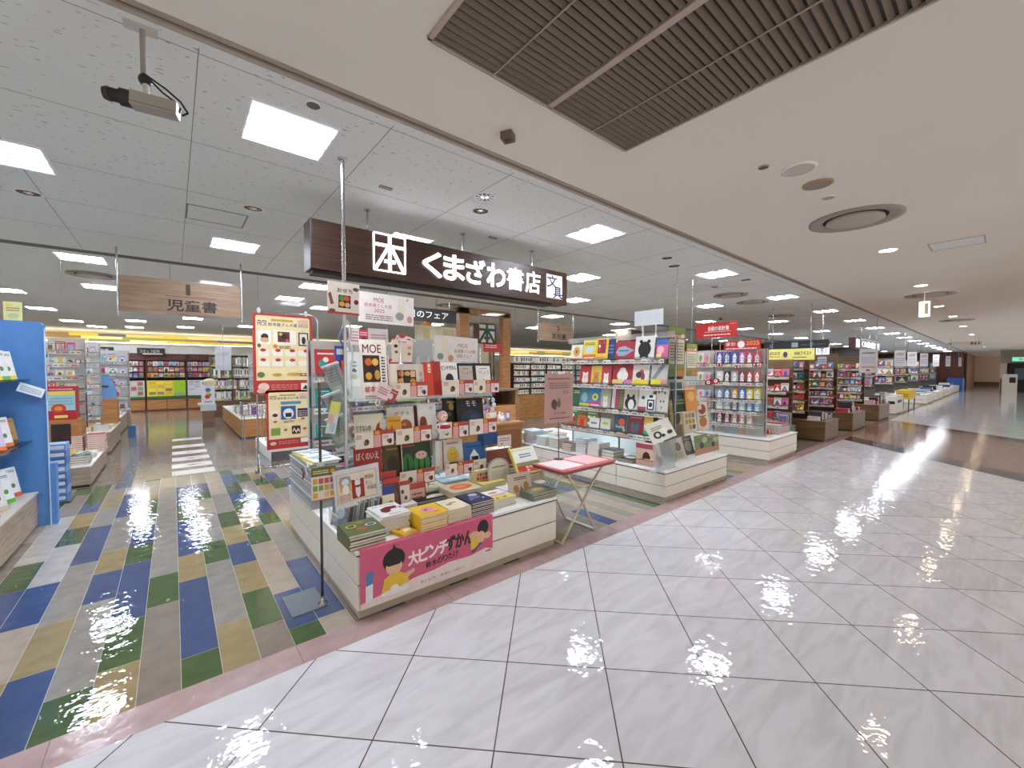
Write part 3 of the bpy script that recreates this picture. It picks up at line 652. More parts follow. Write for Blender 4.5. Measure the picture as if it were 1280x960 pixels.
# ---- banner on the near island
x0, x1 = .862, 1.88; z0, z1 = .065, AH+.004; Yb = 2.512; w_, h_ = x1-x0, z1-z0
t = T('banner', 'pink paper banner taped along the white island, with big white lettering', 'banner', (x0, Yb, z0))
M = FY(x0, Yb, z0)
b = MB(); b.box(0, w_, 0, h_, -.003, 0, '#d45f80', M); b.box(0, w_, h_-.0, h_+.001, -.05, 0, '#d45f80', M)
wv = [(0, 0), (1, 0), (1, .30), (.93, .36), (.80, .30), (.62, .32), (.5, .27), (.35, .25), (.2, .16), (.1, .14), (0, .10)]
b.flat([(x*w_, y*h_) for x, y in wv], .0006, '#efe2dc', M); sub(b, 'banner_sheet', t); bs = [c for c in t.children if c.name.startswith('banner_sheet')][0]
b = MB()
for i, ch in enumerate('大ピンチ'): b.text(ch, (.315+i*.075)*w_, (.50+i*.012)*h_, .24*h_, '#f7ece6', M, .068*w_, .0012, .085)
for i, ch in enumerate('ずかん'): b.text(ch, (.60+i*.073)*w_, (.55+i*.005)*h_, .26*h_, INK, M, .068*w_, .0012, .085)
sub(b, 'banner_title', bs)
b = MB()
for i, ch in enumerate('鈴木のりたけ'): b.text(ch, (.44+i*.043)*w_, (.345+i*.008)*h_, .12*h_, INK, M, .038*w_, .0012, .06)
sub(b, 'banner_author', bs)
b = MB(); b.text('まいにち　まあいっぱい！', .40*w_, .10*h_, .055*h_, '#6a5a58', M, .34*w_, .0014); sub(b, 'banner_small_text', bs)
b = MB()
art(b, M, w_, h_, [('d', .215, .70, .075, .20, '#1f1c1b'), ('p', [(.20, .86), (.215, .98), (.235, .87)], '#1f1c1b'), ('d', .215, .58, .055, .15, '#e8b994'), ('p', [(.145, .66), (.18, .60), (.25, .60), (.285, .66), (.25, .80), (.18, .80)], '#1f1c1b'),
  ('p', [(.13, .17), (.15, .40), (.19, .46), (.25, .46), (.30, .38), (.32, .22)], '#e9c03a'), ('p', [(.29, .40), (.35, .44), (.36, .38), (.30, .30)], '#e8b994'),
  ('p', [(.03, .10), (.075, .12), (.078, .62), (.033, .60)], '#e9eef2'), ('p', [(.033, .38), (.078, .40), (.078, .62), (.033, .60)], '#4d7fb0'), ('d', .22, .14, .10, .05, '#f7f4f1'), ('d', .215, .19, .03, .07, '#f7f4f1'),
  ], .001, .0003)
sub(b, 'banner_picture', bs); b = MB()
art(b, M, w_, h_, [('d', .91, .80, .05, .16, '#1f1c1b'), ('d', .89, .62, .04, .12, '#e8b994'), ('p', [(.80, .42), (.80, .72), (.86, .74), (.87, .40)], '#e9c03a'), ('d', .83, .70, .045, .07, '#e8b994'), ('d', .95, .62, .03, .07, '#e8b994'), ('p', [(.80, .36), (.82, .33), (.90, .48), (.89, .52)], '#4a6488'), ('b', .93, .28, .98, .32, 1, INK)], .001, .0003)
sub(b, 'banner_picture', bs)
# ---- acrylic display rack standing on the island, books facing the mall
RY = 3.30
SZ = {1: 1.30, 2: .955, 3: .625}
t = T('acrylic_display_rack', 'clear acrylic and chrome book rack standing on the near island', 'display rack', (1.75, RY+.1, AH))
for x in (1.10, 1.83, 2.42):
    b = MB(); b.box(x-.009, x+.009, RY+.14, RY+.16, AH, 1.78, CHROME)
    for k in range(26): b.box(x-.003, x+.003, RY+.139, RY+.1405, AH+.03+k*.05, AH+.055+k*.05, '#f2f2f2')
    sub(b, 'slotted_upright', t)
for k, z in SZ.items():
    b = MB(); xa, xb = 1.08, 2.46
    b.add([(xa, RY-.06, z), (xb, RY-.06, z), (xb, RY+.14, z), (xa, RY+.14, z)], [(0, 1, 2, 3)], clear('acrylic', '#f2f8f8', .08)); b.box(xa, xb, RY-.062, RY-.058, z, z+.03, clear('acrylic_edge', '#dfeceb', .3)); sub(b, 'acrylic_shelf', t)
    b = MB()
    for x in (1.10, 1.83, 2.42): b.box(x-.006, x+.006, RY-.06, RY+.14, z-.02, z-.003, CHROME)
    sub(b, 'shelf_bracket', t)
b = MB(); b.add([(1.08, RY+.165, .5), (2.46, RY+.165, .5), (2.46, RY+.165, 1.62), (1.08, RY+.165, 1.62)], [(0, 1, 2, 3)], clear('acrylic_back', '#e4ecec', .05)); sub(b, 'back_panel', t)
b = MB(); b.add([(1.07, RY-.06, .5), (1.07, RY+.16, .5), (1.07, RY+.16, 1.62), (1.07, RY-.06, 1.62)], [(0, 1, 2, 3)], clear('acrylic_back', '#e4ecec', .05)); sub(b, 'side_panel', t)
# books on it: px box, depth, cover, art
def rackbook(kind, label, box, Y, t_, cover, ops, lean=.14, spine=None, cat='book', group=None, zfix=None):
    x, z, w, h = boxY(*box, Y); h = h/math.cos(lean)
    if zfix is not None: h += z-zfix; z = zfix
    bm = book_meshes((label,), w, h, t_, cover, ops, spine)
    return place_book(bm, kind, label, cat, group, (x+w/2, Y+t_/2, z), 0, lean)
BENTO = [('r', .25, .28, .75, .82, '#3a2218'), ('d', .36, .72, .09, .08, '#d86a2a'), ('d', .52, .72, .08, .07, '#e6c060'), ('r', .6, .62, .73, .8, '#f0b8a8'), ('d', .35, .5, .09, .09, '#e8a83a'), ('d', .5, .52, .1, .11, '#1e1a18'), ('d', .5, .52, .07, .08, '#4a3028'),
         ('d', .65, .5, .08, .08, '#c9a03a'), ('d', .36, .36, .09, .06, '#c8442a'), ('d', .52, .36, .09, .06, '#e9cf7a'), ('d', .66, .36, .07, .06, '#8a4a28')]
rackbook('picture_book', 'large cream picture book with a photo of a festive lunch box, on the top shelf', (486, 455, 533, 497), RY+.02, .018, '#efe3d2', [('r', 0, 0, .02, 1, '#b8443c'), *[o for o in BENTO], ('t', .84, .62, .08, .16, 'お', '#5a4a42'), ('t', .84, .42, .08, .16, 'せ', '#5a4a42'), ('t', .84, .22, .08, .16, 'ち', '#5a4a42')], zfix=SZ[1]+.004)
for i, bx in enumerate(((533, 453, 543, 487), (543, 452, 553, 487))):
    rackbook('picture_book', ('orange-red' if i == 0 else 'deep red')+' tall slim picture book turned edge on, beside the festive lunch box book', bx, RY+.0, .05, ('#d8432c', '#a92c22')[i], [('r', .4, .7, .75, .95, '#f4ece0'), ('b', .45, .74, .7, .9, 2, '#c03a2a')] if i == 0 else [], zfix=SZ[1]+.004)
rackbook('picture_book', 'white picture book with a dark-haired child under bold lettering, top shelf', (553, 453, 574, 482), RY+.03, .012, '#f4f0ea', [('t', .06, .78, .88, .13, 'ピンチずかん', INK, .03), ('d', .5, .5, .24, .18, '#221d1b'), ('d', .5, .36, .2, .17, '#e6b592'), ('p', [(.25, 0), (.3, .2), (.7, .2), (.75, 0)], '#f0ead8'), ('p', [(.3, .44), (.7, .44), (.66, .56), (.34, .56)], '#221d1b')], zfix=SZ[1]+.004)
for i, bx in enumerate(((574, 454, 595, 482), (595, 454, 617, 482))):
    rackbook('picture_book', ('black-framed picture book with a grey cover and dark figure, beside the white child book', 'black-framed picture book with a white cover and dark figure, last on the top shelf')[i], bx, RY+.03, .014, '#181614',
             [('r', .1, .04, .9, .92, ('#c2b5a8', '#e6e2da')[i]), ('t', .2, .66, .6, .12, 'つじょう', '#4a423c'), ('p', [(.35, .06), (.38, .42), (.5, .5), (.62, .42), (.66, .06)], '#3a2e2c'), ('b', .3, .82, .7, .86, 1, '#4a423c')], zfix=SZ[1]+.004)
rackbook('magazine', 'magazine with a white masthead above a photo of a festive lunch box', (453, 424, 486, 497), RY-.02, .008, '#f6efe4', [('t', .1, .78, .7, .14, 'MOE', '#7a2a30', .02), ('r', .08, .30, .72, .74, '#3a2218'), ('d', .3, .63, .14, .06, '#d86a2a'), ('d', .55, .63, .12, .06, '#e6c060'), ('d', .42, .5, .14, .08, '#1e1a18'), ('d', .28, .4, .12, .06, '#e8a83a'), ('d', .6, .42, .1, .08, '#c9a03a'), ('b', .78, .3, .92, .74, 9, INK), ('t', .1, .14, .8, .1, '絵本大賞', '#b8343c', .02), ('b', .1, .03, .9, .1, 2, '#b8343c')], zfix=SZ[1]+.004)
rackbook('leaflet_pocket', 'tall pale wrapped booklet with green plant drawing, at the slotted upright', (436, 440, 453, 494), RY-.03, .02, '#dfe3e0', [('b', .3, .7, .7, .85, 2, '#8a9488'), ('d', .5, .5, .2, .06, '#c9cf9a'), ('p', [(.3, .62), (.5, .68), (.7, .62), (.6, .58)], '#5d6a58'), ('r', .1, .3, .9, .45, '#eef0ea')], cat='booklet', zfix=SZ[1]+.004)
# second shelf
rackbook('picture_book', 'wide cream picture book with dark lettering and a red squirrel, at the lower shelf end', (444, 518, 481, 541), RY+.0, .012, '#ece3d0', [('t', .06, .42, .48, .2, 'りすないの', '#4a2a22', .02), ('p', [(.68, .35), (.74, .6), (.86, .72), (.84, .5), (.95, .42), (.8, .3)], '#a8452c'), ('r', 0, 0, 1, .07, '#c9a83a')], zfix=SZ[2]+.004)
rackbook('picture_book', 'white picture book with a big brown potato, behind the small yellow book', (486, 509, 519, 541), RY+.03, .012, '#e9e4da', [('t', .25, .72, .6, .14, 'ポテト', '#5a5048'), ('d', .66, .36, .24, .24, '#a8562e'), ('d', .6, .44, .08, .06, '#d08a5a')], zfix=SZ[2]+.004)
rackbook('picture_book', 'small golden yellow book with a dark round figure, leaning forward', (485, 521, 503, 545), RY-.05, .01, '#e6a428', [('d', .6, .2, .35, .2, '#2a2018'), ('d', .3, .55, .08, .07, '#b86a1a'), ('b', .1, .8, .9, .9, 1, '#a8641a')], zfix=SZ[2]+.004)
rackbook('picture_book', 'dark red narrow book spine beside the tall white book', (519, 508, 525, 533), RY+.05, .03, '#6e1f1c', [], zfix=SZ[2]+.004)
rackbook('picture_book', 'tall white book with an orange shape and small dark letters, at the middle upright', (525, 505, 547, 548), RY+.0, .02, '#eeedea', [('t', .66, .8, .14, .12, 'け', '#2a2826'), ('d', .25, .45, .2, .2, '#a8501e'), ('p', [(0, .25), (.3, .2), (.4, .6), (.1, .62)], '#8a3a1a')], zfix=SZ[2]-.02)
rackbook('picture_book', 'black picture book with faint gold pattern behind the round red figure', (556, 495, 573, 528), RY+.06, .012, '#191513', [('d', .6, .7, .2, .1, '#a8843a'), ('b', .3, .8, .9, .9, 1, '#b8944a'), ('d', .4, .5, .15, .06, '#6a4a2a')], zfix=SZ[2]+.004)
rackbook('picture_book', 'large midnight blue picture book with two big white characters', (573, 498, 606, 527), RY+.02, .02, '#16191e', [('p', [(.1, .1), (.15, .5), (.5, .65), (.9, .5), (.92, .12)], '#1f3350'), ('d', .3, .35, .14, .14, '#27466a'), ('d', .65, .38, .2, .12, '#2c4c74'), ('d', .3, .5, .1, .14, '#1c3328'), ('t', .34, .76, .16, .15, 'モ', '#d8dcd4', .02), ('t', .56, .76, .16, .15, 'モ', '#d8dcd4', .02), ('r', .38, .1, .44, .25, '#0c1016'), ('r', .6, .1, .68, .25, '#0c1016')], zfix=SZ[2]+.004)
# round roly-poly figure
p = atY(554, 528, RY-.03); t = T('roly_poly_figure', 'round white roly-poly figure with a pale pink head and red chest', 'figurine', (p.x, RY-.03, SZ[2]+.004))
b = MB(); b.ell((p.x, RY-.03, SZ[2]+.068), .072, .06, .066, '#e9e0dc', 16, 10); b.ell((p.x, RY-.036, SZ[2]+.082), .070, .058, .036, '#b3232c', 16, 8); sub(b, 'body', t)
b = MB(); b.ell((p.x-.01, RY-.03, SZ[2]+.178), .052, .05, .054, '#dca79c', 14, 10); sub(b, 'head', t)
b = MB(); b.ell((p.x-.01, RY-.06, SZ[2]+.172), .036, .028, .034, '#ecd9c4', 12, 8); b.ell((p.x-.022, RY-.089, SZ[2]+.178), .005, .003, .006, INK, 6, 4); b.ell((p.x+.002, RY-.089, SZ[2]+.178), .005, .003, .006, INK, 6, 4); sub(b, 'face', t)
# third shelf
rackbook('picture_book', 'red picture book with white hand lettering, lowest shelf of the near rack', (444, 559, 479, 596), RY+.0, .012, '#a8281f', [('t', .08, .64, .8, .2, 'ぼくのいえ', '#efe6da', .02), ('d', .4, .3, .2, .14, '#c9503a'), ('p', [(.2, .2), (.45, .5), (.7, .2)], '#6e1a14'), ('r', .75, 0, .82, .6, '#3a4a6a')], zfix=SZ[3]+.004)
rackbook('picture_book', 'dark olive picture book with a brown animal behind the watermelon book', (480, 555, 503, 595), RY+.05, .012, '#5b4a26', [('d', .5, .4, .3, .25, '#3a2c1a'), ('b', .2, .8, .8, .9, 1, '#a08a4a')], zfix=SZ[3]+.004)
rackbook('picture_book', 'dark green picture book of smiling watermelons', (503, 552, 540, 592), RY+.02, .014, '#2c3a24', [('d', .2, .35, .18, .3, '#2e7a34'), ('d', .66, .3, .28, .32, '#348a3a'), ('p', [(.52, .05), (.55, .5), (.6, .5), (.58, .05)], '#163a1a'), ('p', [(.72, .05), (.74, .5), (.79, .5), (.78, .05)], '#163a1a'), ('d', .2, .3, .03, .25, '#163a1a'), ('d', .66, .56, .2, .12, '#e3b7a8'), ('d', .6, .58, .02, .02, INK), ('d', .72, .58, .02, .02, INK), ('b', .05, .85, .45, .95, 1, '#c9503a'), ('r', .0, .0, .03, 1, '#d8d0c0')], zfix=SZ[3]+.004)
for i, bx in enumerate(((545, 552, 550, 596), (550, 552, 555, 596))):
    rackbook('picture_book', ('white book spine with a yellow sun near its foot', 'white book spine with red edging beside the egg book')[i], bx, RY-.01, .05, ('#e6e6e2', '#dcd6d0')[i], [('d', .5, .12, .4, .05, '#d0b040')] if i == 0 else [('r', .7, 0, 1, 1, '#a8443c')], lean=.05, zfix=SZ[3]+.004)
rackbook('picture_book', 'pale grey picture book with a yellow egg in a ring', (555, 550, 580, 583), RY+.02, .014, '#d9d4c6', [('d', .48, .45, .32, .3, '#c8c2b4'), ('d', .48, .45, .27, .26, '#ddb53c'), ('b', .2, .85, .8, .93, 1, '#a8483c'), ('d', .4, .5, .03, .02, INK), ('d', .56, .5, .03, .02, INK), ('p', [(.2, .12), (.8, .12), (.7, .2), (.3, .2)], INK)], zfix=SZ[3]+.004)
rackbook('picture_book', 'blue picture book with a white rice ball', (580, 553, 607, 581), RY+.02, .014, '#1e5f9e', [('p', [(.28, .1), (.3, .4), (.5, .68), (.7, .4), (.74, .1)], '#e6e8e6'), ('r', .36, .08, .68, .36, '#14161a'), ('b', .15, .78, .85, .88, 1, '#0e2f56')], zfix=SZ[3]+.004)
# title cards clipped along the shelf edges
def shelf_card(i, box, kind, Y, label):
    x, z, w, h = boxY(*box, Y); M = FY(x, Y, z)
    if kind == 'c': bg, ops = '#ece2d2', [('b', .08, .62, .35, .9, 3, '#b8606a'), ('d', .62, .38, .14, .2, '#4a342c'), ('d', .56, .3, .1, .14, '#7a5a44')]
    elif kind == 'p': bg, ops = '#b9453f', [('r', .02, 0, .34, .72, '#e0a8a0'), ('d', .18, .85, .12, .12, '#e3a03a'), ('r', .4, .06, .96, .74, '#efe3dc'), ('b', .45, .5, .7, .68, 2, '#c0808a'), ('d', .78, .3, .1, .16, '#3a2e2c'), ('d', .68, .34, .06, .1, '#8a5a4a')]
    else: bg, ops = '#e8ddcf', [('b', .1, .2, .9, .9, 4, '#b8908a')]
    return paper('title_card', label, 'card', M, w, h, bg, ops, .002)
cards = [(1, (494, 479, 513, 497), 'c'), (1, (513, 477, 535, 496), 'p'), (1, (553, 475, 574, 493), 'c'), (1, (574, 475, 592, 492), 'p'), (1, (592, 475, 607, 491), 'c'), (1, (607, 475, 624, 491), 'p'),
         (2, (444, 541, 467, 561), 'c'), (2, (467, 537, 493, 558), 'p'), (2, (495, 536, 517, 555), 'c'), (2, (517, 532, 540, 552), 'p'), (2, (549, 528, 565, 548), 'c'), (2, (566, 527, 586, 547), 'p'), (2, (587, 524, 604, 543), 'c'), (2, (604, 523, 621, 541), 'p'),
         (3, (500, 589, 521, 607), 'c'), (3, (521, 585, 544, 604), 'p'), (3, (557, 580, 571, 594), 'c'), (3, (572, 576, 592, 592), 'p'), (3, (592, 574, 608, 590), 'c')]
pos = {}
for n, (row, box, k) in enumerate(cards):
    pos[row] = pos.get(row, 0)+1
    o_ = ['first', 'second', 'third', 'fourth', 'fifth', 'sixth', 'seventh', 'eighth'][pos[row]-1]
    rn = {1: 'top', 2: 'middle', 3: 'lowest'}[row]
    shelf_card(n, box, k, RY-.068, ('cream' if k == 'c' else 'red and white')+f' title card, {o_} from the aisle, {rn} shelf of the near rack')
# cards and signs above the rack
def cardY(name, label, box, Y, bg, ops, cat='card', tilt=0.0, t=.002, stand=None):
    x, z, w, h = boxY(*box, Y); M = FY(x, Y, z) @ Matrix.Translation((w/2, h/2, 0)) @ Matrix.Rotation(tilt, 4, 'Z') @ Matrix.Translation((-w/2, -h/2, 0))
    if stand is None: return paper(name, label, cat, M, w, h, bg, ops, t)
    tt = T(name, label, cat, (x+w/2, Y, stand)); paper('card_face', '', '', M, w, h, bg, ops, t, parent=tt)
    b = MB(); b.tube((x+w/2, Y+.004, stand), (x+w/2, Y+.004, z+.01), .004, CHROME); sub(b, 'clip_stem', tt); return tt
cardY('clip_sign', 'white poster card with a festive lunch box photo, clipped to the tall chrome pole', (409, 353, 449, 393), PY-.02, '#f1e6da',
      [('t', .3, .68, .48, .13, 'おせち', '#3a2a26', .03), ('r', .34, .2, .72, .6, '#3a2218'), ('d', .45, .5, .09, .09, '#5a8a3a'), ('d', .6, .5, .09, .08, '#d8542a'), ('d', .45, .32, .09, .08, '#e8a83a'), ('d', .62, .3, .08, .08, '#e0b0a0'), ('r', 0, 0, 1, .07, '#b8443c'), ('p', [(.02, .6), (.1, .66), (.2, .3), (.1, .28)], '#8a5048'), ('d', .9, .42, .08, .08, '#8a1f2c'), ('d', .88, .82, .1, .06, '#6a4a3a'), ('d', .15, .1, .1, .05, '#6a4a3a')], 'poster', -.02, stand=1.98)
cardY('clip_sign', 'wide white award card with a rabbit drawing, highest on the near rack', (448, 368, 517, 405), RY+.1, '#efe6e4',
      [('t', .26, .70, .18, .14, 'MOE', '#b8505c', .01), ('t', .1, .52, .48, .13, '絵本屋さん大賞', '#b8505c'), ('t', .27, .36, .18, .12, '2025', '#b8505c', .01), ('b', .12, .1, .6, .3, 3, '#9a8a88'), ('d', .76, .5, .07, .2, '#e8dcc8'), ('d', .72, .78, .02, .16, '#e8dcc8'), ('d', .80, .78, .02, .16, '#e8dcc8'), ('d', .73, .3, .08, .14, '#9a9a98'), ('d', .92, .22, .05, .12, '#c99a8a'), ('p', [(.85, .86), (.88, .94), (.89, .92), (.86, .84)], INK)], 'sign', -.02, stand=1.62)
cardY('clip_sign', 'grey award card with a rabbit drawing, over the black-framed books', (543, 421, 597, 455), RY+.1, '#d8d2cc',
      [('t', .52, .62, .24, .14, 'MOE', '#b8505c'), ('t', .44, .42, .5, .13, '絵本屋さん大賞', '#a85a5c'), ('t', .5, .24, .36, .12, '2025フェア', '#a85a5c'), ('d', .22, .5, .07, .22, '#ddd0b8'), ('d', .18, .8, .02, .14, '#ddd0b8'), ('d', .27, .8, .02, .14, '#ddd0b8'), ('d', .13, .25, .07, .12, '#7a8a84'), ('d', .36, .2, .06, .12, '#b8906a'), ('b', .6, .06, .95, .1, 1, '#8a807a')], 'sign', -.03, stand=1.32)
cardY('clip_card', 'small pink and red card behind the magazine masthead', (449, 412, 460, 430), RY+.1, '#c8404e', [('b', .1, .6, .9, .9, 2, '#f2d8d8'), ('d', .5, .28, .3, .2, '#4a3030')], stand=1.32)
cardY('clip_card', 'small white card with pink print, between the pole and the red card', (436, 410, 449, 431), RY+.1, '#e9dedd', [('b', .1, .2, .9, .9, 4, '#b87a84')], stand=1.32)
cardY('clip_card', 'greyish award card with faint pink lettering over the magazine', (460, 411, 485, 432), RY+.1, '#cfc6c6', [('b', .15, .25, .9, .75, 3, '#b8808a')], stand=1.32)
x, z, w_, h_ = boxY(490, 417, 515, 452, RY+.02)
t = T('cutout_card', 'scallop-topped cream card with red fans and small food drawings', 'card', (x+w_/2, RY+.02, 1.32))
b = MB(); pts = [(0, 0), (w_, 0), (w_*1.05, .7*h_), (w_*.9, .9*h_), (w_*.7, .93*h_), (w_*.5, h_), (w_*.3, .93*h_), (w_*.08, .88*h_), (-.05*w_, .68*h_)]
M = FY(x, RY+.02, z); b.prism(pts, -.002, 0, '#e9d8c4', M); art(b, M, w_, h_, [('d', .15, .84, .14, .07, '#b3323a'), ('d', .5, .92, .17, .08, '#b3323a'), ('d', .85, .84, .14, .07, '#b3323a'), ('d', .18, .55, .1, .06, '#2a2220'), ('d', .2, .34, .09, .05, '#7a5a50'), ('d', .86, .5, .1, .06, '#c9a05a'), ('d', .84, .28, .09, .05, '#8a5a4a'), ('b', .3, .68, .7, .76, 1, '#b8606a')], .0006); sub(b, 'card_face', t)
b = MB(); b.tube((x+w_/2, RY+.026, 1.32), (x+w_/2, RY+.026, z+.02), .004, CHROME); sub(b, 'clip_stem', t)
for i, (bx, c) in enumerate((((516, 424, 532, 455), '#c9d0cf'), ((532, 424, 541, 456), '#b7b9b4'))):
    rackbook('acrylic_block', ('misty acrylic display block with blue tint behind the cutout card', 'narrow grey acrylic display block behind the red spines')[i], bx, RY+.09, .03, film(), [('d', .4, .5, .2, .2, c)], lean=0, cat='display block', zfix=1.33)
# hanging price flag with a clip
cardY('swing_card', 'tilted pink card with a red corner, hanging from a clip before the magazine', (470, 480, 488, 498), RY-.1, '#ecd3d0', [('b', .15, .3, .85, .8, 3, '#b86a70')], tilt=-.45)
cardY('swing_card', 'tilted red card with a white rabbit, hanging next to the pink card', (482, 486, 496, 502), RY-.095, '#b8403e', [('d', .5, .4, .2, .25, '#efe0d8'), ('b', .1, .75, .9, .9, 1, '#efd0c8')], tilt=-.45)
b = MB(); p = atY(471, 505, RY-.09); b.path([(p.x+.005, RY-.09, p.z+.04), (p.x-.012, RY-.09, p.z+.01), (p.x, RY-.09, p.z-.015), (p.x+.022, RY-.09, p.z), (p.x+.024, RY-.09, p.z+.03)], .005, '#e9e9e6'); tag(b.build('plastic_hook', origin=p), 'white plastic S-hook below the tilted pink card', 'hook')
# chrome crossbar and its clear clips
t = T('plastic_clip', 'clear plastic clip arms on top of the near rack', 'clip', (1.55, RY, 1.62)); b = MB()
b.path([(1.5, RY, 1.60), (1.5, RY, 1.80), (1.56, RY-.02, 1.83), (1.62, RY-.03, 1.80)], .006, '#dfe2e2'); b.path([(1.5, RY, 1.80), (1.46, RY-.02, 1.84), (1.44, RY-.02, 1.80)], .006, '#dfe2e2'); sub(b, 'clip', t)
b = MB(); b.lathe([(.02, 0), (.02, .012), (.008, .02)], (1.5, RY, 1.60), '#d8dbdb'); sub(b, 'base', t)
# things to the aisle side of the rack: hanging pockets on the pole
for i, (bx, Y, c, lab) in enumerate([((413, 452, 438, 500), 3.2, '#b9aaa8', 'tilted clear pocket with pinkish leaflets, highest by the chrome pole'), ((413, 488, 440, 535), 3.12, '#a5a39a', 'tilted clear pocket with grey leaflets, middle one by the chrome pole'), ((415, 518, 442, 560), 3.04, '#b8b29a', 'tilted clear pocket with pale green leaflets, lowest by the chrome pole')]):
    x, z, w, h = boxY(*bx, Y); tt = T('leaflet_pocket', lab, 'leaflet holder', (x+w/2, Y, z)); M = FY(x+w*.22, Y, z) @ Matrix.Rotation(.34, 4, 'Z')
    b = MB(); b.box(0, w*.8, 0, h*.92, -.01, -.002, c, M); art(b, M, w*.8, h*.92, [('b', .1, .5, .9, .9, 5, '#8a7a78'), ('r', .1, .1, .9, .35, '#d8d4c8'), ('r', .7, 0, .8, 1, '#7a8a98')], -.0015); sub(b, 'leaflets', tt)
    b = MB(); b.box(-.004, w*.84, -.006, h*.9, -.03, -.026, clear('acrylic', '#f2f8f8', .08), M); b.box(-.004, w*.84, -.006, h*.9, .002, .004, clear('acrylic', '#f2f8f8', .08), M); b.box(-.004, w*.84, h*.86, h*.92, -.03, .004, '#d9dcdc', M); b.box(-.004, w*.84, -.03, 0, -.03, .004, '#c9cdcd', M); sub(b, 'clear_pocket', tt)
p = atY(408, 515, 2.93); x, z, w, h = boxY(402, 497, 419, 541, 2.93)
paper('leaflet', 'pastel yellow and pink leaflet tilted at the side of the pole', 'leaflet', FY(x+.02, 2.93, z) @ Matrix.Rotation(-.2, 4, 'Z'), w*.75, h*.92, '#dfe8e0', [('r', 0, .6, 1, 1, '#e3e27a'), ('d', .3, .45, .3, .15, '#e8b8b0'), ('d', .6, .2, .3, .15, '#b8d0e8')])
t = T('strap_bundle', 'blue and white hanging straps on the pole side', 'strap', (PX+.02, PY+.03, 1.5)); b = MB()
b.path([(PX+.02, PY+.02, 1.90), (PX+.055, PY+.02, 1.84), (PX+.035, PY+.02, 1.76), (PX+.06, PY+.02, 1.68), (PX+.04, PY+.02, 1.5)], .008, '#e4e6ea'); b.path([(PX-.0, PY+.03, 1.86), (PX-.03, PY+.03, 1.78), (PX+.0, PY+.03, 1.72)], .007, '#7a8fb8'); sub(b, 'strap', t)
b = MB(); b.box(PX-.06, PX+.02, PY+.02, PY+.035, 1.62, 1.72, '#3c56b0'); b.box(PX-.05, PX+.01, PY+.018, PY+.02, 1.66, 1.70, '#dfe2ea'); sub(b, 'tag', t)
# ---- picture books lying in stacks on the island
def S(kind, desc, where, n, fl, fr, d, t_, cover, ops, z=AH, dx=0, dy=0, spine=None, rz=0, cat='book'):
    a = atZ(*fl, z); c = atZ(*fr, z); w = c.x-a.x; y = (a.y+c.y)/2
    stack(kind, desc, where, n, w, d, t_, cover, ops, ((a.x+c.x)/2+dx, y+d/2+dy, z+.0005), rz, cat, spine)
S('picture_book', 'olive green picture book with ringed animals', 'at the aisle corner of the near island', 5, (437, 690), (483, 678), .25, .019, '#5f6b3e', [('d', .25, .62, .15, .12, '#d8cf5a'), ('d', .25, .62, .1, .08, '#4a3a2a'), ('d', .55, .8, .14, .1, '#8a8a3a'), ('d', .45, .35, .15, .11, '#c06a4a'), ('d', .76, .5, .16, .11, '#dfe0e6'), ('d', .76, .5, .11, .08, '#4a4a8a')])
S('picture_book', 'white picture book with a dark red worm shape', 'behind the olive green stack', 11, (484, 672), (518, 661), .27, .011, '#eeece8', [('p', [(.2, .4), (.25, .62), (.5, .74), (.85, .70), (.8, .5), (.55, .5), (.5, .34), (.3, .28)], '#7a1c24'), ('b', .1, .84, .9, .92, 1, '#3a4a6a'), ('d', .9, .5, .05, .06, '#4a6aa8'), ('b', .3, .1, .7, .16, 1, '#5a4a3a')], dy=.03, dx=-.025)
S('picture_book', 'small yellow booklet with a white corner', 'at the front of the near island', 2, (500, 674), (521, 668), .17, .012, '#e8b422', [('p', [(.3, .2), (.5, .5), (.9, .4), (.8, .15)], '#f2ead8'), ('d', .35, .6, .1, .08, '#5a4a2a')], rz=.25)
S('picture_book', 'bright yellow picture book with a pink monster', 'at the front edge beside the banner title', 6, (528, 668), (559, 657), .23, .018, '#ecc02a', [('p', [(.3, .3), (.25, .55), (.45, .75), (.75, .7), (.8, .4), (.6, .25)], '#e09ab0'), ('d', .45, .5, .06, .06, INK), ('d', .7, .2, .15, .06, '#e08a3a')])
S('picture_book', 'cream picture book with a small leaf drawing', 'next to the bright yellow stack', 9, (560, 656), (590, 648), .24, .0105, '#ece0c4', [('d', .4, .5, .14, .06, '#8a6a3a'), ('d', .6, .6, .16, .04, '#6a4a2a'), ('r', .02, .02, .12, .98, '#c9a24a')])
S('picture_book', 'navy picture book with a pale moon', 'near the end of the pink banner', 7, (592, 647), (616, 638), .25, .014, '#23284e', [('d', .6, .75, .2, .12, '#c9cde0'), ('d', .5, .5, .25, .14, '#6a6a9a'), ('d', .25, .35, .08, .06, '#8a8ab8'), ('d', .75, .3, .06, .05, '#dfe0ea')])
S('picture_book', 'white picture book with a yellow band and red letters', 'beside the leaning pale pamphlet', 5, (617, 638), (645, 630), .25, .014, '#efece6', [('r', 0, 0, 1, .3, '#e8d84a'), ('b', .1, .36, .9, .55, 2, '#c8343c'), ('d', .5, .7, .2, .08, '#c98a6a'), ('d', .25, .12, .06, .06, '#8a6a3a'), ('d', .6, .14, .06, .06, '#8a6a3a')])
S('picture_book', 'black picture book with a white bird', 'in the middle of the near island', 3, (535, 640), (574, 628), .2, .012, '#1d1b1c', [('p', [(.3, .2), (.4, .5), (.6, .6), (.95, .45), (.95, .2)], '#e6e2d8'), ('b', .6, .3, .9, .4, 1, '#6a6258')], dy=.14)
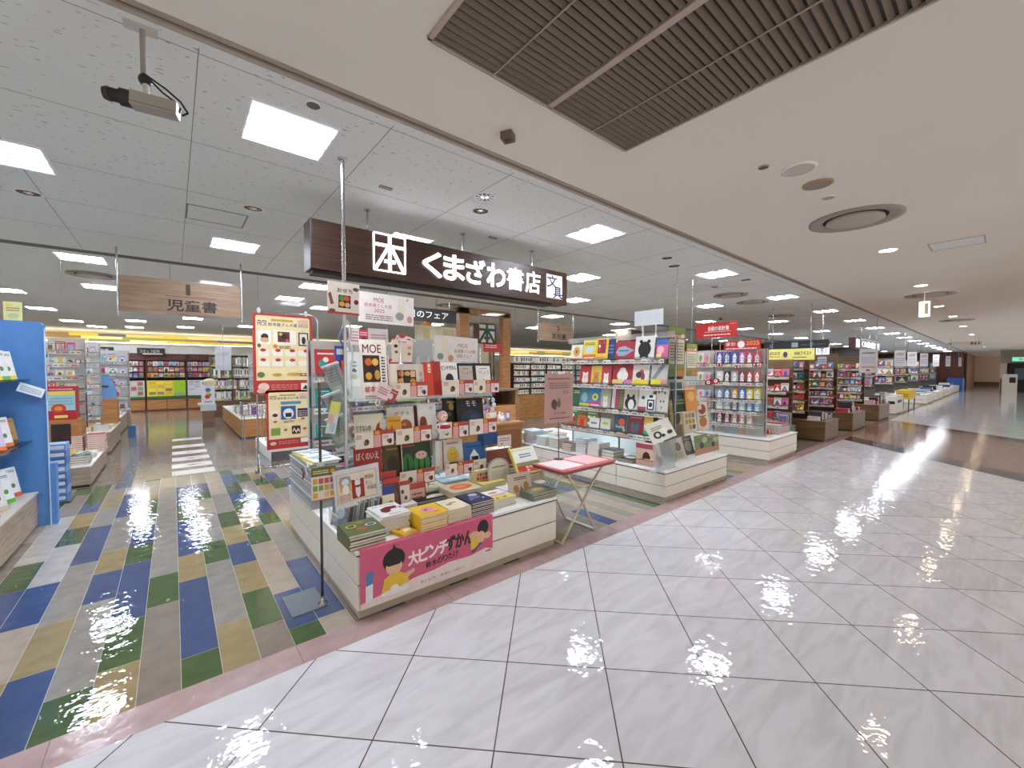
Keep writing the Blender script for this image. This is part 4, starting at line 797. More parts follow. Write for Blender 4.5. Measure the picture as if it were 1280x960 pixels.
S('picture_book', 'white picture book with orange bears and a red ball', 'behind the white worm stack', 3, (515, 650), (548, 640), .22, .011, '#ece8e4', [('d', .3, .6, .2, .2, '#b8742e'), ('d', .65, .4, .18, .14, '#c0342e'), ('r', .75, .6, .95, .75, '#3a5ab8')], dy=.22, dx=-.07)
S('picture_book', 'pale picture book with a leafy pattern', 'under the lowest title cards', 2, (538, 625), (575, 615), .24, .016, '#e0d9b8', [('d', .4, .5, .3, .2, '#f2ecd0'), ('d', .3, .4, .1, .08, '#b8804a'), ('d', .7, .6, .12, .06, '#b8606a')], dy=.16, dx=-.05)
S('picture_book', 'cream picture book with a big orange sun', 'in the middle of the near island', 6, (583, 634), (618, 624), .26, .014, '#cfc4a4', [('d', .5, .5, .36, .3, '#e2622a'), ('d', .5, .5, .18, .14, '#e88a4a')], dy=.13, dx=-.03)
S('picture_book', 'cream picture book with a dark orange fruit', 'behind the navy stack', 6, (618, 622), (645, 614), .26, .014, '#e0d27a', [('d', .45, .55, .38, .3, '#c2401e'), ('d', .5, .6, .12, .1, '#d86a3a')], dy=.12, dx=-.03)
S('picture_book', 'pale blue picture book', 'against the foot of the near rack', 3, (570, 614), (602, 605), .2, .014, '#b9cdda', [('b', .1, .7, .9, .9, 2, '#5a7a9a'), ('d', .5, .4, .2, .15, '#e8ecee')], dy=.16, dx=-.02)
S('picture_book', 'white picture book with faint figures', 'behind the yellow-banded stack', 4, (640, 622), (668, 614), .25, .011, '#ecebe8', [('d', .6, .5, .12, .1, '#c9a08a'), ('b', .1, .75, .7, .9, 2, '#a8b0b8')], dy=.06, dx=-.02)
S('picture_book', 'grey-green picture book with a golden animal', 'at the far corner of the near island', 5, (668, 628), (694, 619), .25, .012, '#6e7460', [('p', [(.2, .3), (.4, .6), (.8, .5), (.7, .25)], '#b8944a'), ('r', 0, 0, 1, .08, '#5a6050')])
S('picture_book', 'dark red boxed book', 'behind the tombstone-shaped sign', 3, (643, 600), (663, 594), .2, .03, '#5f1e26', [('b', .1, .4, .9, .7, 2, '#c9b8a8')], dy=.12)
S('picture_book', 'olive cardboard-covered book', 'beyond the pale pamphlet', 3, (672, 606), (688, 600), .16, .024, '#8a8048', [], dy=.1)
# standing on the worktop between stacks
def standee(kind, label, box, Y, t_, cover, ops, lean=.2, cat='book', spine=None):
    x, z, w, h = boxY(*box, Y); bm = book_meshes((label,), w, (z+h-AH)/math.cos(lean), t_, cover, ops, spine)
    return place_book(bm, kind, label, cat, None, (x+w/2, Y+t_/2, AH+.001), 0, lean)
standee('picture_book', 'picture book with a brown loaf on a white cloth, standing behind the worm stack', (462, 612, 487, 650), 3.02, .012, '#e4dccc', [('p', [(.05, 0), (.1, .6), (.4, .9), (.7, .6), (.75, 0)], '#8a3e22'), ('p', [(.35, .1), (.45, .6), (.55, .1)], '#ddd0c0'), ('r', .66, .2, 1, .5, '#e8c9a0')])
standee('title_card', 'small cream card with a dark blue heading, among the stacks', (479, 608, 494, 640), 2.98, .003, '#eee2c8', [('r', 0, .72, 1, 1, '#34468a'), ('d', .7, .4, .25, .12, '#c9843a')], .1, 'card')
standee('picture_book', 'picture book with a chocolate brown dog face, standing in the middle', (482, 600, 502, 640), 3.1, .012, '#5a2a1a', [('r', .0, .85, 1, 1, '#c03a2e'), ('d', .5, .4, .35, .3, '#7a3e26'), ('d', .5, .3, .15, .1, '#2a1610')])
standee('title_card', 'red and white title card with cherries, standing before the red book', (478, 590, 497, 618), 3.2, .003, '#ece0dc', [('r', 0, .74, 1, 1, '#b8403a'), ('d', .3, .4, .12, .12, '#8a2a2a'), ('d', .6, .4, .12, .12, '#8a2a2a'), ('b', .1, .05, .9, .2, 1, '#4a3a38')], .1, 'card')
standee('title_card', 'spotted white and red title card beside the brown dog book', (500, 602, 513, 636), 3.12, .003, '#e2d8ce', [('r', 0, .84, 1, 1, '#b8403a'), ('d', .3, .6, .15, .08, '#5a3a30'), ('d', .6, .35, .15, .08, '#5a3a30')], .1, 'card')
standee('title_card', 'red title card with a faint cream panel over the leafy book', (511, 604, 533, 625), 3.16, .003, '#b0443e', [('r', .08, 0, .92, .7, '#d8b0a4'), ('b', .2, .2, .8, .6, 2, '#9a5a50')], .1, 'card')
# tombstone-shaped card stand
x, z, w_, h_ = boxY(611, 573, 639, 612, 3.05)
t = T('arched_sign', 'pale grey arched sign board speckled with tiny writing', 'sign', (x+w_/2, 3.05, AH)); b = MB(); hh = z+h_-AH
pts = [(0, 0), (w_, 0), (w_, hh*.62)]+[(w_/2+w_/2*math.cos(a*math.pi/10), hh*.62+hh*.38*math.sin(a*math.pi/10)) for a in range(1, 10)]+[(0, hh*.62)]
M = FY(x, 3.05, AH+.001) @ Matrix.Rotation(-.12, 4, 'X'); b.prism(pts, -.006, 0, '#b4aea6', M)
pin = [(w_/2+(q[0]-w_/2)*.88, hh*.03+q[1]*.92) for q in pts]; b.prism(pin, 0, .001, '#d8d0c0', M); art(b, M, w_, hh, [('b', .2, .7, .8, .76, 1, INK), ('b', .15, .1, .85, .62, 9, '#c2b8a8')], .0012); sub(b, 'board', t)
b = MB(); b.box(x+w_*.3, x+w_*.7, 3.055, 3.12, AH+.001, AH+.006, '#b4aea6'); sub(b, 'foot', t)
standee('floral_box', 'small cream box with red flowers beside the arched sign', (594, 588, 611, 612), 3.12, .06, '#dccb9a', [('g', .1, .1, .9, .9, 4, 4, ['#b8484a', '#c98a5a', '#6a7a4a'])], 0, 'box')
standee('pamphlet', 'pale pamphlet with two golden loaves, leaning at the right end of the near island'.replace(' at the right end of', ' near the corner of'), (638, 593, 666, 640), 2.72, .008, '#cdbcae', [('b', .25, .72, .8, .88, 2, '#4a3a34'), ('d', .3, .38, .12, .16, '#b8783a'), ('d', .75, .42, .12, .18, '#b8783a'), ('p', [(.48, .25), (.52, .5), (.6, .25)], '#5a5a54'), ('b', .2, .08, .8, .12, 1, '#7a6a5a')], .22, 'pamphlet')
# acrylic tray of grey cases at the aisle corner
t = T('acrylic_tray', 'clear acrylic tray at the aisle corner holding upright grey cases', 'tray', (.97, 3.0, AH)); b = MB()
AC = clear('acrylic', '#f2f8f8', .08)
b.box(.86, 1.16, 2.93, 3.15, AH+.001, AH+.006, AC); b.add([(.86, 2.93, AH), (1.16, 2.93, AH), (1.16, 2.93, AH+.06), (.86, 2.93, AH+.10)], [(0, 1, 2, 3)], AC); b.add([(.86, 2.93, AH), (.86, 3.15, AH), (.86, 3.15, AH+.12), (.86, 2.93, AH+.10)], [(0, 1, 2, 3)], AC)
b.box(.858, .862, 2.93, 3.15, AH+.096, AH+.104, '#cfd4d4'); sub(b, 'tray', t)
for i in range(7):
    bm = book_meshes(('case', i % 3), .13, .17, .022, ['#7d8a96', '#59635a', '#a7a9a6'][i % 3], [('d', .5, .5, .3, .25, ['#b8c2cc', '#8a927e', '#6a6a6a'][i % 3]), ('b', .1, .8, .9, .92, 1, '#dfe2e2')])
    place_book(bm, 'disc_case', f'upright {["blue-grey", "dark green", "light grey"][i % 3]} case, {["first", "second", "third", "fourth", "fifth", "sixth", "seventh"][i]} from the aisle in the clear tray', 'case', None, (.90+i*.036, 3.04, AH+.007), -.9, .25)
# ---- acrylic pamphlet bin on the aisle side with paper on top
t = T('acrylic_pamphlet_bin', 'clear stacked pamphlet bin full of papers on the aisle side of the near island', 'leaflet holder', (.98, 3.9, AH))
bx0, bx1, by0, by1, bh = .83, 1.06, 3.53, 4.3, .78
b = MB(); b.box(bx0+.01, bx1-.01, by0+.01, by1-.01, AH+.002, bh-.01, '#a3a6a6')
for k in range(9): b.box(bx0+.004, bx1-.004, by0+.004, by1-.004, AH+.02+k*.036, AH+.036+k*.036, ['#b9bcbc', '#8b8f90', '#cfccca', '#a89a98'][k % 4])
sub(b, 'paper_fill', t)
b = MB()
b.add([(bx0, by0, AH), (bx1, by0, AH), (bx1, by0, bh), (bx0, by0, bh)], [(0, 1, 2, 3)], film()); b.add([(bx0, by0, AH), (bx0, by1, AH), (bx0, by1, bh), (bx0, by0, bh)], [(0, 1, 2, 3)], film()); sub(b, 'clear_side', t)
for k in range(3):
    b = MB(); b.box(bx0-.004, bx1+.004, by0-.004, by1+.004, AH+.1+k*.11, AH+.106+k*.11, '#c9cdce'); sub(b, 'tray_rim', t)
b = MB(); b.path([(bx0-.003, 3.62, .80), (bx0-.006, 3.58, .77), (bx0-.006, 3.66, .75), (bx0-.006, 3.60, .70)], .006, '#e6e8e8'); b.path([(bx0-.006, 3.8, .72), (bx0-.008, 3.72, .69), (bx0-.008, 3.76, .64)], .007, '#8a2430'); sub(b, 'ribbon_clip', t)
for i in range(4):
    w, h = .20, .30; yb = [3.54, 3.84][i % 2]
    bm = book_meshes(('flyer', i), .225, .33, .012, '#efeeea', [('r', .04, .04, .96, .94, '#f2f0ee'), ('b', .1, .6, .9, .85, 3, '#5a86a8'), ('r', .3, .3, .8, .38, '#232c7a'), ('d', .3, .5, .18, .08, '#8fc2b0'), ('r', 0, .0, .05, 1, '#e3cf3a')], '#e8d8a0')
    place_book(bm, 'flyer_pad', ('white flyer pad with a dark blue strip on the clear bin, '+['front lower', 'rear lower', 'front upper', 'rear upper'][i]), 'flyer', None, ((bx0+bx1)/2+.005*i, yb+.18, bh+.001+(i//2)*.0135), .05*i, flat=True)
# ---- stand with base plate carrying two cards
PX2, PY2 = .733, 2.86
t = T('card_stand', 'slim grey floor stand with a flat square base plate beside the near island', 'stand', (.64, 2.95, 0))
b = MB(); b.box(-.105, .105, -.15, .15, 0, .006, '#6d747c', Matrix.Translation((.645, 2.965, .001)) @ Matrix.Rotation(.02, 4, 'Z')); sub(b, 'base_plate', t, bevel=.002)
b = MB(); b.tube((PX2, PY2, .006), (PX2, PY2, 1.41), .0085, DARKMETAL, 10); b.tube((PX2, PY2, 1.41), (PX2, PY2, 1.47), .011, '#6a5640', 10); sub(b, 'pole', t)
b = MB(); b.lathe([(.03, .006), (.03, .012), (.012, .02), (.012, .06)], (PX2, PY2, 0), CHROME, 14); sub(b, 'foot_flange', t)
b = MB(); b.box(PX2-.02, PX2+.02, PY2-.014, PY2+.014, .92, .95, '#cfcfcf'); sub(b, 'clamp', t)
x, z, w_, h_ = boxY(389, 583, 420, 625, PY2-.03)
paper('menu_card', 'olive-headed card with a grid of small coloured photos, on the slim floor stand', 'card', FY(x, PY2-.03, z), w_, h_, '#efe3cf', [('r', 0, .72, 1, 1, '#6a6a22'), ('b', .08, .80, .7, .92, 2, '#e6dcc0'), ('d', .86, .83, .1, .08, '#e0a82a'), ('g', .04, .06, .96, .68, 4, 3, ['#e0a83a', '#c85a6a', '#dc6a3a', '#8aa05a', '#b8a0c8', '#e8c890', '#efe3cf']), ('r', 0, 0, 1, .03, '#b84a2a')], .002)
x, z, w_, h_ = boxY(419, 580, 476, 631, PY2-.06)
t = T('framed_card', 'white framed card with a lucky cat drawing on red, clipped to the slim floor stand', 'sign', (x+w_/2, PY2-.06, z)); M = FY(x, PY2-.06, z+.01) @ Matrix.Rotation(.07, 4, 'Z')
b = MB(); b.box(0, w_, 0, h_*.86, -.004, 0, '#dfe0e2', M); sub(b, 'white_board', t)
b = MB(); art(b, M, w_, h_*.86, [('r', .06, .08, .92, .86, '#efe0cc'), ('f', .06, .08, .92, .86, .006, '#4a4038'), ('r', .12, .38, .36, .8, '#edb84a'), ('d', .24, .66, .13, .15, '#9aa6b8'), ('d', .24, .64, .08, .10, '#e8eaec'), ('d', .24, .42, .07, .14, '#f4f2ee'), ('r', .37, .12, .64, .66, '#a82c28'), ('d', .5, .56, .065, .09, '#f2f0ee'), ('d', .46, .66, .02, .04, '#f2f0ee'), ('d', .54, .66, .02, .04, '#f2f0ee'), ('d', .5, .34, .055, .2, '#f2f0ee'), ('d', .5, .46, .05, .03, INK),
   ('t', .66, .60, .2, .13, '世田谷', '#4a4a58'), ('t', .68, .44, .14, .12, 'むじ', '#4a4a58'), ('t', .70, .28, .2, .13, '本箱店', '#4a4a58'), ('b', .1, .12, .33, .32, 4, '#c9a090')], .0006); sub(b, 'card_print', t)
b = MB()
for k in range(9): b.ell(M @ Vector((.01+k*.016, -.012+.004*(k % 2), 0)), .012, .006, .012, '#e4e4e2', 8, 5)
sub(b, 'lace_edge', t)
# rear part: blue and cork boxes at the far end of the rack, small pink tag
rackbook('storage_box', 'blue cardboard box at the mall end of the near rack', (604, 540, 622, 561), RY+.03, .1, '#1f4f86', [], 0, cat='box', zfix=.80)
rackbook('storage_box', 'reddish brown box below the blue box at the end of the near rack', (608, 561, 642, 592), RY+.1, .16, '#8a4a2e', [('r', .75, .7, .98, 1, '#9a5a3a')], 0, cat='box', zfix=.545)
b = MB(); b.box(2.36, 2.64, 3.32, 3.56, AH, .545, '#c9c4bb'); tag(b.build('riser_block', origin=(2.5, 3.4, AH)), 'pale riser block under the reddish brown box', 'riser')
b = MB(); b.box(2.37, 2.5, 3.34, 3.42, .77, .80, clear('acrylic_edge', '#dfeceb', .3)); b.tube((2.44, 3.38, .545), (2.44, 3.38, .78), .006, CHROME); tag(b.build('acrylic_riser', origin=(2.44, 3.38, .545)), 'small clear riser holding the blue cardboard box', 'riser')
cardY('price_tag', 'small white tag with pink lettering beside the blue cardboard box', (622, 544, 639, 558), RY-.02, '#e2dad6', [('b', .1, .5, .9, .85, 2, '#b86a70'), ('d', .3, .25, .1, .1, '#c9a05a')], 'price tag', stand=.60)
# ================================================================== GENERATED RACKS
CN = {'#c8342c': 'red', '#e8c22e': 'yellow', '#3a6ea8': 'blue', '#4d8a4a': 'green', '#e07a30': 'orange', '#d86a94': 'pink', '#6d4c9a': 'purple', '#2f9a9a': 'teal', '#8a5a3a': 'brown', '#efe6d2': 'cream', '#222836': 'black', '#a8c8dc': 'pale blue', '#f0f0ee': 'white', '#b83850': 'crimson'}
NTH = ['first', 'second', 'third', 'fourth', 'fifth', 'sixth', 'seventh', 'eighth', 'ninth', 'tenth', 'eleventh', 'twelfth', 'thirteenth', 'fourteenth', 'fifteenth', 'sixteenth']
def rbX(kind, label, box, X, t_, cover, ops, lean=.14, spine=None, cat='book', group=None, zfix=None):
    y, z, w, h = boxX(*box, X); h = h/math.cos(lean)
    if zfix is not None: h += z-zfix; z = zfix
    bm = book_meshes((label,), w, h, t_, cover, ops, spine)
    return place_book(bm, kind, label, cat, group, (X+t_/2, y-w/2, z), -math.pi/2, lean)
_gen = {}
def gen_book(r, w, h, t_, pal=PAL):
    c = r.choice(pal); k = (c, round(w, 2), round(h, 2), r.randrange(4))
    if k not in _gen: _gen[k] = book_meshes(('gen',)+k, w, h, t_, c, rand_art(random.Random(str(k)), c))
    return _gen[k], CN.get(c, 'pale')
def wood_box_island(name, label, x0, x1, y0, y1, h, m=WD_MID, top=None):
    t = T(name, label, 'display island', ((x0+x1)/2, (y0+y1)/2, 0))
    b = MB(); b.box(x0, x1, y0, y1, .03, h-.02, m); sub(b, 'carcass', t)
    b = MB(); b.box(x0+.02, x1-.02, y0+.02, y1-.02, 0, .03, '#2f2722'); sub(b, 'plinth', t)
    b = MB(); b.box(x0-.01, x1+.01, y0-.01, y1+.01, h-.02, h, top or m); sub(b, 'worktop', t, bevel=.003); return t
def rack_frame(name, label, axis, P, a0, a1, zs, ztop, zbase, depth=.2, posts=(), wood=None, back=None):
    """rack facing -X (axis x, plane P, a = y range) or -Y (axis y, plane P, a = x range)"""
    mid = (a0+a1)/2; loc = (P+depth/2, mid, zbase) if axis == 'x' else (mid, P+depth/2, zbase)
    t = T(name, label, 'display rack', loc)
    def bx(b, a, c, d0, d1, z0, z1, m):
        return b.box(P+d0, P+d1, a, c, z0, z1, m) if axis == 'x' else b.box(a, c, P+d0, P+d1, z0, z1, m)
    for p in posts:
        b = MB(); bx(b, p-.009, p+.009, depth-.02, depth, zbase, ztop, wood or CHROME); sub(b, 'upright', t)
    for z in zs:
        b = MB(); bx(b, a0, a1, -.03, depth-.025, z-.006, z, wood or clear('acrylic', '#f2f8f8', .08)); bx(b, a0, a1, -.034, -.03, z-.006, z+.022, wood or clear('acrylic_edge', '#dfeceb', .3)); sub(b, 'shelf', t)
        b = MB(); M = (FX(P-.036, a1, z-.058) if axis == 'x' else FY(a0, P-.036, z-.058)); W = a1-a0; q = 0; rr = random.Random(int(z*100)+int(a0*10))
        while q < W-.06:
            e = rr.choice([.04, .06, .09]); b.box(q, q+e, 0, rr.choice([.05, .055, .04]), -.0015, 0, rr.choice(['#e6e2dc', '#d8d4ce', '#efece4', '#cfc9c2', '#e8dcc4', '#d8b8b4', '#c8d0d8']), M)
            b.flat([(q+.008, .015), (q+e-.008, .015), (q+e-.008, .035), (q+.008, .035)], .0005, rr.choice(['#8a7f78', '#b8606a', '#5a6a7a', '#a89a8a']), M); q += e+.004
        sub(b, 'label_strip', t)
    b = MB(); bx(b, a0, a1, depth, depth+.008, zbase, ztop, wood or back or '#cfccc6'); sub(b, 'back_panel', t)
    return t
def fill_row(axis, P, a0, a1, z, h, r, kind, where, row, wmin=.13, wmax=.2, gap=.006, lean=.12, pal=PAL, cat='book', zoff=.001):
    """faced out books along a shelf, counted from its far end as seen from the mall"""
    a = a0; i = 0
    while True:
        w = round(r.uniform(wmin, wmax), 2); hh = min(h, round(w*1.32, 2)) if w*1.32 < h else h
        hh = round(min(h, w*r.choice([1.0, 1.3, 1.3])), 2)
        if a+w > a1: break
        bm, cn = gen_book(r, w, hh, .016, pal)
        o_ = NTH[i] if i < len(NTH) else 'last'
        lab = f'{cn} {kind.replace("_", " ")}, {o_} on the {row} of {where}'
        if axis == 'x': place_book(bm, kind, lab, cat, None, (P+.02, a+w/2, z+zoff), -math.pi/2, lean)
        else: place_book(bm, kind, lab, cat, None, (a+w/2, P+.02, z+zoff), 0, lean)
        a += w+gap; i += 1
def spine_row(axis, P, a0, a1, z, h, r, kind, label, group, pal, wmin=.015, wmax=.035, d=.11, cat='book'):
    """books standing spine out; built as single plain blocks with a title strip"""
    a = a0
    while a < a1-.05:
        w = round(r.uniform(wmin, wmax), 3); hh = round(h*r.choice([.9, .95, 1.0]), 3); c = r.choice(pal)
        k = ('spine', c, round(w, 2), hh, axis, d)
        if k not in _gen:
            b = MB(); w2 = round(w, 2) or .02; b.box(-w2/2, w2/2, 0, d, 0, hh, c); M = FY(-w2/2, 0, 0)
            b.flat([(w2*.25, hh*.35), (w2*.75, hh*.35), (w2*.75, hh*.85), (w2*.25, hh*.85)], .0006, r.choice(['#4a4440', '#f3f0ea', '#7a5a4a']), M)
            b.flat([(0, hh*.06), (w2, hh*.06), (w2, hh*.16), (0, hh*.16)], .0006, r.choice(['#c8342c', '#3a6ea8', '#4d8a4a', '#e8c22e', '#dcd8d0']), M)
            o = b.build('x'); _gen[k] = (o.data, w2); bpy.data.objects.remove(o)
        me, w2 = _gen[k]; o = bpy.data.objects.new(kind, me); COL.objects.link(o)
        if axis == 'y': o.location = (a+w2/2, P, z+.001)
        else: o.location = (P, a+w2/2, z+.001); o.rotation_euler = (0, 0, -math.pi/2)
        tag(o, label, cat, group); a += w2+.002
# ================================================================== FOLDING TABLE
zt = .665
t = T('folding_table', 'small folding table with a red and white top and cream crossed legs', 'table', (2.98, 2.65, 0))
LG = C('#cfc3ae', .3); tx0, tx1, ty0, ty1 = 2.62, 3.34, 2.46, 2.86
for y in (ty0+.03, ty1+.02):
    b = MB(); b.path([(2.63, y, .012), (3.06, y, zt-.16), (3.17, y, zt-.06), (3.2, y, zt-.035)], .011, LG); sub(b, 'leg', t)
    b = MB(); b.path([(3.12, y+.025, .012), (2.84, y+.025, zt-.2), (2.74, y+.025, zt-.07), (2.72, y+.025, zt-.035)], .011, LG); sub(b, 'leg', t)
b = MB(); b.tube((3.12, ty0+.05, .014), (3.12, ty1+.05, .014), .013, '#dfe2e4'); sub(b, 'foot_bar', t)
b = MB(); b.tube((2.63, ty0+.03, .014), (2.63, ty1+.03, .014), .011, LG); sub(b, 'foot_bar', t)
b = MB(); b.box(tx0, tx1, ty0, ty1, zt-.035, zt-.014, '#7a4a3a'); sub(b, 'tabletop', t, bevel=.003)
b = MB(); b.box(tx0-.01, tx1+.01, ty0-.012, ty1, zt-.014, zt, '#c85f62'); b.box(tx0+.03, tx0+.33, ty0+.05, ty1-.03, zt, zt+.002, '#eedcdc'); b.box(tx0+.37, tx1-.03, ty0+.05, ty1-.03, zt, zt+.002, '#e9b9b9'); sub(b, 'red_mat', t)
x, z, w_, h_ = boxY(681, 467, 716, 528, 2.82)
t = T('notice_stand', 'dusty pink notice with a squirrel drawing on a thin stand behind the folding table', 'sign', (x+w_/2, 2.82, zt))
b = MB(); M = FY(x, 2.82, z); b.box(0, w_, 0, h_, -.004, 0, '#c9a19a', M); art(b, M, w_, h_, [('b', .1, .88, .9, .93, 1, '#7a5550'), ('b', .15, .70, .85, .84, 3, '#96706a'), ('t', .62, .58, .2, .07, '月日', '#5d4743'), ('d', .32, .38, .10, .10, '#594845'), ('p', [(.24, .40), (.28, .48), (.34, .40), (.40, .26), (.30, .28)], '#594845'), ('d', .48, .38, .07, .07, '#7a605a'), ('p', [(.44, .45), (.46, .52), (.49, .45)], '#594845'), ('p', [(.50, .45), (.53, .52), (.54, .44)], '#594845'), ('t', .32, .16, .4, .06, 'りすの本', '#4f3c39', .01), ('b', .14, .08, .86, .12, 1, '#5d4743')], .0004); sub(b, 'notice_board', t)
b = MB(); b.tube((x+w_/2, 2.826, zt), (x+w_/2, 2.826, z+.03), .005, '#55504c'); b.lathe([(.05, 0), (.05, .006), (.006, .012)], (x+w_/2, 2.826, zt+.003), '#55504c', 14); sub(b, 'stem', t)
b = MB(); b.box(x+w_/2-.035, x+w_/2+.035, 2.812, 2.822, z+h_-.005, z+h_+.02, CHROME); sub(b, 'clip', t)
p = atY(668, 567, 2.95); t = T('leaflet_tray', 'slanted tray of green and red leaflets beside the folding table', 'leaflet holder', (p.x, 2.95, 0))
Mx = frame((p.x-.25, 2.9, .56), (1, -.12, .05), (.1, .55, .62))
b = MB(); b.box(0, .30, 0, .30, -.02, -.008, '#9b8a4a', Mx); b.box(0, .3, 0, .012, -.02, .02, '#d8cf8a', Mx); b.box(0, .012, 0, .3, -.02, .02, '#e2da6a', Mx); sub(b, 'tray', t)
b = MB(); b.box(.02, .29, .01, .29, -.008, .002, '#e6e2d6', Mx); M2 = Mx @ Matrix.Translation((.02, .01, .002)); art(b, M2, .27, .28, [('r', 0, 0, 1, .3, '#b8332c'), ('g', .03, .04, .97, .28, 6, 2, ['#e8b8a8', '#d8502e', '#c8281e']), ('d', .5, .68, .4, .22, '#dfe6e4'), ('b', .25, .6, .75, .78, 2, '#4a4e5a'), ('r', 0, .3, 1, .42, '#7a8a4a'), ('b', .0, .88, .9, .96, 1, '#c8d05a')]); sub(b, 'leaflet', t)
b = MB(); b.path([(p.x-.12, 2.95, .56), (p.x-.05, 2.95, .3), (p.x+.02, 2.95, .01)], .009, CHROME); b.box(p.x-.08, p.x+.12, 2.9, 3.04, .001, .012, '#4a4a4a'); sub(b, 'stand', t)
# ================================================================== MIDDLE ISLAND
BH = .362; BX = 4.75
rack_frame('picture_book_rack', 'long clear rack of picture books on the middle island', 'x', BX, 2.70, 4.48, (1.70, 1.355, 1.01, .70), 1.98, BH, .22, (2.72, 3.57, 4.46), back=clear('acrylic_back', '#e4ecec', .05))
R1, R2, R3, R4 = 1.701, 1.356, 1.011, .701
rbX('picture_book', 'white picture book with a big black bear, on the top shelf of the middle rack', (793, 420, 817, 448), BX+.02, .016, '#eceae6', [('d', .5, .42, .33, .34, '#15110f'), ('d', .3, .76, .09, .08, '#15110f'), ('d', .7, .76, .09, .08, '#15110f'), ('r', .28, .04, .42, .2, '#15110f'), ('r', .58, .04, .72, .2, '#15110f'), ('d', .5, .6, .08, .05, '#2e2420')], zfix=R1)
rbX('picture_book', 'red picture book with a pale blue whale-like shape, next to the black bear', (768, 427, 793, 448), BX+.03, .016, '#b3263a', [('p', [(.05, .4), (.2, .7), (.5, .75), (.75, .6), (.95, .5), (.75, .35), (.5, .2), (.2, .2)], '#93a9bd'), ('b', .2, .45, .7, .6, 1, '#3a4a6a')], zfix=R1)
rbX('picture_book', 'thick blue-spined picture book with a red cover at the rack upright', (757, 424, 768, 448), BX+.02, .05, '#1f3464', [('b', .2, .3, .8, .8, 3, '#6a84b8')], zfix=R1)
rbX('picture_book', 'yellow-bordered red picture book with white shapes, on the top shelf of the middle rack', (744, 423, 759, 448), BX+.01, .04, '#e8c22e', [('r', .14, .3, .82, .94, '#8f1f2c'), ('g', .2, .4, .76, .88, 3, 3, ['#8f1f2c', '#f0e6dc', '#c83a4a']), ('b', .1, .08, .9, .2, 1, '#b8942a')], zfix=R1)
rbX('picture_book', 'yellow dog picture book with an orange band', (728, 425, 744, 448), BX+.01, .03, '#e6d456', [('r', 0, 0, 1, .28, '#e8602a'), ('b', .1, .08, .9, .2, 1, '#f6ece0'), ('d', .5, .5, .3, .18, '#cfe0e8'), ('b', .1, .75, .9, .9, 2, '#3a4a3a')], zfix=R1)
rbX('picture_book', 'small white book with a yellow ring, farthest on the top shelf', (713, 431, 727, 447), BX+.01, .02, '#e6e2d2', [('d', .5, .55, .3, .32, '#d8a02a'), ('d', .5, .55, .1, .12, '#6a5a3a'), ('r', 0, 0, 1, .12, '#a82c3a')], zfix=R1)
rbX('picture_book', 'pink and blue picture book at the mall end of the top shelf', (819, 424, 834, 448), BX+.03, .016, '#d86a94', [('r', 0, .72, 1, 1, '#3a6ab8'), ('d', .4, .45, .3, .2, '#f0b8c8'), ('r', .1, .0, .5, .25, '#e8e07a')], zfix=R1)
for i, (bx, c, ops, lab) in enumerate([
    ((724, 457, 738, 478), '#b3262c', beast(rng, .5, .4, .4, '#f0d8cc', INK), 'red picture book with a pink child, farthest on the second shelf'),
    ((738, 457, 751, 478), '#e3be3c', beast(rng, .5, .4, .42, '#c88a4a', INK), 'yellow picture book with a brown child, second shelf of the middle rack'),
    ((751, 457, 763, 478), '#c23a44', beast(rng, .5, .35, .4, '#efe6dc', INK), 'crimson picture book with a pale child beside the rack upright'),
    ((765, 456, 790, 479), '#a3202a', [('d', .5, .45, .27, .3, '#ece6e2'), ('d', .5, .7, .16, .16, '#ece6e2'), ('r', 0, 0, .55, .25, '#e8c878'), ('r', .6, 0, 1, .25, '#c87aa8')], 'dark red picture book with a white ghostly figure'),
    ((790, 456, 810, 480), '#e6e0d6', [('d', .55, .6, .16, .16, '#c83a5a'), ('d', .4, .5, .2, .16, '#3a3032'), ('d', .65, .4, .12, .2, '#8a3a5a'), ('r', 0, 0, 1, .26, '#e8d42a')], 'white picture book with a pink-haired figure and yellow band'),
    ((813, 456, 833, 480), '#c9cbc8', [('p', [(0, .3), (.6, 1), (.9, 1), (.3, .3)], '#8a8e92'), ('r', 0, 0, .6, .3, '#e0d82a'), ('r', .65, 0, 1, .3, '#d8938a')], 'grey slanting-striped picture book with a yellow band at the mall end')]):
    rbX('picture_book', lab, bx, BX+.02, .016, c, ops, zfix=R2)
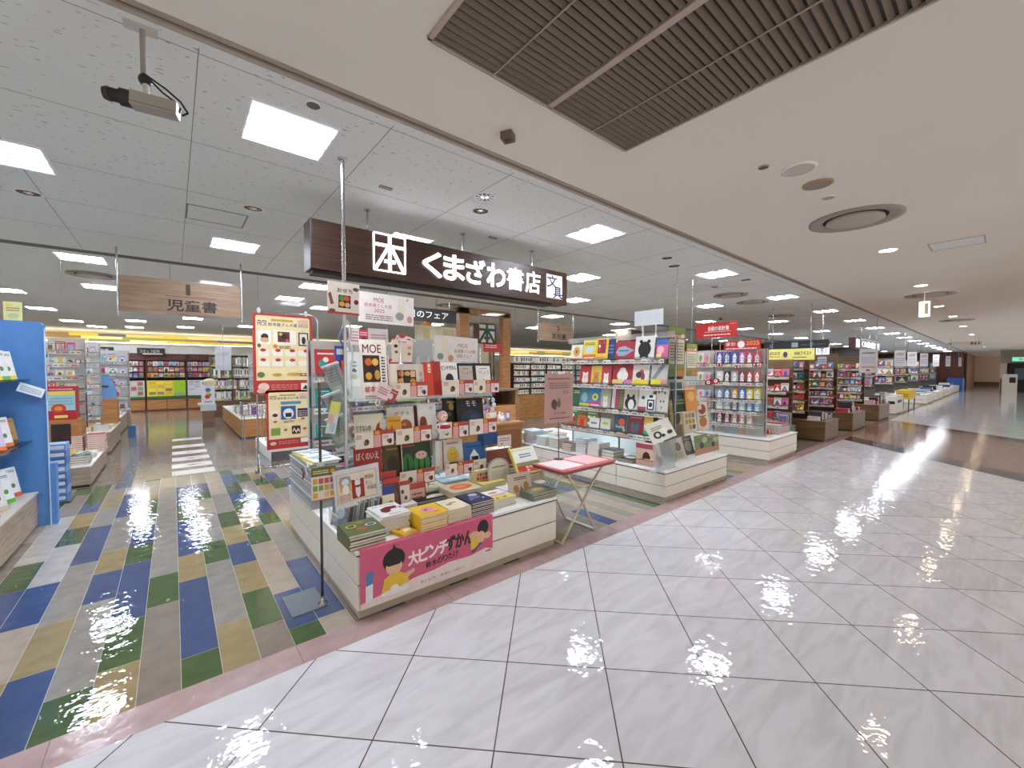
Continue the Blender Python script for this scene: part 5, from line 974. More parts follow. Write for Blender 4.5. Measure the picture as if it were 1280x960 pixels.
for i, (bx, c, ops, lab) in enumerate([
    ((715, 485, 724, 510), '#2a5a3a', [('b', .1, .7, .9, .9, 2, '#d8d8b0')], 'dark green narrow picture book, farthest on the third shelf'),
    ((724, 483, 736, 510), '#4a7a82', [('d', .5, .45, .3, .25, '#7aa8b0'), ('r', 0, 0, 1, .15, '#d8c84a')], 'teal picture book beside the green one on the third shelf'),
    ((736, 484, 750, 512), '#3f7ab0', [('d', .5, .5, .26, .18, '#e0cf3a'), ('d', .5, .5, .1, .08, '#3a4a6a'), ('r', 0, 0, 1, .28, '#b84a8a'), ('b', .1, .06, .9, .2, 1, '#f0e0ea')], 'blue picture book with a yellow figure and magenta band'),
    ((750, 486, 762, 511), '#a8a88a', beast(rng, .5, .4, .36, '#e0dccc', INK), 'sage picture book with a pale animal by the rack upright'),
    ((764, 484, 768, 511), '#d8d0d8', [], 'pale lilac book turned edge on, third shelf'), ((768, 484, 772, 511), '#a8424a', [], 'red-backed book turned edge on, third shelf'), ((772, 485, 779, 512), '#6a6644', [('b', .2, .1, .8, .9, 6, '#8a865a')], 'olive book turned edge on, third shelf'),
    ((779, 486, 796, 511), '#cfc4b0', [('d', .5, .32, .42, .3, '#1c1918'), ('d', .55, .26, .22, .24, '#e6e2de'), ('d', .3, .62, .1, .12, '#1c1918'), ('d', .7, .62, .1, .12, '#1c1918')], 'beige picture book with a black and white cat'),
    ((797, 487, 814, 512), '#e2e2e0', [('r', 0, 0, 1, .2, '#a8404e'), ('d', .35, .62, .12, .08, '#3a3634'), ('d', .7, .4, .2, .2, '#f6f4f2'), ('d', .65, .44, .03, .03, INK), ('d', .76, .44, .03, .03, INK)], 'white picture book with white cats on a crimson band'),
    ((807, 493, 818, 512), '#eef0ef', [('f', .1, .1, .9, .7, .14, '#1d1c1c'), ('d', .5, .4, .2, .14, '#1d1c1c'), ('r', .3, .8, .7, .95, '#1d1c1c')], 'small white book with a heavy black frame'),
    ((819, 485, 834, 513), '#ddd6cc', [('d', .2, .82, .1, .06, '#b84a4a'), ('d', .45, .86, .1, .06, '#8a5a3a'), ('d', .7, .8, .1, .06, '#5a8a4a'), ('d', .4, .45, .06, .05, INK), ('d', .65, .45, .06, .05, INK), ('d', .5, .2, .05, .04, INK)], 'pale spotted picture book with a round face at the mall end')]):
    rbX('picture_book', lab, bx, BX+(.0 if 'heavy' in lab else .03), .016 if 'edge on' not in lab else .08, c, ops, zfix=R3)
for i, (bx, c, ops, lab) in enumerate([
    ((768, 518, 783, 546), '#4a5a6e', [('d', .55, .55, .26, .2, '#d8622a'), ('t', .1, .16, .7, .2, 'hung', '#f2efe6', .02), ('d', .8, .1, .1, .08, '#e8d42a')], 'slate picture book with an orange bird, lowest shelf of the middle rack'),
    ((785, 519, 803, 545), '#8a2c30', [('d', .45, .35, .3, .34, '#5a5f6e'), ('b', .1, .82, .9, .93, 1, '#e0a8a0'), ('d', .45, .6, .12, .12, '#4a4e5a')], 'brick red picture book with a grey castle, lowest shelf'),
    ((804, 519, 815, 545), '#e2c25a', [('d', .5, .4, .28, .2, '#efe6da'), ('r', 0, 0, 1, .2, '#3aa07a')], 'yellow picture book with a white bird, lowest shelf'),
    ((815, 520, 821, 546), '#161416', [], 'black book turned edge on, lowest shelf of the middle rack'), ((821, 521, 833, 546), '#8d91a8', [('b', .2, .1, .8, .9, 5, '#c8cad8')], 'lavender grey picture book on the lowest shelf, mall end'),
    ((736, 522, 748, 540), '#dfe2dc', [('b', .2, .4, .8, .7, 1, '#8a2c4a')], 'white card-like picture book with crimson letters, lowest shelf'), ((750, 523, 762, 541), '#dcdcd0', [('d', .5, .55, .36, .14, '#a8b83a')], 'white picture book with a green leaf, lowest shelf')]):
    rbX('picture_book', lab, bx, BX+.02, .016, c, ops, zfix=R4)
r = random.Random(21)
for z_, row in ((R1, 'top shelf'), (R2, 'second shelf'), (R3, 'third shelf'), (R4, 'lowest shelf')):
    pass
fill_row('x', BX+.03, 3.86, 4.44, R4, .26, random.Random(77), 'picture_book', 'the bay under the teal book', 'lowest shelf', .15, .2)
# ledge in front of that rack: stacks
def SX(kind, desc, n, y, w, d, t_, cover, ops, x=4.58, z=BH, where='on the middle island', rz=-math.pi/2, cat='book'):
    stack(kind, desc, where, n, w, d, t_, cover, ops, (x, y, z+.001), rz, cat)
SX('picture_book', 'pale blue paperback with white back', 7, 4.98, .2, .26, .028, '#4f86b8', [('r', .1, .1, .9, .9, '#c8dce6')])
SX('picture_book', 'white and sky blue paperback', 6, 4.68, .2, .26, .024, '#cfdce6', [('b', .1, .6, .9, .8, 2, '#5a7a9a')])
SX('picture_book', 'grey and white paperback', 7, 4.4, .19, .26, .022, '#c4c8ca', [('d', .5, .5, .3, .2, '#6a7a86')])
SX('picture_book', 'light blue boxed book', 6, 3.86, .19, .25, .034, '#7fa8c4', [('d', .5, .5, .3, .2, '#e6eaec')])
SX('picture_book', 'white boxed book with blue strokes', 5, 3.64, .19, .25, .036, '#dfe4e6', [('b', .1, .3, .9, .7, 3, '#5a8ab0')])
SX('picture_book', 'dark slate boxed book', 3, 3.4, .2, .24, .04, '#3f4a50', [('b', .1, .5, .9, .8, 2, '#8a9aa0')])
SX('picture_book', 'dark red book with white letters', 4, 4.12, .18, .2, .03, '#6f2a2c', [('b', .1, .5, .9, .8, 2, '#e0d0c4')], x=4.54)
SX('picture_book', 'black magazine with pale figures', 3, 3.12, .24, .3, .014, '#2a2729', [('d', .4, .5, .3, .2, '#dcd8d2'), ('b', .1, .8, .9, .9, 1, '#e6e2da')], x=4.62)
SX('picture_book', 'crimson picture book with white curls', 3, 2.86, .24, .3, .02, '#a83a52', [('d', .5, .5, .34, .2, '#eadbe0'), ('r', 0, 0, 1, .15, '#c8a85a')], x=4.64)
t = MB(); t.box(4.47, 4.66, 3.16, 3.36, BH+.06, BH+.12, '#d5d6cf'); t.box(4.46, 4.67, 3.15, 3.37, BH+.045, BH+.06, '#efefec')
def standX(kind, label, box, X, t_, cover, ops, zb, lean=.2, cat='book', rz=-math.pi/2):
    y, z, w, h = boxX(*box, X); bm = book_meshes((label,), w, (z+h-zb)/math.cos(lean), t_, cover, ops); return place_book(bm, kind, label, cat, None, (X+t_/2, y-w/2, zb+.001), rz, lean)
standX('gift_box', 'cream box with a dark arched window, standing at the mall corner of the middle island', (795, 555, 819, 576), 4.62, .1, '#d9bfa6', [('r', 0, .75, 1, 1, '#a8485c'), ('d', .55, .3, .2, .3, '#4a1c22'), ('r', .35, 0, .75, .3, '#5a262c')], BH, 0, 'box')
# clear display cup and leaning signs on the corner of the middle island
p = atZ(826, 582, BH); t = T('accessory_stand', 'dark round stand filled with white trinkets at the corner of the middle island', 'stand', (p.x, p.y+.04, BH)); b = MB(); b.lathe([(.05, 0), (.052, .09), (.03, .1), (0, .1)], (p.x, p.y+.04, BH), '#1b1e20', 16); sub(b, 'cup', t)
b = MB()
for i in range(9): b.ell((p.x+.03*math.cos(i*.7), p.y+.04+.03*math.sin(i*.7), BH+.115+.012*(i % 3)), .016, .016, .02, ['#e6e4e0', '#b8b4b0', '#8a8a8a'][i % 3], 8, 5)
sub(b, 'trinkets', t)
def lean_card(name, label, px0, px1, py0, py1, y, bg, ops, cat='sign', lean=.3, t_=.006, zb=BH):
    x, z, w, h = boxY(px0, py0, px1, py1, y); bm = book_meshes((label,), w, (z+h-zb)/math.cos(lean), t_, bg, ops); return place_book(bm, name, label, cat, None, (x+w/2, y+t_/2, zb+.001), 0, lean)
x, z, w_, h_ = boxY(815, 532, 847, 554, 2.6)
t = T('slanted_sign', 'white slanted card with black and white doodles on a clear easel', 'sign', (x+w_/2, 2.9, BH)); M = FY(x, 2.575, z+.015) @ Matrix.Rotation(.12, 4, 'Z') @ Matrix.Rotation(-.5, 4, 'X')
b = MB(); b.box(0, w_*.9, 0, h_*1.15, -.003, 0, '#e9e8e2', M); art(b, M, w_*.9, h_*1.15, [('d', .3, .35, .16, .18, '#2a2a26'), ('d', .3, .35, .08, .1, '#e9e8e2'), ('d', .6, .45, .14, .2, '#f6f6f4'), ('b', .15, .6, .6, .8, 2, '#8a9a4a'), ('d', .5, .25, .08, .08, '#2a2a26'), ('d', .8, .3, .12, .1, '#3a3a34')]); sub(b, 'card_face', t)
b = MB(); b.add([(x+.02, 2.59, BH+.002), (x+w_*.9, 2.59, BH+.002), (x+w_*.9, 2.60, z+.03), (x+.02, 2.60, z+.01)], [(0, 1, 2, 3)], film()); b.box(x+.02, x+w_*.9, 2.58, 2.69, BH+.001, BH+.006, film()); sub(b, 'clear_easel', t)
lean_card('pamphlet', 'beige pamphlet with grey cat drawings leaning on the front of the middle island', 844, 859, 549, 578, 2.74, '#c5bcae', [('d', .5, .6, .25, .2, '#6e6a64'), ('b', .2, .1, .8, .4, 4, '#7a746c'), ('p', [(.3, .7), (.35, .9), (.45, .75)], '#5e5a54')])
lean_card('pamphlet', 'grey-green pamphlet with a pale animal, behind the beige one', 857, 869, 546, 573, 2.84, '#6f7264', [('d', .5, .45, .35, .3, '#b8b4a4'), ('b', .2, .8, .8, .9, 1, '#d8d4c0')])
for i, (a, c2, cv) in enumerate(((870, 886, '#7c8a5c'), (885, 899, '#8c8a70'))):
    lean_card('picture_book', ('pale green forest picture book in a clear case, beside the teal box', 'pale green forest picture book in a clear case, at the outer corner')[i], a, c2, 544, 570, 2.74, cv, [('r', 0, 0, 1, .3, '#b8826a'), ('d', .5, .45, .15, .16, '#3a2e26'), ('d', .25, .75, .2, .14, '#5f8a4a'), ('d', .75, .7, .2, .16, '#a8b88a')], 'book', .1)
t = MB(); p = atZ(866, 572, BH); t.box(5.2, 5.27, 2.86, 2.92, BH+.001, BH+.1, '#2f6f68'); tag(t.build('gift_box', origin=(5.23, 2.9, BH)), 'small teal box between the leaning pamphlets', 'box')
# front display of the middle island
t = T('tilted_book_stand', 'brown wooden stand of tilted picture books at the mall end of the middle island', 'display rack', (5.5, 3.1, BH)); b = MB()
for x in (5.02, 5.22): b.box(x-.02, x+.02, 3.1, 3.14, BH, 1.4, WD_RED)
sub(b, 'post', t)
for zz in (.62, .95, 1.28):
    b = MB(); b.box(4.95, 6.02, 3.0, 3.12, zz-.008, zz, W_WHITE); sub(b, 'shelf', t)
b = MB(); b.box(4.95, 6.02, 3.14, 3.15, BH, 1.42, '#b9b3a8'); sub(b, 'back_panel', t)
for bx, zf, c, ops, lab, kd in [((833, 497, 846, 533), .621, '#a88a4a', [('b', .2, .7, .8, .9, 2, '#5a4a2a'), ('d', .5, .4, .3, .2, '#c8aa6a')], 'tan picture book, farthest in the lower row of the tilted stand', 0),
    ((842, 500, 857, 535), .621, '#c5a46c', [('d', .55, .5, .28, .2, '#2e2620'), ('r', .2, 0, .9, .3, '#6a5a3a'), ('b', .1, .86, .9, .95, 1, '#efe6d0')], 'ochre picture book with a dark bear, lower row of the tilted stand', 1),
    ((858, 508, 874, 534), .621, '#e0dccc', [('b', .1, .82, .9, .92, 1, INK), ('g', .1, .1, .9, .75, 3, 3, ['#5a5a52', '#c8a43a', '#8a8a80', '#e0dccc'])], 'white picture book with rows of small animals', 0),
    ((875, 503, 889, 530), .621, '#ddd0bb', [('d', .5, .75, .33, .18, '#8e2a24'), ('d', .5, .3, .33, .18, '#b8702a'), ('b', .2, .48, .8, .56, 1, INK)], 'cream picture book with a red and an orange bear', 0),
    ((845, 478, 858, 500), .951, '#3a4258', [('b', .2, .4, .8, .6, 2, '#5a6280')], 'dark navy book on the middle row of the tilted stand', 0),
    ((860, 483, 874, 500), .951, '#d8903a', [('d', .5, .6, .3, .2, '#e8b86a')], 'orange picture book on the middle row of the tilted stand', 1),
    ((846, 490, 864, 502), .951, '#5c6e3a', [('b', .1, .4, .9, .7, 2, '#8a9a5a')], 'moss green book on the middle row of the tilted stand', 0),
    ((868, 495, 879, 505), .951, '#d6cdb8', [('b', .2, .3, .8, .7, 2, '#8a7a6a')], 'small cream card on the middle row of the tilted stand', 0)]:
    x, z, w, h = boxY(*bx, 2.98 if kd == 0 else 2.96); bm = book_meshes((lab,), w, z+h-zf, .016, c, ops); place_book(bm, 'picture_book', lab, 'book', None, (x+w/2, (3.01 if kd == 0 else 2.985), zf), 0, .12)
# tall green banners over it
def hang(name, label, box, Y, bg, ops, cat, top=HC, rods=1, t_=.004, axis='y', X=None):
    x, z, w, h = boxY(*box, Y) if axis == 'y' else boxX(*box, X)
    tt = T(name, label, cat, (x+w/2, Y, z) if axis == 'y' else (X, x-w/2, z)); M = FY(x, Y, z) if axis == 'y' else FX(X, x, z)
    b = MB(); b.box(0, w, 0, h, -t_, 0, bg, M); art(b, M, w, h, ops, .0006, .0004); sub(b, 'sign_face', tt)
    b = MB()
    for k in ([.5] if rods == 1 else [.08, .92]): b.tube(M @ Vector((w*k, h, -.002)), Vector((*(M @ Vector((w*k, h, -.002))).xy, top)), .004 if rods == 1 else .006, CHROME)
    sub(b, 'hanger', tt); return tt
GB = [('r', 0, 0, 1, .16, '#6a7a2a'), ('r', .5, .02, 1, .14, '#c8742a'), ('r', .06, .26, .94, .76, '#dcd4bc'), ('b', .12, .32, .88, .72, 7, '#7a6a54'), ('r', 0, .77, 1, .88, '#a4603a'), ('b', .08, .79, .8, .86, 2, '#efe0c8'), ('d', .86, .83, .1, .04, '#e6e0d0'), ('r', 0, .88, 1, 1, '#7d8a3c')]
hang('hanging_banner', 'tall green and cream hanging banner with lines of text above the tilted book stand', (835, 409, 856, 471), 2.99, '#8d8a4a', GB, 'banner')
hang('hanging_banner', 'smaller green and cream hanging banner behind the tall one', (858, 430, 871, 470), 3.2, '#8d8a4a', GB, 'banner')
x, z, w_, h_ = boxX(790, 388, 826, 407, BX)
t = T('clip_sign', 'blank white card turned edgewise on two clear clips above the middle rack', 'sign', (BX+.1, x-w_/2, 1.98)); M = FX(BX+.06, x, z+.01)
b = MB(); b.box(0, w_, 0, h_, -.003, 0, '#d9dce0', M); sub(b, 'card_face', t)
for k in (.3, .75):
    b = MB(); q = M @ Vector((w_*k, 0, -.004)); b.tube(q, (q.x, q.y, 1.98), .008, '#e3e6e6'); b.lathe([(.025, 0), (.025, .01), (.01, .03)], (q.x, q.y, 1.98), '#e3e6e6', 10); sub(b, 'clip', t)
t = T('clear_header', 'clear acrylic header board rising above the middle rack', 'header board', (BX+.24, 3.6, 1.98)); b = MB(); b.add([(BX+.24, 2.75, 1.98), (BX+.24, 4.6, 1.98), (BX+.24, 4.6, 2.06), (BX+.24, 2.75, 2.06)], [(0, 1, 2, 3)], film()); sub(b, 'pane', t)
rack_frame('magazine_rack', 'rear magazine rack on the near island behind the lunch box books', 'y', 4.12, 1.0, 2.5, (.60, .90, 1.20, 1.50), 1.84, AH, .2, (1.02, 1.75, 2.48))
for z_, row in ((.601, 'lowest shelf'), (.901, 'second shelf'), (1.201, 'third shelf'), (1.501, 'top shelf')): fill_row('y', 4.12, 1.03, 2.48, z_, .25, r, 'magazine', 'the rear rack', row, .13, .19)
SX('picture_book', 'yellow-green paperback with a pale cover', 4, 5.35, .2, .26, .03, '#a8b04a', [('r', .1, .1, .9, .9, '#e8e6c8')])
SX('picture_book', 'white paperback with a sky blue ball', 5, 5.35, .2, .26, .03, '#d8dfe4', [('d', .5, .5, .3, .2, '#5a9ac8')], x=4.86)
SX('picture_book', 'navy and white paperback', 5, 5.05, .2, .26, .03, '#3f5a86', [('r', .1, .5, .9, .9, '#dfe4ea')], x=4.88)
SX('picture_book', 'beige paperback with brown lettering', 5, 4.75, .2, .26, .03, '#cdbfa4', [('b', .1, .5, .9, .8, 2, '#6a4a3a')], x=4.9)
# ================================================================== THIRD ISLAND: ACCOUNT BOOKS
KX = 7.75; KH = .40
rack_frame('account_book_rack', 'red-trimmed rack of household account books on the third island', 'x', KX, 2.66, 4.2, (1.67, 1.34, 1.04, .83, .60), 1.93, KH, .18, (2.68, 3.56, 4.18))
rows = [(1.67, '#5c3f98 #54509c #3f5fae #b9659a #c83a5a #c23c66'.split(), 440, 454, 'top row'), (1.34, '#d8d2cc #3c2e30 #b9b0a8 #8a3038 #b03a3c #b5484a'.split(), 464, 476, 'second row'),
        (1.04, '#8fa2c0 #4a6ea8 #c8882e #3f7ac0 #d2c03a #d6c640'.split(), 486, 499, 'third row'), (.83, '#d8dcd6 #b8c8c0 #6a7a80 #a8d0d0 #5a9ac0 #7ab0d8'.split(), 500, 513, 'fourth row'), (.60, '#6e1a30 #7c1a38 #c87a84 #c88a80 #d09a90'.split(), 514, 527, 'lowest row')]
for z_, cols, y0, y1, row in rows:
    n = len(cols)
    for i, c in enumerate(cols):
        xa = 895+i*9.4; lab = f'household account book with a white bottle-shaped label, {NTH[i]} on the {row}'
        rbX('account_book', lab, (xa, y0, xa+8.2, y1), KX+.02, .02, c, [('d', .5, .5, .3, .3, '#e6e6ea'), ('d', .5, .78, .12, .12, '#e6e6ea'), ('r', .2, .04, .8, .22, '#efe6dc'), ('b', .25, .44, .75, .56, 1, '#6a6a8a')], .1, zfix=z_+.001)
    for i in range(2):
        xa = 872+i*8; rbX('account_book', f'{row} account book in pale pastel past the upright, {"farther" if i == 0 else "nearer"} one', (xa, y0+1, xa+7, y1), KX+.02, .02, ['#e0dcd8', '#c8b8c0', '#e8d8c8'][(i+n) % 3], [('d', .5, .5, .3, .3, ['#d86a6a', '#5a6aa8', '#8aa04a'][(i+y0) % 3]), ('b', .1, .1, .9, .2, 1, '#c83a3a')], .1, zfix=z_+.001)
for bx, lab, c, ops in [((870, 403, 922, 422), 'red poster board with white lettering, highest above the account books', '#c4211d', [('t', .30, .46, .5, .3, '長朝の家計簿', '#f6efe8', .03), ('r', .22, .38, .85, .40, '#f6efe8'), ('b', .2, .16, .85, .28, 1, '#f6efe8'), ('b', .82, .84, .97, .9, 1, '#efc8c0')]),
    ((905, 425, 951, 437), 'wide red poster strip with a white disc, directly over the account books', '#b8222c', [('t', .06, .42, .28, .4, '家計', '#f0d8d8', .02), ('d', .48, .55, .1, .36, '#efe6e6'), ('t', .62, .45, .34, .4, '2025', '#e8a02a', .03), ('b', .05, .08, .9, .26, 1, '#f0e2e0')])]:
    x, z, w, h = boxX(*bx, KX-.02); t = T('poster_board', lab, 'poster', (KX, x-w/2, 1.93)); M = FX(KX-.02, x, z); b = MB(); b.box(0, w, 0, h, -.005, 0, c, M); art(b, M, w, h, ops, .0006, .0005); sub(b, 'poster_face', t)
    b = MB()
    for k in (.4, .6) if 'highest' in lab else (.1, .9): q = M @ Vector((w*k, .02, -.008)); b.tube((q.x, q.y, 1.60 if 'wide' in lab else 1.9), (q.x, q.y, z+h*(.0 if 'wide' in lab else 1.15)+.05), .006, CHROME)
    if 'highest' in lab: q = M @ Vector((w*.6, h*1.2, -.008)); b.ell(q, .03, .03, .03, '#6a2a2a', 10, 6)
    sub(b, 'clip_post', t)
for i, (px, py, k) in enumerate([(880, 456, 'e'), (899, 456, 'e'), (921, 459, 'e'), (945, 456, 'e'), (886, 453, 's'), (911, 457, 's'), (933, 457, 's'), (867, 458, 's')]):
    q = atX(px, py, KX-.045); M = FX(KX-.045, q.y, q.z)
    if k == 'e':
        b = MB(); b.prism([(.06*math.cos(a*.628)*1.0, .03*math.sin(a*.628)) for a in range(10)], -.003, 0, '#9c1f26', M)
        for s in (-1, 1): b.prism([(s*.028+.013*math.cos(a*.785), .004+.013*math.sin(a*.785)) for a in range(8)], 0, .002, '#efe6e2', M)
        tag(b.build('eye_cutout', origin=q), f'red paper cutout with two white eyes, {NTH[i]} along the account book shelf', 'decoration')
    else:
        b = MB(); b.prism([((.042 if a % 2 == 0 else .018)*math.sin(a*.6283), (.042 if a % 2 == 0 else .018)*math.cos(a*.6283)) for a in range(10)], -.003, 0, '#d9d44a', M)
        tag(b.build('star_cutout', origin=q), f'yellow paper star, {NTH[i-4]} along the account book shelf', 'decoration')
q = atX(890, 477, KX-.06); M = FX(KX-.06, q.y, q.z) @ Matrix.Rotation(.25, 4, 'Z'); b = MB(); b.prism([(.15*math.cos(a*.5236)*(1 if a % 6 else .93), .055*math.sin(a*.5236)+(.0)) for a in range(12)], -.003, 0, '#99202a', M)
for s in (-1, 1): b.prism([(s*.068+.032*math.cos(a*.5236), .032*math.sin(a*.5236)) for a in range(12)], 0, .002, '#efe8e4', M); b.prism([(s*.068+.012*math.cos(a*.785), .012*math.sin(a*.785)) for a in range(8)], .002, .003, INK, M)
tag(b.build('eye_cutout', origin=q), 'largest red paper cutout with two white staring eyes, tilted on the shelf edge', 'decoration')
# stacks on the third island's ledge
def SC_(desc, n, px, py, w, d, t_, c, ops=(), kind='booklet', z=KH, dy=0):
    q = atZ(px, py, z); stack(kind, desc, 'on the third island', n, w, d, t_, c, list(ops), (q.x+w/2, q.y+d/2+dy, z+.001), 0, 'book')
SC_('pink booklet', 4, 911, 540, .18, .22, .03, '#dba9a2'); SC_('pale blue-grey booklet', 4, 921, 542, .2, .2, .028, '#bcc3cf'); SC_('peach booklet', 4, 932, 543, .2, .2, .03, '#e0c3ae')
SC_('white booklet with red trim', 3, 898, 537, .18, .2, .02, '#dcd3cf', [('r', 0, 0, 1, .2, '#c84a5a')])
SC_('orange packet', 2, 947, 543, .1, .14, .03, '#e0752e'); SC_('bright red packet', 2, 961, 543, .15, .14, .04, '#c8182a'); SC_('yellow packet', 2, 953, 541, .1, .12, .035, '#ecc23a')
SC_('crimson packet', 2, 968, 540, .12, .14, .04, '#b8283a')
t = T('acrylic_bin', 'clear low bin of pink notebooks at the mall end of the third island', 'box', (8.55, 2.85, KH)); b = MB(); b.box(8.32, 8.9, 2.6, 3.05, KH+.004, KH+.11, '#d2a3a3'); b.box(8.34, 8.6, 2.62, 3.0, KH+.11, KH+.16, '#c8bcb0'); b.box(8.62, 8.88, 2.62, 3.0, KH+.11, KH+.18, '#b8727a'); sub(b, 'notebooks', t)
b = MB(); b.add([(8.3, 2.585, KH), (8.92, 2.585, KH), (8.92, 2.585, KH+.17), (8.3, 2.585, KH+.17)], [(0, 1, 2, 3)], film()); b.add([(8.3, 2.585, KH), (8.3, 3.07, KH), (8.3, 3.07, KH+.17), (8.3, 2.585, KH+.17)], [(0, 1, 2, 3)], film()); sub(b, 'clear_wall', t)
# ================================================================== BLUE DISPLAY UNIT ON THE AISLE
BL = C('#5b92d4', .4)
t = T('blue_display_unit', 'tall blue display unit with glass shelves at the mouth of the tiled aisle', 'shelving unit', (-1.3, 5.3, 0))
b = MB(); b.box(-1.62, -.975, 6.1, 6.14, .0, 1.96, BL); b.box(-1.62, -1.03, 6.1, 6.14, 1.96, 2.03, BL); b.box(-1.62, -.975, 6.14, 6.145, 0, 2.0, '#3f6ea8')
b.prism([(-1.03+.055*math.cos(a*.157), 1.96+.07*math.sin(a*.157)) for a in range(11)]+[(-1.03, 1.96)], 0, .04, BL, frame((0, 6.14, 0), (1, 0, 0), (0, 0, 1))); sub(b, 'end_panel', t)
b = MB(); b.box(-.978, -.970, 6.085, 6.10, .0, 1.96, '#cfe0f2'); sub(b, 'lit_edge_strip', t)  # pale strip, painted light along the front edge of the blue panel
b = MB(); b.box(-.972, -.93, 6.09, 6.19, 0, .62, BL); b.box(-1.035, -1.03, 6.095, 6.1, .3, .33, '#2a4a72'); sub(b, 'foot_post', t)
b = MB(); b.box(-1.62, -1.6, 4.0, 6.1, .3, 2.0, '#3c6ca8'); sub(b, 'back_panel', t)
b = MB(); b.box(-1.62, -1.06, 4.0, 6.08, .03, .34, WD_GREY); b.box(-1.64, -1.05, 4.0, 6.08, .34, .355, '#cfc6ba'); b.box(-1.6, -1.08, 4.0, 6.06, 0, .03, '#2c2620'); sub(b, 'plinth_cabinet', t)
for z_ in (.86, 1.46):
    b = MB(); b.box(-1.6, -1.08, 4.0, 6.09, z_-.008, z_, clear('shelf_glass', '#bcd8e0', .25)); b.box(-1.082, -1.078, 4.0, 6.09, z_-.01, z_+.012, clear('acrylic_edge', '#dfeceb', .3)); sub(b, 'glass_shelf', t)
r = random.Random(5)
sp = [(1.461, [(.27, '#efece6', 'white educational drill book with a pencil drawing and yellow foot'), (.27, '#e9e6e4', 'white drill book with an oval picture and green foot'), (.25, '#e8e2d2', 'cream drill book with a yellow foot'), (.25, '#efe9e4', 'white drill book half hidden at the picture edge'), (.24, '#dcd4c8', 'pale drill book farthest along the upper glass shelf')]),
      (.861, [(.24, '#b88a4a', 'wooden-framed picture book with a brown scene'), (.27, '#ece6e8', 'white drill book with a red swirl and orange foot'), (.26, '#d9c8e4', 'lilac drill book with an orange foot'), (.25, '#e8d8c0', 'cream drill book on the lower glass shelf')]),
      (.356, [(.28, '#e9e9ec', 'white drill book with an orange foot on the bottom deck'), (.28, '#eceef0', 'white drill book with a bright green foot'), (.28, '#e9e6e2', 'white drill book with a sitting child'), (.27, '#b86a9a', 'magenta striped book on the bottom deck')])]
for z_, bks in sp:
    y = 6.02
    for i, (h, c, lab) in enumerate(bks):
        w = h*.72; foot = ['#e8d43a', '#6aa84a', '#e8d43a', '#e8a03a', '#c8c8c8'] if z_ > 1 else (['#7a4a20', '#e8742a', '#e8742a', '#c8a040'] if z_ > .5 else ['#d8602a', '#5ab82a', '#d8c8b0', '#a83a7a'])
        ops = [('r', 0, 0, 1, .13, foot[i]), ('b', .55, .84, .92, .93, 2, '#4a4a5a'), ('d', .42, .5, .18, .24, ['#c86a4a', '#c8382c', '#8a6ab8', '#3a3028', '#d89aa8'][(i+int(z_*10)) % 5]), ('d', .7, .38, .1, .08, '#5a8a4a')]
        place_book(book_meshes((lab,), w, h, .03, c, ops), 'drill_book', lab, 'book', None, (-1.2+.012*i, y-w/2, z_), math.pi/2-.5, .2); y -= w+.07
p = atY(45, 478, 6.0)
paper('price_card', 'white tilted price card hanging from the upper glass shelf of the blue unit', 'price tag', frame((-1.14, 5.93, 1.36), (.6, .5, -.35), (.25, .3, .9)), .20, .09, '#dfe8ee', [('b', .1, .2, .9, .8, 3, '#8a98a8')])
x, z, w_, h_ = boxY(4, 377, 28, 401, 6.12)
paper('poster_card', 'slanted yellow poster card standing on top of the blue unit', 'poster', frame((x, 6.12, 2.031), (1, 0, -.0), (0, 0, 1)), w_, z+h_-2.031, '#ece9a8', [('b', .15, .5, .85, .75, 2, '#c87a6a'), ('d', .5, .25, .3, .14, '#c8d8a8'), ('d', .3, .8, .2, .08, '#e8e05a')])
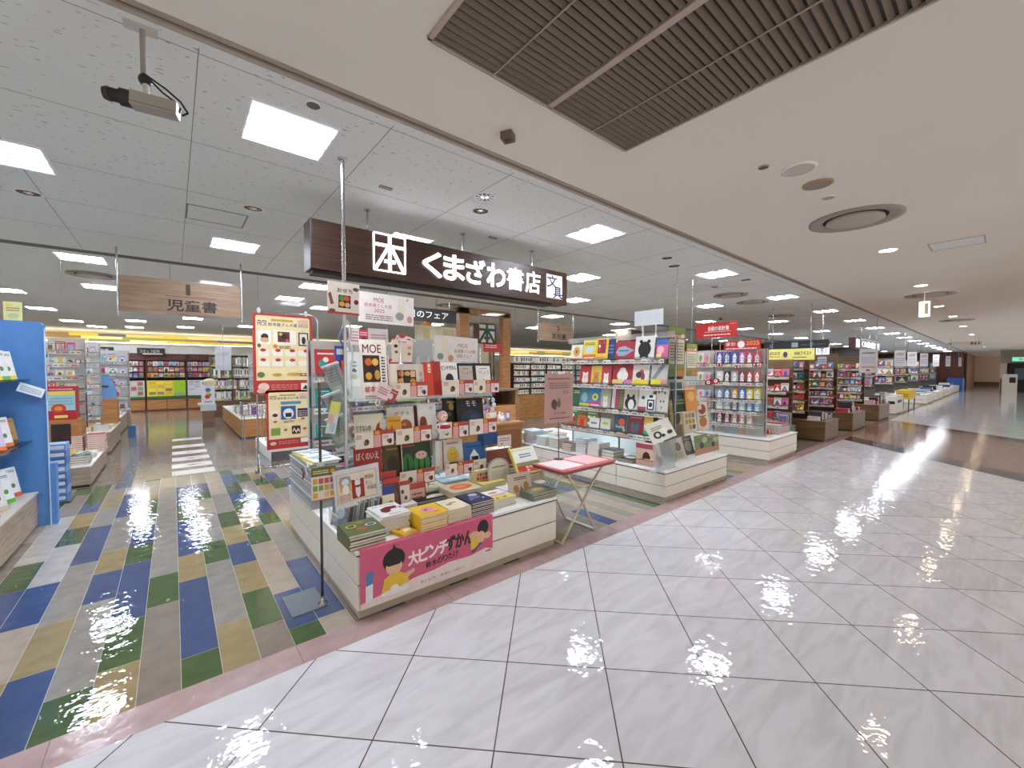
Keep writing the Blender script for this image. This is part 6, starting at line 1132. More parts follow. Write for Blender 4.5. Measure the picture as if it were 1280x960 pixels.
# ================================================================== LEFT TABLES
wood_box_island('display_table', 'low grey wood display table of books beside the blue unit', -2.3, -.875, 7.78, 9.55, .285, WD_GREY, W_WHITE)
wood_box_island('display_table', 'second low grey wood display table farther up the aisle', -2.3, -.93, 10.65, 12.6, .41, WD_GREY, W_WHITE)
wood_box_island('display_table', 'third low wood display table before the white magazine shelving', -2.3, -1.0, 13.6, 15.4, .42, WD_GREY, W_WHITE)
r = random.Random(31)
def scatter(where, x0, x1, y0, y1, z, r, nx, ny, nmax, kind='storybook', pal=('#e8e4e0', '#c8342c', '#3a6ea8', '#e8c22e', '#4d8a4a', '#d86a94', '#222836', '#b9bcc8', '#e0d8c8'), w=(.17, .23), tmax=.03):
    """small stacks of flat books over a table top"""
    q = 0
    for j in range(ny):
        for i in range(nx):
            cx = x0+(x1-x0)*(i+.5)/nx+r.uniform(-.02, .02); cy = y0+(y1-y0)*(j+.5)/ny+r.uniform(-.03, .03)
            ww = round(r.uniform(*w), 2); ww = min(ww, (x1-x0)/nx-.02); dd = round(min(ww*1.3, (y1-y0)/ny-.03), 2); c = r.choice(pal); tt = r.choice([.014, .02, tmax]); n = r.randint(2, nmax)
            row = NTH[j] if j < 16 else 'last'; cn = CN.get(c, {'#e8e4e0': 'off-white', '#b9bcc8': 'grey-blue', '#e0d8c8': 'beige'}.get(c, 'pale'))
            bm = book_meshes(('sc', c, round(ww, 2), dd, tt, 1, (q % 4)), ww, dd, tt, c, rand_art(random.Random(q % 4), c if c in PAL else '#f0f0ee')); pm = book_meshes(('sc', c, round(ww, 2), dd, tt, 0), ww, dd, tt, c, [])
            for k in range(n):
                rank = ORD[n-1-k] if n-1-k < 8 else 'low'
                place_book(bm if k == n-1 else pm, kind, f'{cn} {kind.replace("_", " ")}, {rank}, '+(f'{NTH[j]} row, ' if ny > 1 else '')+f'{NTH[i]} pile, {where}', 'book', None, (cx+r.uniform(-.005, .005), cy, z+.001+k*(tt+.0005)), r.uniform(-.06, .06), flat=True)
            q += 1
scatter('first aisle table', -1.75, -.89, 7.82, 8.75, .285, r, 4, 3, 5)
for i in range(2):
    stack('picture_book', 'red boxed book '+['by the rainbow box', 'at the aisle edge'][i], 'x', 9, .2, .26, .03, '#b8202c', [('b', .1, .4, .9, .6, 2, '#efe0d8')], (-1.18+.24*i, 9.1, .286), 0, 'book')
for k in range(8):
    b = MB(); b.box(-1.16, -.985, 7.0, 7.24, .02+k*.085, .098+k*.085, ['#5d86c0', '#7fa0cc', '#4a74b4'][k % 3]); b.box(-1.14, -1.0, 6.998, 7.0, .04+k*.085, .08+k*.085, '#dfe6ee')
    tag(b.build('blue_carton', origin=(-1.07, 7.1, .02+k*.085)), f'small blue carton, {ORD[7-k]} of the pile behind the blue unit', 'box')
b = MB(); b.box(-1.2, -.96, 6.96, 7.28, 0, .02, '#4a463f'); tag(b.build('carton_dolly', origin=(-1.07, 7.1, 0)), 'flat dark dolly under the pile of blue cartons', 'dolly')
scatter('second aisle table', -1.8, -.95, 10.7, 11.7, .41, r, 4, 3, 5)
scatter('third aisle table', -1.8, -1.02, 13.65, 14.6, .42, r, 3, 3, 5)
x, z, w_, h_ = boxY(58, 483, 95, 525, 9.0)
t = T('rainbow_box', 'red, yellow and blue striped toy display box on the first aisle table', 'box', (x+w_/2, 9.1, .75)); M = FY(x, 9.0, z)
b = MB(); b.box(x, x+w_, 9.0, 9.28, z, z+h_, '#b5202a'); sub(b, 'carton', t)
b = MB(); art(b, M, w_, h_, [('r', .02, .28, .98, .86, '#9fc9d4'), ('r', .02, .74, .98, .84, '#ecd44a'), ('b', .1, .45, .9, .7, 3, '#7aa8bc'), ('d', .4, .34, .26, .14, '#c8401e'), ('d', .4, .34, .14, .07, '#e0863a'), ('b', .1, .9, .9, .96, 1, '#e8c8c8'), ('r', .25, .06, .7, .14, '#ecdc7a')]); sub(b, 'printed_front', t)
b = MB(); b.box(x-.02, x+w_+.05, 8.98, 9.3, .286, z, WD_OAK); b.box(x+.04, x+w_-.06, 8.97, 8.98, .38, z-.06, '#2a1a12'); tag(b.build('wooden_riser', origin=(x, 9.1, .286)), 'oak cube riser under the rainbow striped box', 'riser')
def clutter_rack(label, x0, x1, Y, z0, zt, rows, r, depth=.25, kind='wall_packet', where='', wmin=.07, wmax=.12, pal=None):
    zs = [z0+(zt-z0)*k/rows for k in range(rows)]
    rack_frame('wire_rack', label, 'y', Y, x0, x1, zs, zt, z0-.02, depth, (x0+.01, x1-.01))
    for k, z_ in enumerate(zs):
        fill_row('y', Y, x0+.02, x1-.02, z_, (zt-z0)/rows-.05, r, kind, where, ['lowest row', 'second row', 'third row', 'fourth row', 'fifth row', 'sixth row', 'top row'][k], wmin, wmax, .01, .1, pal or ['#d8d8dc', '#c8c4c0', '#b0b8c0', '#d86a94', '#efe6d2', '#8a5a3a', '#a8c8dc', '#c8342c', '#f0f0ee'])
clutter_rack('clear rack of toy packets rising from the first aisle table', -1.55, -1.12, 9.62, .62, 2.08, 7, r, where='the toy packet rack')
b = MB(); b.box(-1.5, -1.15, 9.62, 9.9, .286, .6, '#8b8f98'); tag(b.build('base_cabinet', origin=(-1.3, 9.7, .286)), 'grey base cabinet under the toy packet rack', 'cabinet')
clutter_rack('grey tray rack of stationery on the second aisle table', -1.62, -1.15, 11.75, .62, 2.12, 7, r, where='the stationery tray rack')
x, z, w_, h_ = boxY(127, 468, 145, 498, 12.2)
t = T('blue_carton', 'light blue display carton with a stepped side on the second aisle table', 'box', (x, 12.2, .43)); b = MB(); M = FY(x, 12.15, z)
b.prism([(0, 0), (w_, 0), (w_, .25*h_), (w_*.7, .8*h_), (w_*.45, .8*h_), (w_*.45, h_), (0, h_)], -.2, 0, '#6c9cd8', M); b.box(0, w_*.5, .45*h_, .55*h_, 0, .004, '#3c3a38', M); sub(b, 'carton', t)
b = MB(); b.box(x-.02, x+w_+.02, 12.1, 12.4, .43, z, WD_OAK); sub(b, 'wooden_base', t)
clutter_rack('white magazine shelving unit on the far side of the third aisle table', -1.95, -.95, 15.5, .5, 2.1, 5, r, .3, 'magazine', 'the white magazine shelving', .16, .2, ['#dcdce0', '#cfd0d8', '#c9c0d8', '#e0dcdc', '#b8c0cc'])
t = MB(); t.box(-1.95, -.95, 15.5, 15.9, .03, .465, WD_GREY); t.box(-1.95, -.95, 15.49, 15.9, .465, .478, W_WHITE); tag(t.build('base_cabinet', origin=(-1.4, 15.6, 0)), 'wood base cabinet under the white magazine shelving', 'cabinet')
b = MB(); b.box(-.82, -.70, 12.9, 13.1, .001, .26, '#3a6a9a'); tag(b.build('stool_box', origin=(-.76, 13, 0)), 'blue-wrapped bundle on the floor by the slate strip', 'bundle')
# floor stickers up the aisle
for i, y in enumerate((7.76, 8.35, 9.0, 9.7, 10.5, 11.6)):
    b = MB(); b.box(-.045, .475, y, y+.36, .0002, .0016, '#cfcbc4'); M = Matrix.Translation((-.045, y, .0018)); 
    art(b, M, .52, .36, [('f', .05, .1, .95, .9, .01, '#b8b2a8')]+([] if i == 0 else [('p', [(.25, .45), (.45, .62), (.7, .6), (.78, .45), (.6, .52), (.4, .5)], '#7a5048'), ('d', .5, .42, .12, .08, '#8f6258')]), 0, .0001)
    tag(b.build('floor_sticker', origin=(.2, y, 0)), f'white rectangular floor sticker, {NTH[i]} up the central aisle'+(', with a plain frame' if i == 0 else ', with a reddish drawing'), 'floor sticker')
# ================================================================== BACK WALL CABINETS
r = random.Random(41)
for k in range(-3, 8):
    x0 = -.80+k*1.22; x1 = x0+1.2
    if x0 > 5: break
    t = T('wall_bookcase', 'reddish wood magazine cabinet along the back wall', 'bookcase', ((x0+x1)/2, 21.0, 0), 'magazine cabinets along the back wall')
    if k == 0: t['label'] = 'back wall cabinet with a yellow and lime poster panel at the end of the aisle'; del t['group']
    if k == 1: t['label'] = 'back wall cabinet with a white chart panel at the end of the aisle'; del t['group']
    b = MB(); b.box(x0, x1, 20.85, 21.45, 0, .46, WD_PALE if False else WD_RED); sub(b, 'base_cabinet', t)
    for q in (0, 1): b = MB(); b.box(x0+.02+q*.59, x0+.59+q*.59, 20.84, 20.85, .05, .42, WD_OAK); sub(b, 'cabinet_door', t)
    b = MB(); b.box(x0, x0+.025, 21.0, 21.45, .46, 2.2, WD_RED); sub(b, 'side_panel', t)
    b = MB(); b.box(x0, x1, 21.38, 21.45, .46, 2.2, '#2c1a12'); b.box(x0, x1, 21.1, 21.45, 1.95, 2.2, WD_RED); sub(b, 'back_panel', t)
    for z_ in (1.28, 1.50, 1.72):
        b = MB(); b.box(x0, x1, 21.05, 21.4, z_-.02, z_, WD_DARK); sub(b, 'shelf', t)
    b = MB(); c = ['#e8d23a', '#dfe0e4', '#c8c0b8'][k if k in (0, 1) else 2]; b.box(x0+.02, x1-.02, 20.95, 21.0, .52, 1.16, c); b.box(x0+.02, x1-.02, 20.93, 20.96, .47, .55, '#2f7a4a')
    M = FY(x0+.02, 20.95, .52)
    if k == 0: art(b, M, 1.16, .64, [('r', .68, .25, 1, 1, '#a8d22a'), ('g', .03, .12, .66, .95, 3, 4, ['#f0dc5a', '#e8c83a', '#e0b82a', '#8a8a5a']), ('r', .68, .05, .98, .25, '#9ab88a')])
    elif k == 1: art(b, M, 1.16, .64, [('g', .03, .2, .5, .96, 3, 5, ['#c8cad0', '#b8bac4', '#e6e6ea']), ('g', .52, .1, .78, .96, 1, 7, ['#c8483c', '#4a9a4a', '#e8e0d8', '#e89a8a']), ('r', .8, .1, .98, .96, '#e4e2e0')])
    else: art(b, M, 1.16, .64, [('g', .03, .1, .97, .95, 6, 3, ['#b8606a', '#5a6a8a', '#d8d0c0', '#e0c84a', '#8aa06a'])])
    sub(b, 'display_panel', t)
    for z_, row in ((1.28, 'lower'), (1.50, 'middle'), (1.72, 'upper')):
        x = x0+.04
        while x < x1-.14:
            bm, cn = gen_book(r, .15, .18, .016, ['#d86a94', '#efe6d2', '#a8c8dc', '#6d4c9a', '#e8c22e', '#f0f0ee', '#8a5a3a', '#b83850'])
            place_book(bm, 'magazine', 'small faced-out magazine on the back wall cabinets', 'magazine', 'magazines faced out on the back wall cabinets', (x+.075, 21.1, z_+.001), 0, .1); x += .162
for i, (px0, px1, txt) in enumerate(((110, 142, '児童文庫'), (171, 206, 'コミック新刊'))):
    x, z, w, h = boxY(px0, 430, px1, 435.5, 20.9); b = MB(); b.box(x, x+w, 20.88, 20.93, 2.15, 2.40, '#2c2724'); M = FY(x, 20.88, 2.15); b.text(txt, .1*w, .07, .12, '#e6e2da', M, .7*w, .002, .02)
    b.box(x+w*.5-.01, x+w*.5+.01, 20.94, 21.0, 2.3, 2.4, '#2c2724'); tag(b.build('section_sign', origin=(x, 20.9, 2.15)), 'long black section sign under the white soffit, '+('nearer the stationery racks' if i == 0 else 'at the end of the central aisle'), 'sign')
x, z, w, h = boxY(178, 436, 203, 441.5, 20.8); b = MB(); b.box(x, x+w, 20.8, 20.82, z, 2.15, '#d8d4c4'); M = FY(x, 20.8, z); art(b, M, w, h, [('b', .3, .4, .7, .7, 1, INK), ('d', .88, .3, .05, .15, INK)]); tag(b.build('notice_card', origin=(x, 20.8, z)), 'cream notice card hanging under the black section sign', 'sign')
# ================================================================== RIGHT OF THE AISLE
wood_box_island('display_table', 'wood-fronted book table on the inner side of the central aisle', 1.16, 2.3, 11.0, 15.4, .46, WD_OAK, W_WHITE)
scatter('long inner table', 1.18, 2.2, 11.05, 13.2, .46, r, 4, 4, 6, pal=('#d8d0b8', '#c8ccd0', '#efe6d2', '#b8a888', '#8a8f98', '#e8e4e0', '#b83850'))
t = T('low_plinth', 'low white plinth behind the poster stand', 'display island', (1.8, 8.6, 0)); b = MB(); b.box(1.25, 2.5, 7.95, 9.6, .0, .2, W_WHITE); sub(b, 'body', t)
b = MB(); b.box(1.26, 2.49, 7.94, 7.96, .0, .16, '#6a6a6c'); sub(b, 'dark_front', t)
t = T('wire_basket', 'chrome wire basket stand of pamphlets behind the poster stand', 'basket', (1.15, 9.2, 0)); b = MB()
for k in range(9): b.tube((.98+k*.045, 9.0, .72), (.98+k*.045, 9.0, .95), .004, CHROME, 5); b.tube((.98, 9.0+k*.05, .72), (.98, 9.0+k*.05, .95), .004, CHROME, 5)
for z_ in (.72, .80, .88, .95): b.path([(.98, 9.4, z_), (.98, 9.0, z_), (1.36, 9.0, z_), (1.36, 9.4, z_)], .005, CHROME, 5)
sub(b, 'basket', t)
b = MB()
for x in (1.0, 1.34):
    for y in (9.02, 9.38): b.tube((x, y, 0), (x, y, .72), .008, CHROME, 6)
b.box(1.0, 1.34, 9.02, 9.38, .71, .72, '#9a9a98'); sub(b, 'stand', t)
for i in range(5): place_book(book_meshes(('wb', i % 3), .15, .2, .012, ['#e6e2da', '#b8606a', '#8a9aa8'][i % 3], rand_art(random.Random(i), '#f0f0ee')), 'pamphlet', 'pamphlet standing in the chrome wire basket', 'pamphlet', 'pamphlets in the wire basket', (1.17, 9.08+i*.06, .722), 0, .15)
# brown bookcase deep in the shop
def bookcase(label, axis, P, a0, a1, z0, zt, rows, r, wood, where, kind='paperback', pal=('#e9e6da', '#f2efe8', '#d8dcd0', '#c8d8b8', '#e8d8c8', '#b8c8d8', '#e8c8a8'), depth=.3, bays=2, gl='small pale book standing spine out on the ', ws=(.032, .05)):
    t = T('bookcase', label, 'bookcase', ((P+depth/2, (a0+a1)/2, 0) if axis == 'x' else ((a0+a1)/2, P+depth/2, 0)))
    def bx(b, a, c, d0, d1, zz0, zz1, m): return b.box(P+d0, P+d1, a, c, zz0, zz1, m) if axis == 'x' else b.box(a, c, P+d0, P+d1, zz0, zz1, m)
    b = MB(); bx(b, a0, a1, depth-.02, depth, 0, zt, wood); sub(b, 'back_panel', t)
    b = MB(); bx(b, a0, a1, 0, depth-.02, 0, z0-.02, WD_OAK if wood is WD_DARK else wood); sub(b, 'base_cabinet', t)
    for k in range(bays+1): b = MB(); a = a0+(a1-a0)*k/bays; bx(b, a-.012, a+.012, 0, depth-.02, z0-.02, zt, wood); sub(b, 'upright', t)
    dz = (zt-z0)/rows
    for k in range(rows+1): b = MB(); bx(b, a0, a1, 0, depth-.02, z0+k*dz-.02, z0+k*dz, wood); sub(b, 'shelf', t)
    for k in range(rows):
        for q in range(bays):
            s0 = a0+(a1-a0)*q/bays+.014; s1 = a0+(a1-a0)*(q+1)/bays-.01
            spine_row(axis, P+.03, s0, s1, z0+k*dz, dz-.05, r, kind, gl+where, f'books standing on the {where}', list(pal), *ws)
    return t
r = random.Random(52)
p0 = atY(642, 490, 9.9); p1 = atY(752, 490, 9.9)
bookcase('dark wood bookcase of pale paperbacks beyond the middle of the shop', 'y', 9.9, p0.x, p1.x, .78, 1.78, 5, r, WD_DARK, 'paperback bookcase behind the squirrel notice', bays=6, ws=(.06, .085))
spine_row('y', 9.93, p0.x+.02, p1.x-.05, 1.781, .22, r, 'paperback', 'small pale book standing on top of the paperback bookcase', 'books on top of the paperback bookcase', ['#e9e6da', '#f2efe8', '#d8dcd0', '#e8c8a8'], .085, .12)
bookcase('brown wood bookcase near the back wall beside the aisle', 'y', 16.6, .95, 2.75, .55, 2.05, 4, r, WD_MID, 'brown bookcase by the aisle', 'folio_book', ('#d8d4cc', '#c9cfc4', '#b8bcc4', '#8a6a4a', '#e6e0d0', '#8aa878'), bays=3, ws=(.04, .07), gl='larger book standing spine out on the ')
x, z, w_, h_ = boxY(269, 434, 289, 463, 16.2)
b = MB(); b.box(x, x+w_, 16.2, 16.21, z, z+h_, '#c3c6cc'); b.box(x+w_/2-.004, x+w_/2+.004, 16.195, 16.2, z, z+h_, '#8e929a'); b.box(x-.02, x+w_+.02, 16.2, 16.22, z+h_, z+h_+.02, CHROME)
b.tube((x+w_/2, 16.21, z+h_+.02), (x+w_/2, 16.21, HC), .006, CHROME); tag(b.build('hanging_sheet', origin=(x, 16.2, z)), 'grey double paper sheet hanging before the brown bookcase', 'poster')
# small floor-standing display with a round white object
t = T('floor_display', 'slim floor display with a round cream top and coloured letters beside the aisle', 'display stand', (.72, 14.0, 0)); b = MB(); b.box(.60, .86, 13.9, 14.1, .0, .45, WD_PALE); sub(b, 'pedestal', t)
b = MB(); b.box(.56, .90, 13.88, 14.12, .45, .62, '#cfd2d8'); b.box(.50, .62, 13.86, 14.1, .60, .66, '#d8dade'); sub(b, 'shelf_box', t)
b = MB(); M = FY(.58, 13.95, .62); b.box(0, .30, 0, .55, -.01, 0, '#e2e6ea', M); art(b, M, .3, .55, [('d', .5, .72, .2, .1, '#3a7ac8'), ('d', .5, .52, .18, .1, '#e8b82a'), ('d', .45, .38, .2, .1, '#c8342c'), ('r', .55, .42, .75, .52, '#4a9a4a'), ('b', .2, .1, .8, .2, 1, '#6a6a7a')]); b.ell((.76, 13.98, 1.22), .16, .08, .11, '#e8e2c0', 14, 8); sub(b, 'card_figure', t)
clutter_rack('chrome accessory rack of green and white packets by the brown bookcase', 1.9, 2.5, 15.6, .9, 2.1, 3, r, where='the green packet rack', pal=['#c8d8b8', '#dcdce0', '#8aa878', '#f0f0ee'])
b = MB(); b.box(1.95, 2.45, 15.6, 15.85, .0, .88, WD_MID); b.box(1.9, 2.5, 15.55, 15.87, .87, .88, W_WHITE); tag(b.build('base_cabinet', origin=(2.2, 15.7, 0)), 'wood base cabinet under the green packet rack', 'cabinet')
# ---- poster stand
YP = 6.9
t = T('poster_stand', 'chrome tube poster stand with rounded corners on castors beside the aisle', 'stand', (1.35, YP, 0)); a = atY(322, 393, YP); c = atY(398, 400, YP)
b = MB(); zt_ = 2.40
b.path([(.93, YP+.02, .05), (.93, YP+.02, zt_-.1), (.96, YP+.02, zt_-.03), (1.03, YP+.02, zt_), (1.66, YP+.02, zt_), (1.73, YP+.02, zt_-.03), (1.76, YP+.02, zt_-.1), (1.76, YP+.02, .05)], .012, CHROME); sub(b, 'tube_frame', t)
for x in (.93, 1.76):
    b = MB(); b.tube((x, YP-.24, .05), (x, YP+.28, .05), .012, CHROME); b.tube((x, YP-.2, .05), (x, YP+.02, .34), .007, CHROME); ft = sub(b, 'foot_tube', t)
    for y in (YP-.22, YP+.26): b = MB(); b.tube((x-.008, y, .025), (x+.008, y, .025), .025, '#1c1c1c', 12); sub(b, 'castor', ft)
b = MB(); b.tube((.93, YP+.02, .12), (1.76, YP+.02, .12), .008, CHROME); b.tube((.93, YP+.02, 1.2), (1.76, YP+.02, 1.2), .006, CHROME); sub(b, 'cross_tube', t)
def award_poster(label, box, small):
    x, z, w, h = boxY(*box, YP-.01); M = FY(x, YP-.005, z); tt = T('award_poster', label, 'poster', (x+w/2, YP-.01, z))
    b = MB(); b.box(0, w, 0, h, -.006, 0, '#b9342f', M); b.prism([(.05*w, .17*h), (.95*w, .17*h), (.95*w, .95*h), (.93*w, .97*h), (.07*w, .97*h), (.05*w, .95*h)], 0, .0008, '#eed9a8', M)
    ops = [('t', .08, .845, .15, .05, 'MOE', '#33406a', .02), ('t', .25, .845, .48, .045, '絵本屋さん大賞', '#33406a', .02), ('t', .75, .85, .17, .04, '2025', '#33406a', .01), ('b', .08, .90, .24, .92, 1, INK), ('r', .30, .905, .66, .935, '#c9a244'), ('d', .83, .92, .1, .03, '#e8b8a8')]
    if not small: ops += [('r', .08, .62, .29, .79, '#f4efe4'), ('d', .19, .71, .06, .04, '#2a2422'), ('d', .19, .67, .07, .03, '#e0a878'), ('r', .33, .62, .71, .80, '#f4ead8'), ('r', .40, .65, .60, .78, '#5a2a20'), ('d', .5, .72, .05, .03, '#1e1a18'), ('d', .45, .75, .03, .02, '#e8a83a'), ('d', .56, .67, .03, .02, '#d8542a'), ('r', .75, .61, .92, .78, '#241e1c'), ('r', .77, .625, .90, .765, '#e6dfd2'), ('d', .84, .68, .035, .05, '#2e2624'),
        ('d', .10, .60, .03, .025, '#5a6a4a'), ('d', .36, .595, .04, .025, '#d88a2a'), ('b', .42, .57, .62, .61, 2, '#6a5040'), ('g', .06, .46, .94, .56, 4, 1, ['#f4ead8']), ('g', .06, .33, .94, .43, 4, 1, ['#f4ead8'])]+[('d', .16+.24*i, .545-.12*j, .045, .02, '#b8323a') for i in range(4) for j in range(2) if not (i == 3 and j == 1)]+[('d', .12, .24, .06, .035, '#5f7a44'), ('d', .38, .24, .08, .02, '#c9a244'), ('d', .66, .245, .12, .02, '#c9a244'), ('b', .76, .22, .92, .27, 2, INK), ('d', .16, .09, .09, .05, '#e8c8b8'), ('d', .12, .04, .07, .03, '#e0b0a0'), ('r', .78, .04, .94, .13, '#efe6dc'), ('p', [(.8, .05), (.86, .11), (.92, .05)], INK), ('b', .28, .05, .72, .13, 3, '#d8807a')]
    else: ops += [('r', .32, .76, .78, .81, '#4a86a0'), ('r', .32, .50, .66, .73, '#2f5c96'), ('d', .49, .6, .12, .09, '#e6e6e2'), ('r', .42, .54, .56, .61, '#1a1c22'), ('r', .70, .53, .94, .68, '#221d2a'), ('b', .72, .55, .92, .66, 3, '#b8a8b8'), ('r', .10, .52, .28, .66, '#efe2cc'), ('d', .19, .58, .06, .03, '#5a2a2a'), ('d', .19, .47, .05, .015, '#a83a3a'), ('b', .38, .45, .62, .49, 2, '#8a7a3a'), ('d', .82, .5, .05, .015, '#a83a3a'),
        ('r', .10, .24, .30, .36, '#7c9a3a'), ('r', .56, .24, .76, .38, '#4a1a22'), ('p', [(.58, .30), (.62, .35), (.66, .28), (.70, .34), (.74, .29), (.74, .26), (.70, .30), (.66, .25), (.62, .31), (.58, .27)], '#efe6dc'), ('d', .42, .32, .04, .02, '#c8503a'), ('d', .86, .32, .05, .02, '#c8503a'), ('r', .76, .08, .96, .16, '#f0ece4'), ('b', .26, .08, .7, .15, 2, '#e0807a'), ('d', .14, .1, .07, .03, '#e8c8b8')]
    art(b, M, w, h, ops, .0012, .0003); sub(b, 'poster_sheet', tt)
    return tt
award_poster('large red-bordered cream award poster, upper of the two on the poster stand', (316, 393, 391, 492), False)
award_poster('smaller red-bordered cream award poster, lower of the two on the poster stand', (333, 488, 388, 560), True)
x, z, w, h = boxY(316, 393, 391, 492, YP)
for k in (.1, .88):
    b = MB(); b.ell((x+w*k, YP-.02, z+h+.03), .028, .02, .045, '#d8d8d8', 8, 6); sub(b, 'clip', t)
# ================================================================== THE CENTRE BEHIND THE NEAR ISLAND
x0 = 3.08; a = atY(570, 389, 6.8); c = atY(570, 405, 6.8)
t = T('section_sign', 'black hanging section sign with white lettering behind the near island', 'sign', (3.6, 6.8, c.z)); b = MB(); b.box(2.75, a.x, 6.79, 6.81, c.z, a.z, '#161413'); sub(b, 'sign_board', t)
b = MB(); M = FY(2.75, 6.79, c.z); ww = a.x-2.75; hh = a.z-c.z; b.text('月のフェア', .32*ww, .25*hh, .52*hh, '#f2f0ec', M, .56*ww, .002, .02); sub(b, 'sign_lettering', t)
for x in (2.9, a.x-.15): b = MB(); b.tube((x, 6.8, a.z), (x, 6.8, HC), .005, CHROME); sub(b, 'hanger', t)
b = MB(); q = atY(519, 406, 7.6); q2 = atY(570, 432, 7.6); b.box(q.x, q2.x, 7.6, 7.62, q2.z, q.z, '#d9cda0'); M = FY(q.x, 7.6, q2.z); art(b, M, q2.x-q.x, q.z-q2.z, [('g', .02, .1, .98, .95, 6, 1, ['#e0d6b0', '#cfc193', '#e6dcc0'])]); b.tube(((q.x+q2.x)/2, 7.61, q.z), ((q.x+q2.x)/2, 7.61, HC), .005, CHROME)
tag(b.build('hanging_board', origin=(q.x, 7.6, q2.z)), 'pale yellow hanging panel below the black section sign', 'panel')
# glass case with oak posts and the emblem
YG = 8.0
t = T('oak_glass_case', 'tall oak-framed glass case with the shop emblem in the centre of the shop', 'showcase', (5.8, YG, 0))
xs_ = [(atY(575, 430, YG).x, atY(587, 430, YG).x), (atY(629, 430, YG).x, atY(638, 430, YG).x)]
for (q0, q1), yy in ((xs_[0], YG), (xs_[1], YG), ((atY(575, 430, YG).x, atY(585, 430, YG).x), YG+1.7)):
    b = MB(); b.box(q0, q1, yy, yy+.16, .9, 2.96, WD_OAK); sub(b, 'post', t)
b = MB(); b.box(xs_[0][0], xs_[1][1], YG, YG+.16, 2.86, HC-.005, WD_OAK); b.box(xs_[0][0], xs_[0][1], YG, YG+1.86, 2.86, HC-.005, WD_OAK); sub(b, 'top_beam', t)
b = MB(); b.add([(xs_[0][1], YG+.08, .9), (xs_[1][0], YG+.08, .9), (xs_[1][0], YG+.08, 2.86), (xs_[0][1], YG+.08, 2.86)], [(0, 1, 2, 3)], clear()); sub(b, 'glass_pane', t)
b = MB(); b.box(xs_[0][0], xs_[1][1], YG, YG+1.8, 0, .9, WD_OAK); sub(b, 'base_cabinet', t)
x, z, w_, h_ = boxY(598, 405, 619, 429, YG-.03); b = MB(); M = FY(x, YG-.03, z); b.box(0, w_, 0, h_, -.02, 0, '#d8d0bc', M); logo(b, M, w_, h_, '#1f4a40', .028, .006)
for q in ((0, 0, 0, 1), (1, 0, 1, 1), (0, 0, 1, 0), (0, 1, 1, 1)): b.bar((q[0]*w_, q[1]*h_), (q[2]*w_, q[3]*h_), .035, .016, '#5f2426', M)
b.ell(M @ Vector((.5*w_, .27*h_, .012)), .04, .012, .025, '#9a1f2a', 8, 6); b.tube(M @ Vector((w_/2, h_, -.01)), (x+w_/2, YG-.02, HC), .004, CHROME); sub(b, 'shop_emblem', t)
x, z, w_, h_ = boxY(607, 427, 631, 440, YG-.1); paper('hanging_poster', 'red poster with white lettering hanging on the oak-framed case', 'poster', FY(x, YG-.01, z), w_, h_, '#c0322c', [('b', .1, .4, .7, .8, 2, '#f0dcd6'), ('r', .72, .2, 1, .9, '#c8432c')])
b = MB(); b.box(xs_[0][0]+.1, xs_[1][1], YG-.37, YG-.01, .88, .9, WD_OAK); b.box(xs_[0][0]+.1, xs_[1][1], YG-.35, YG-.02, .0, .88, WD_OAK); tag(b.build('counter', origin=(5.8, YG-.2, 0)), 'oak counter in front of the emblem case', 'counter')
fill_row('y', YG-.33, xs_[0][1]+.1, xs_[1][1]-.05, .901, .3, r, 'picture_book', 'the oak counter', 'top', .14, .18)
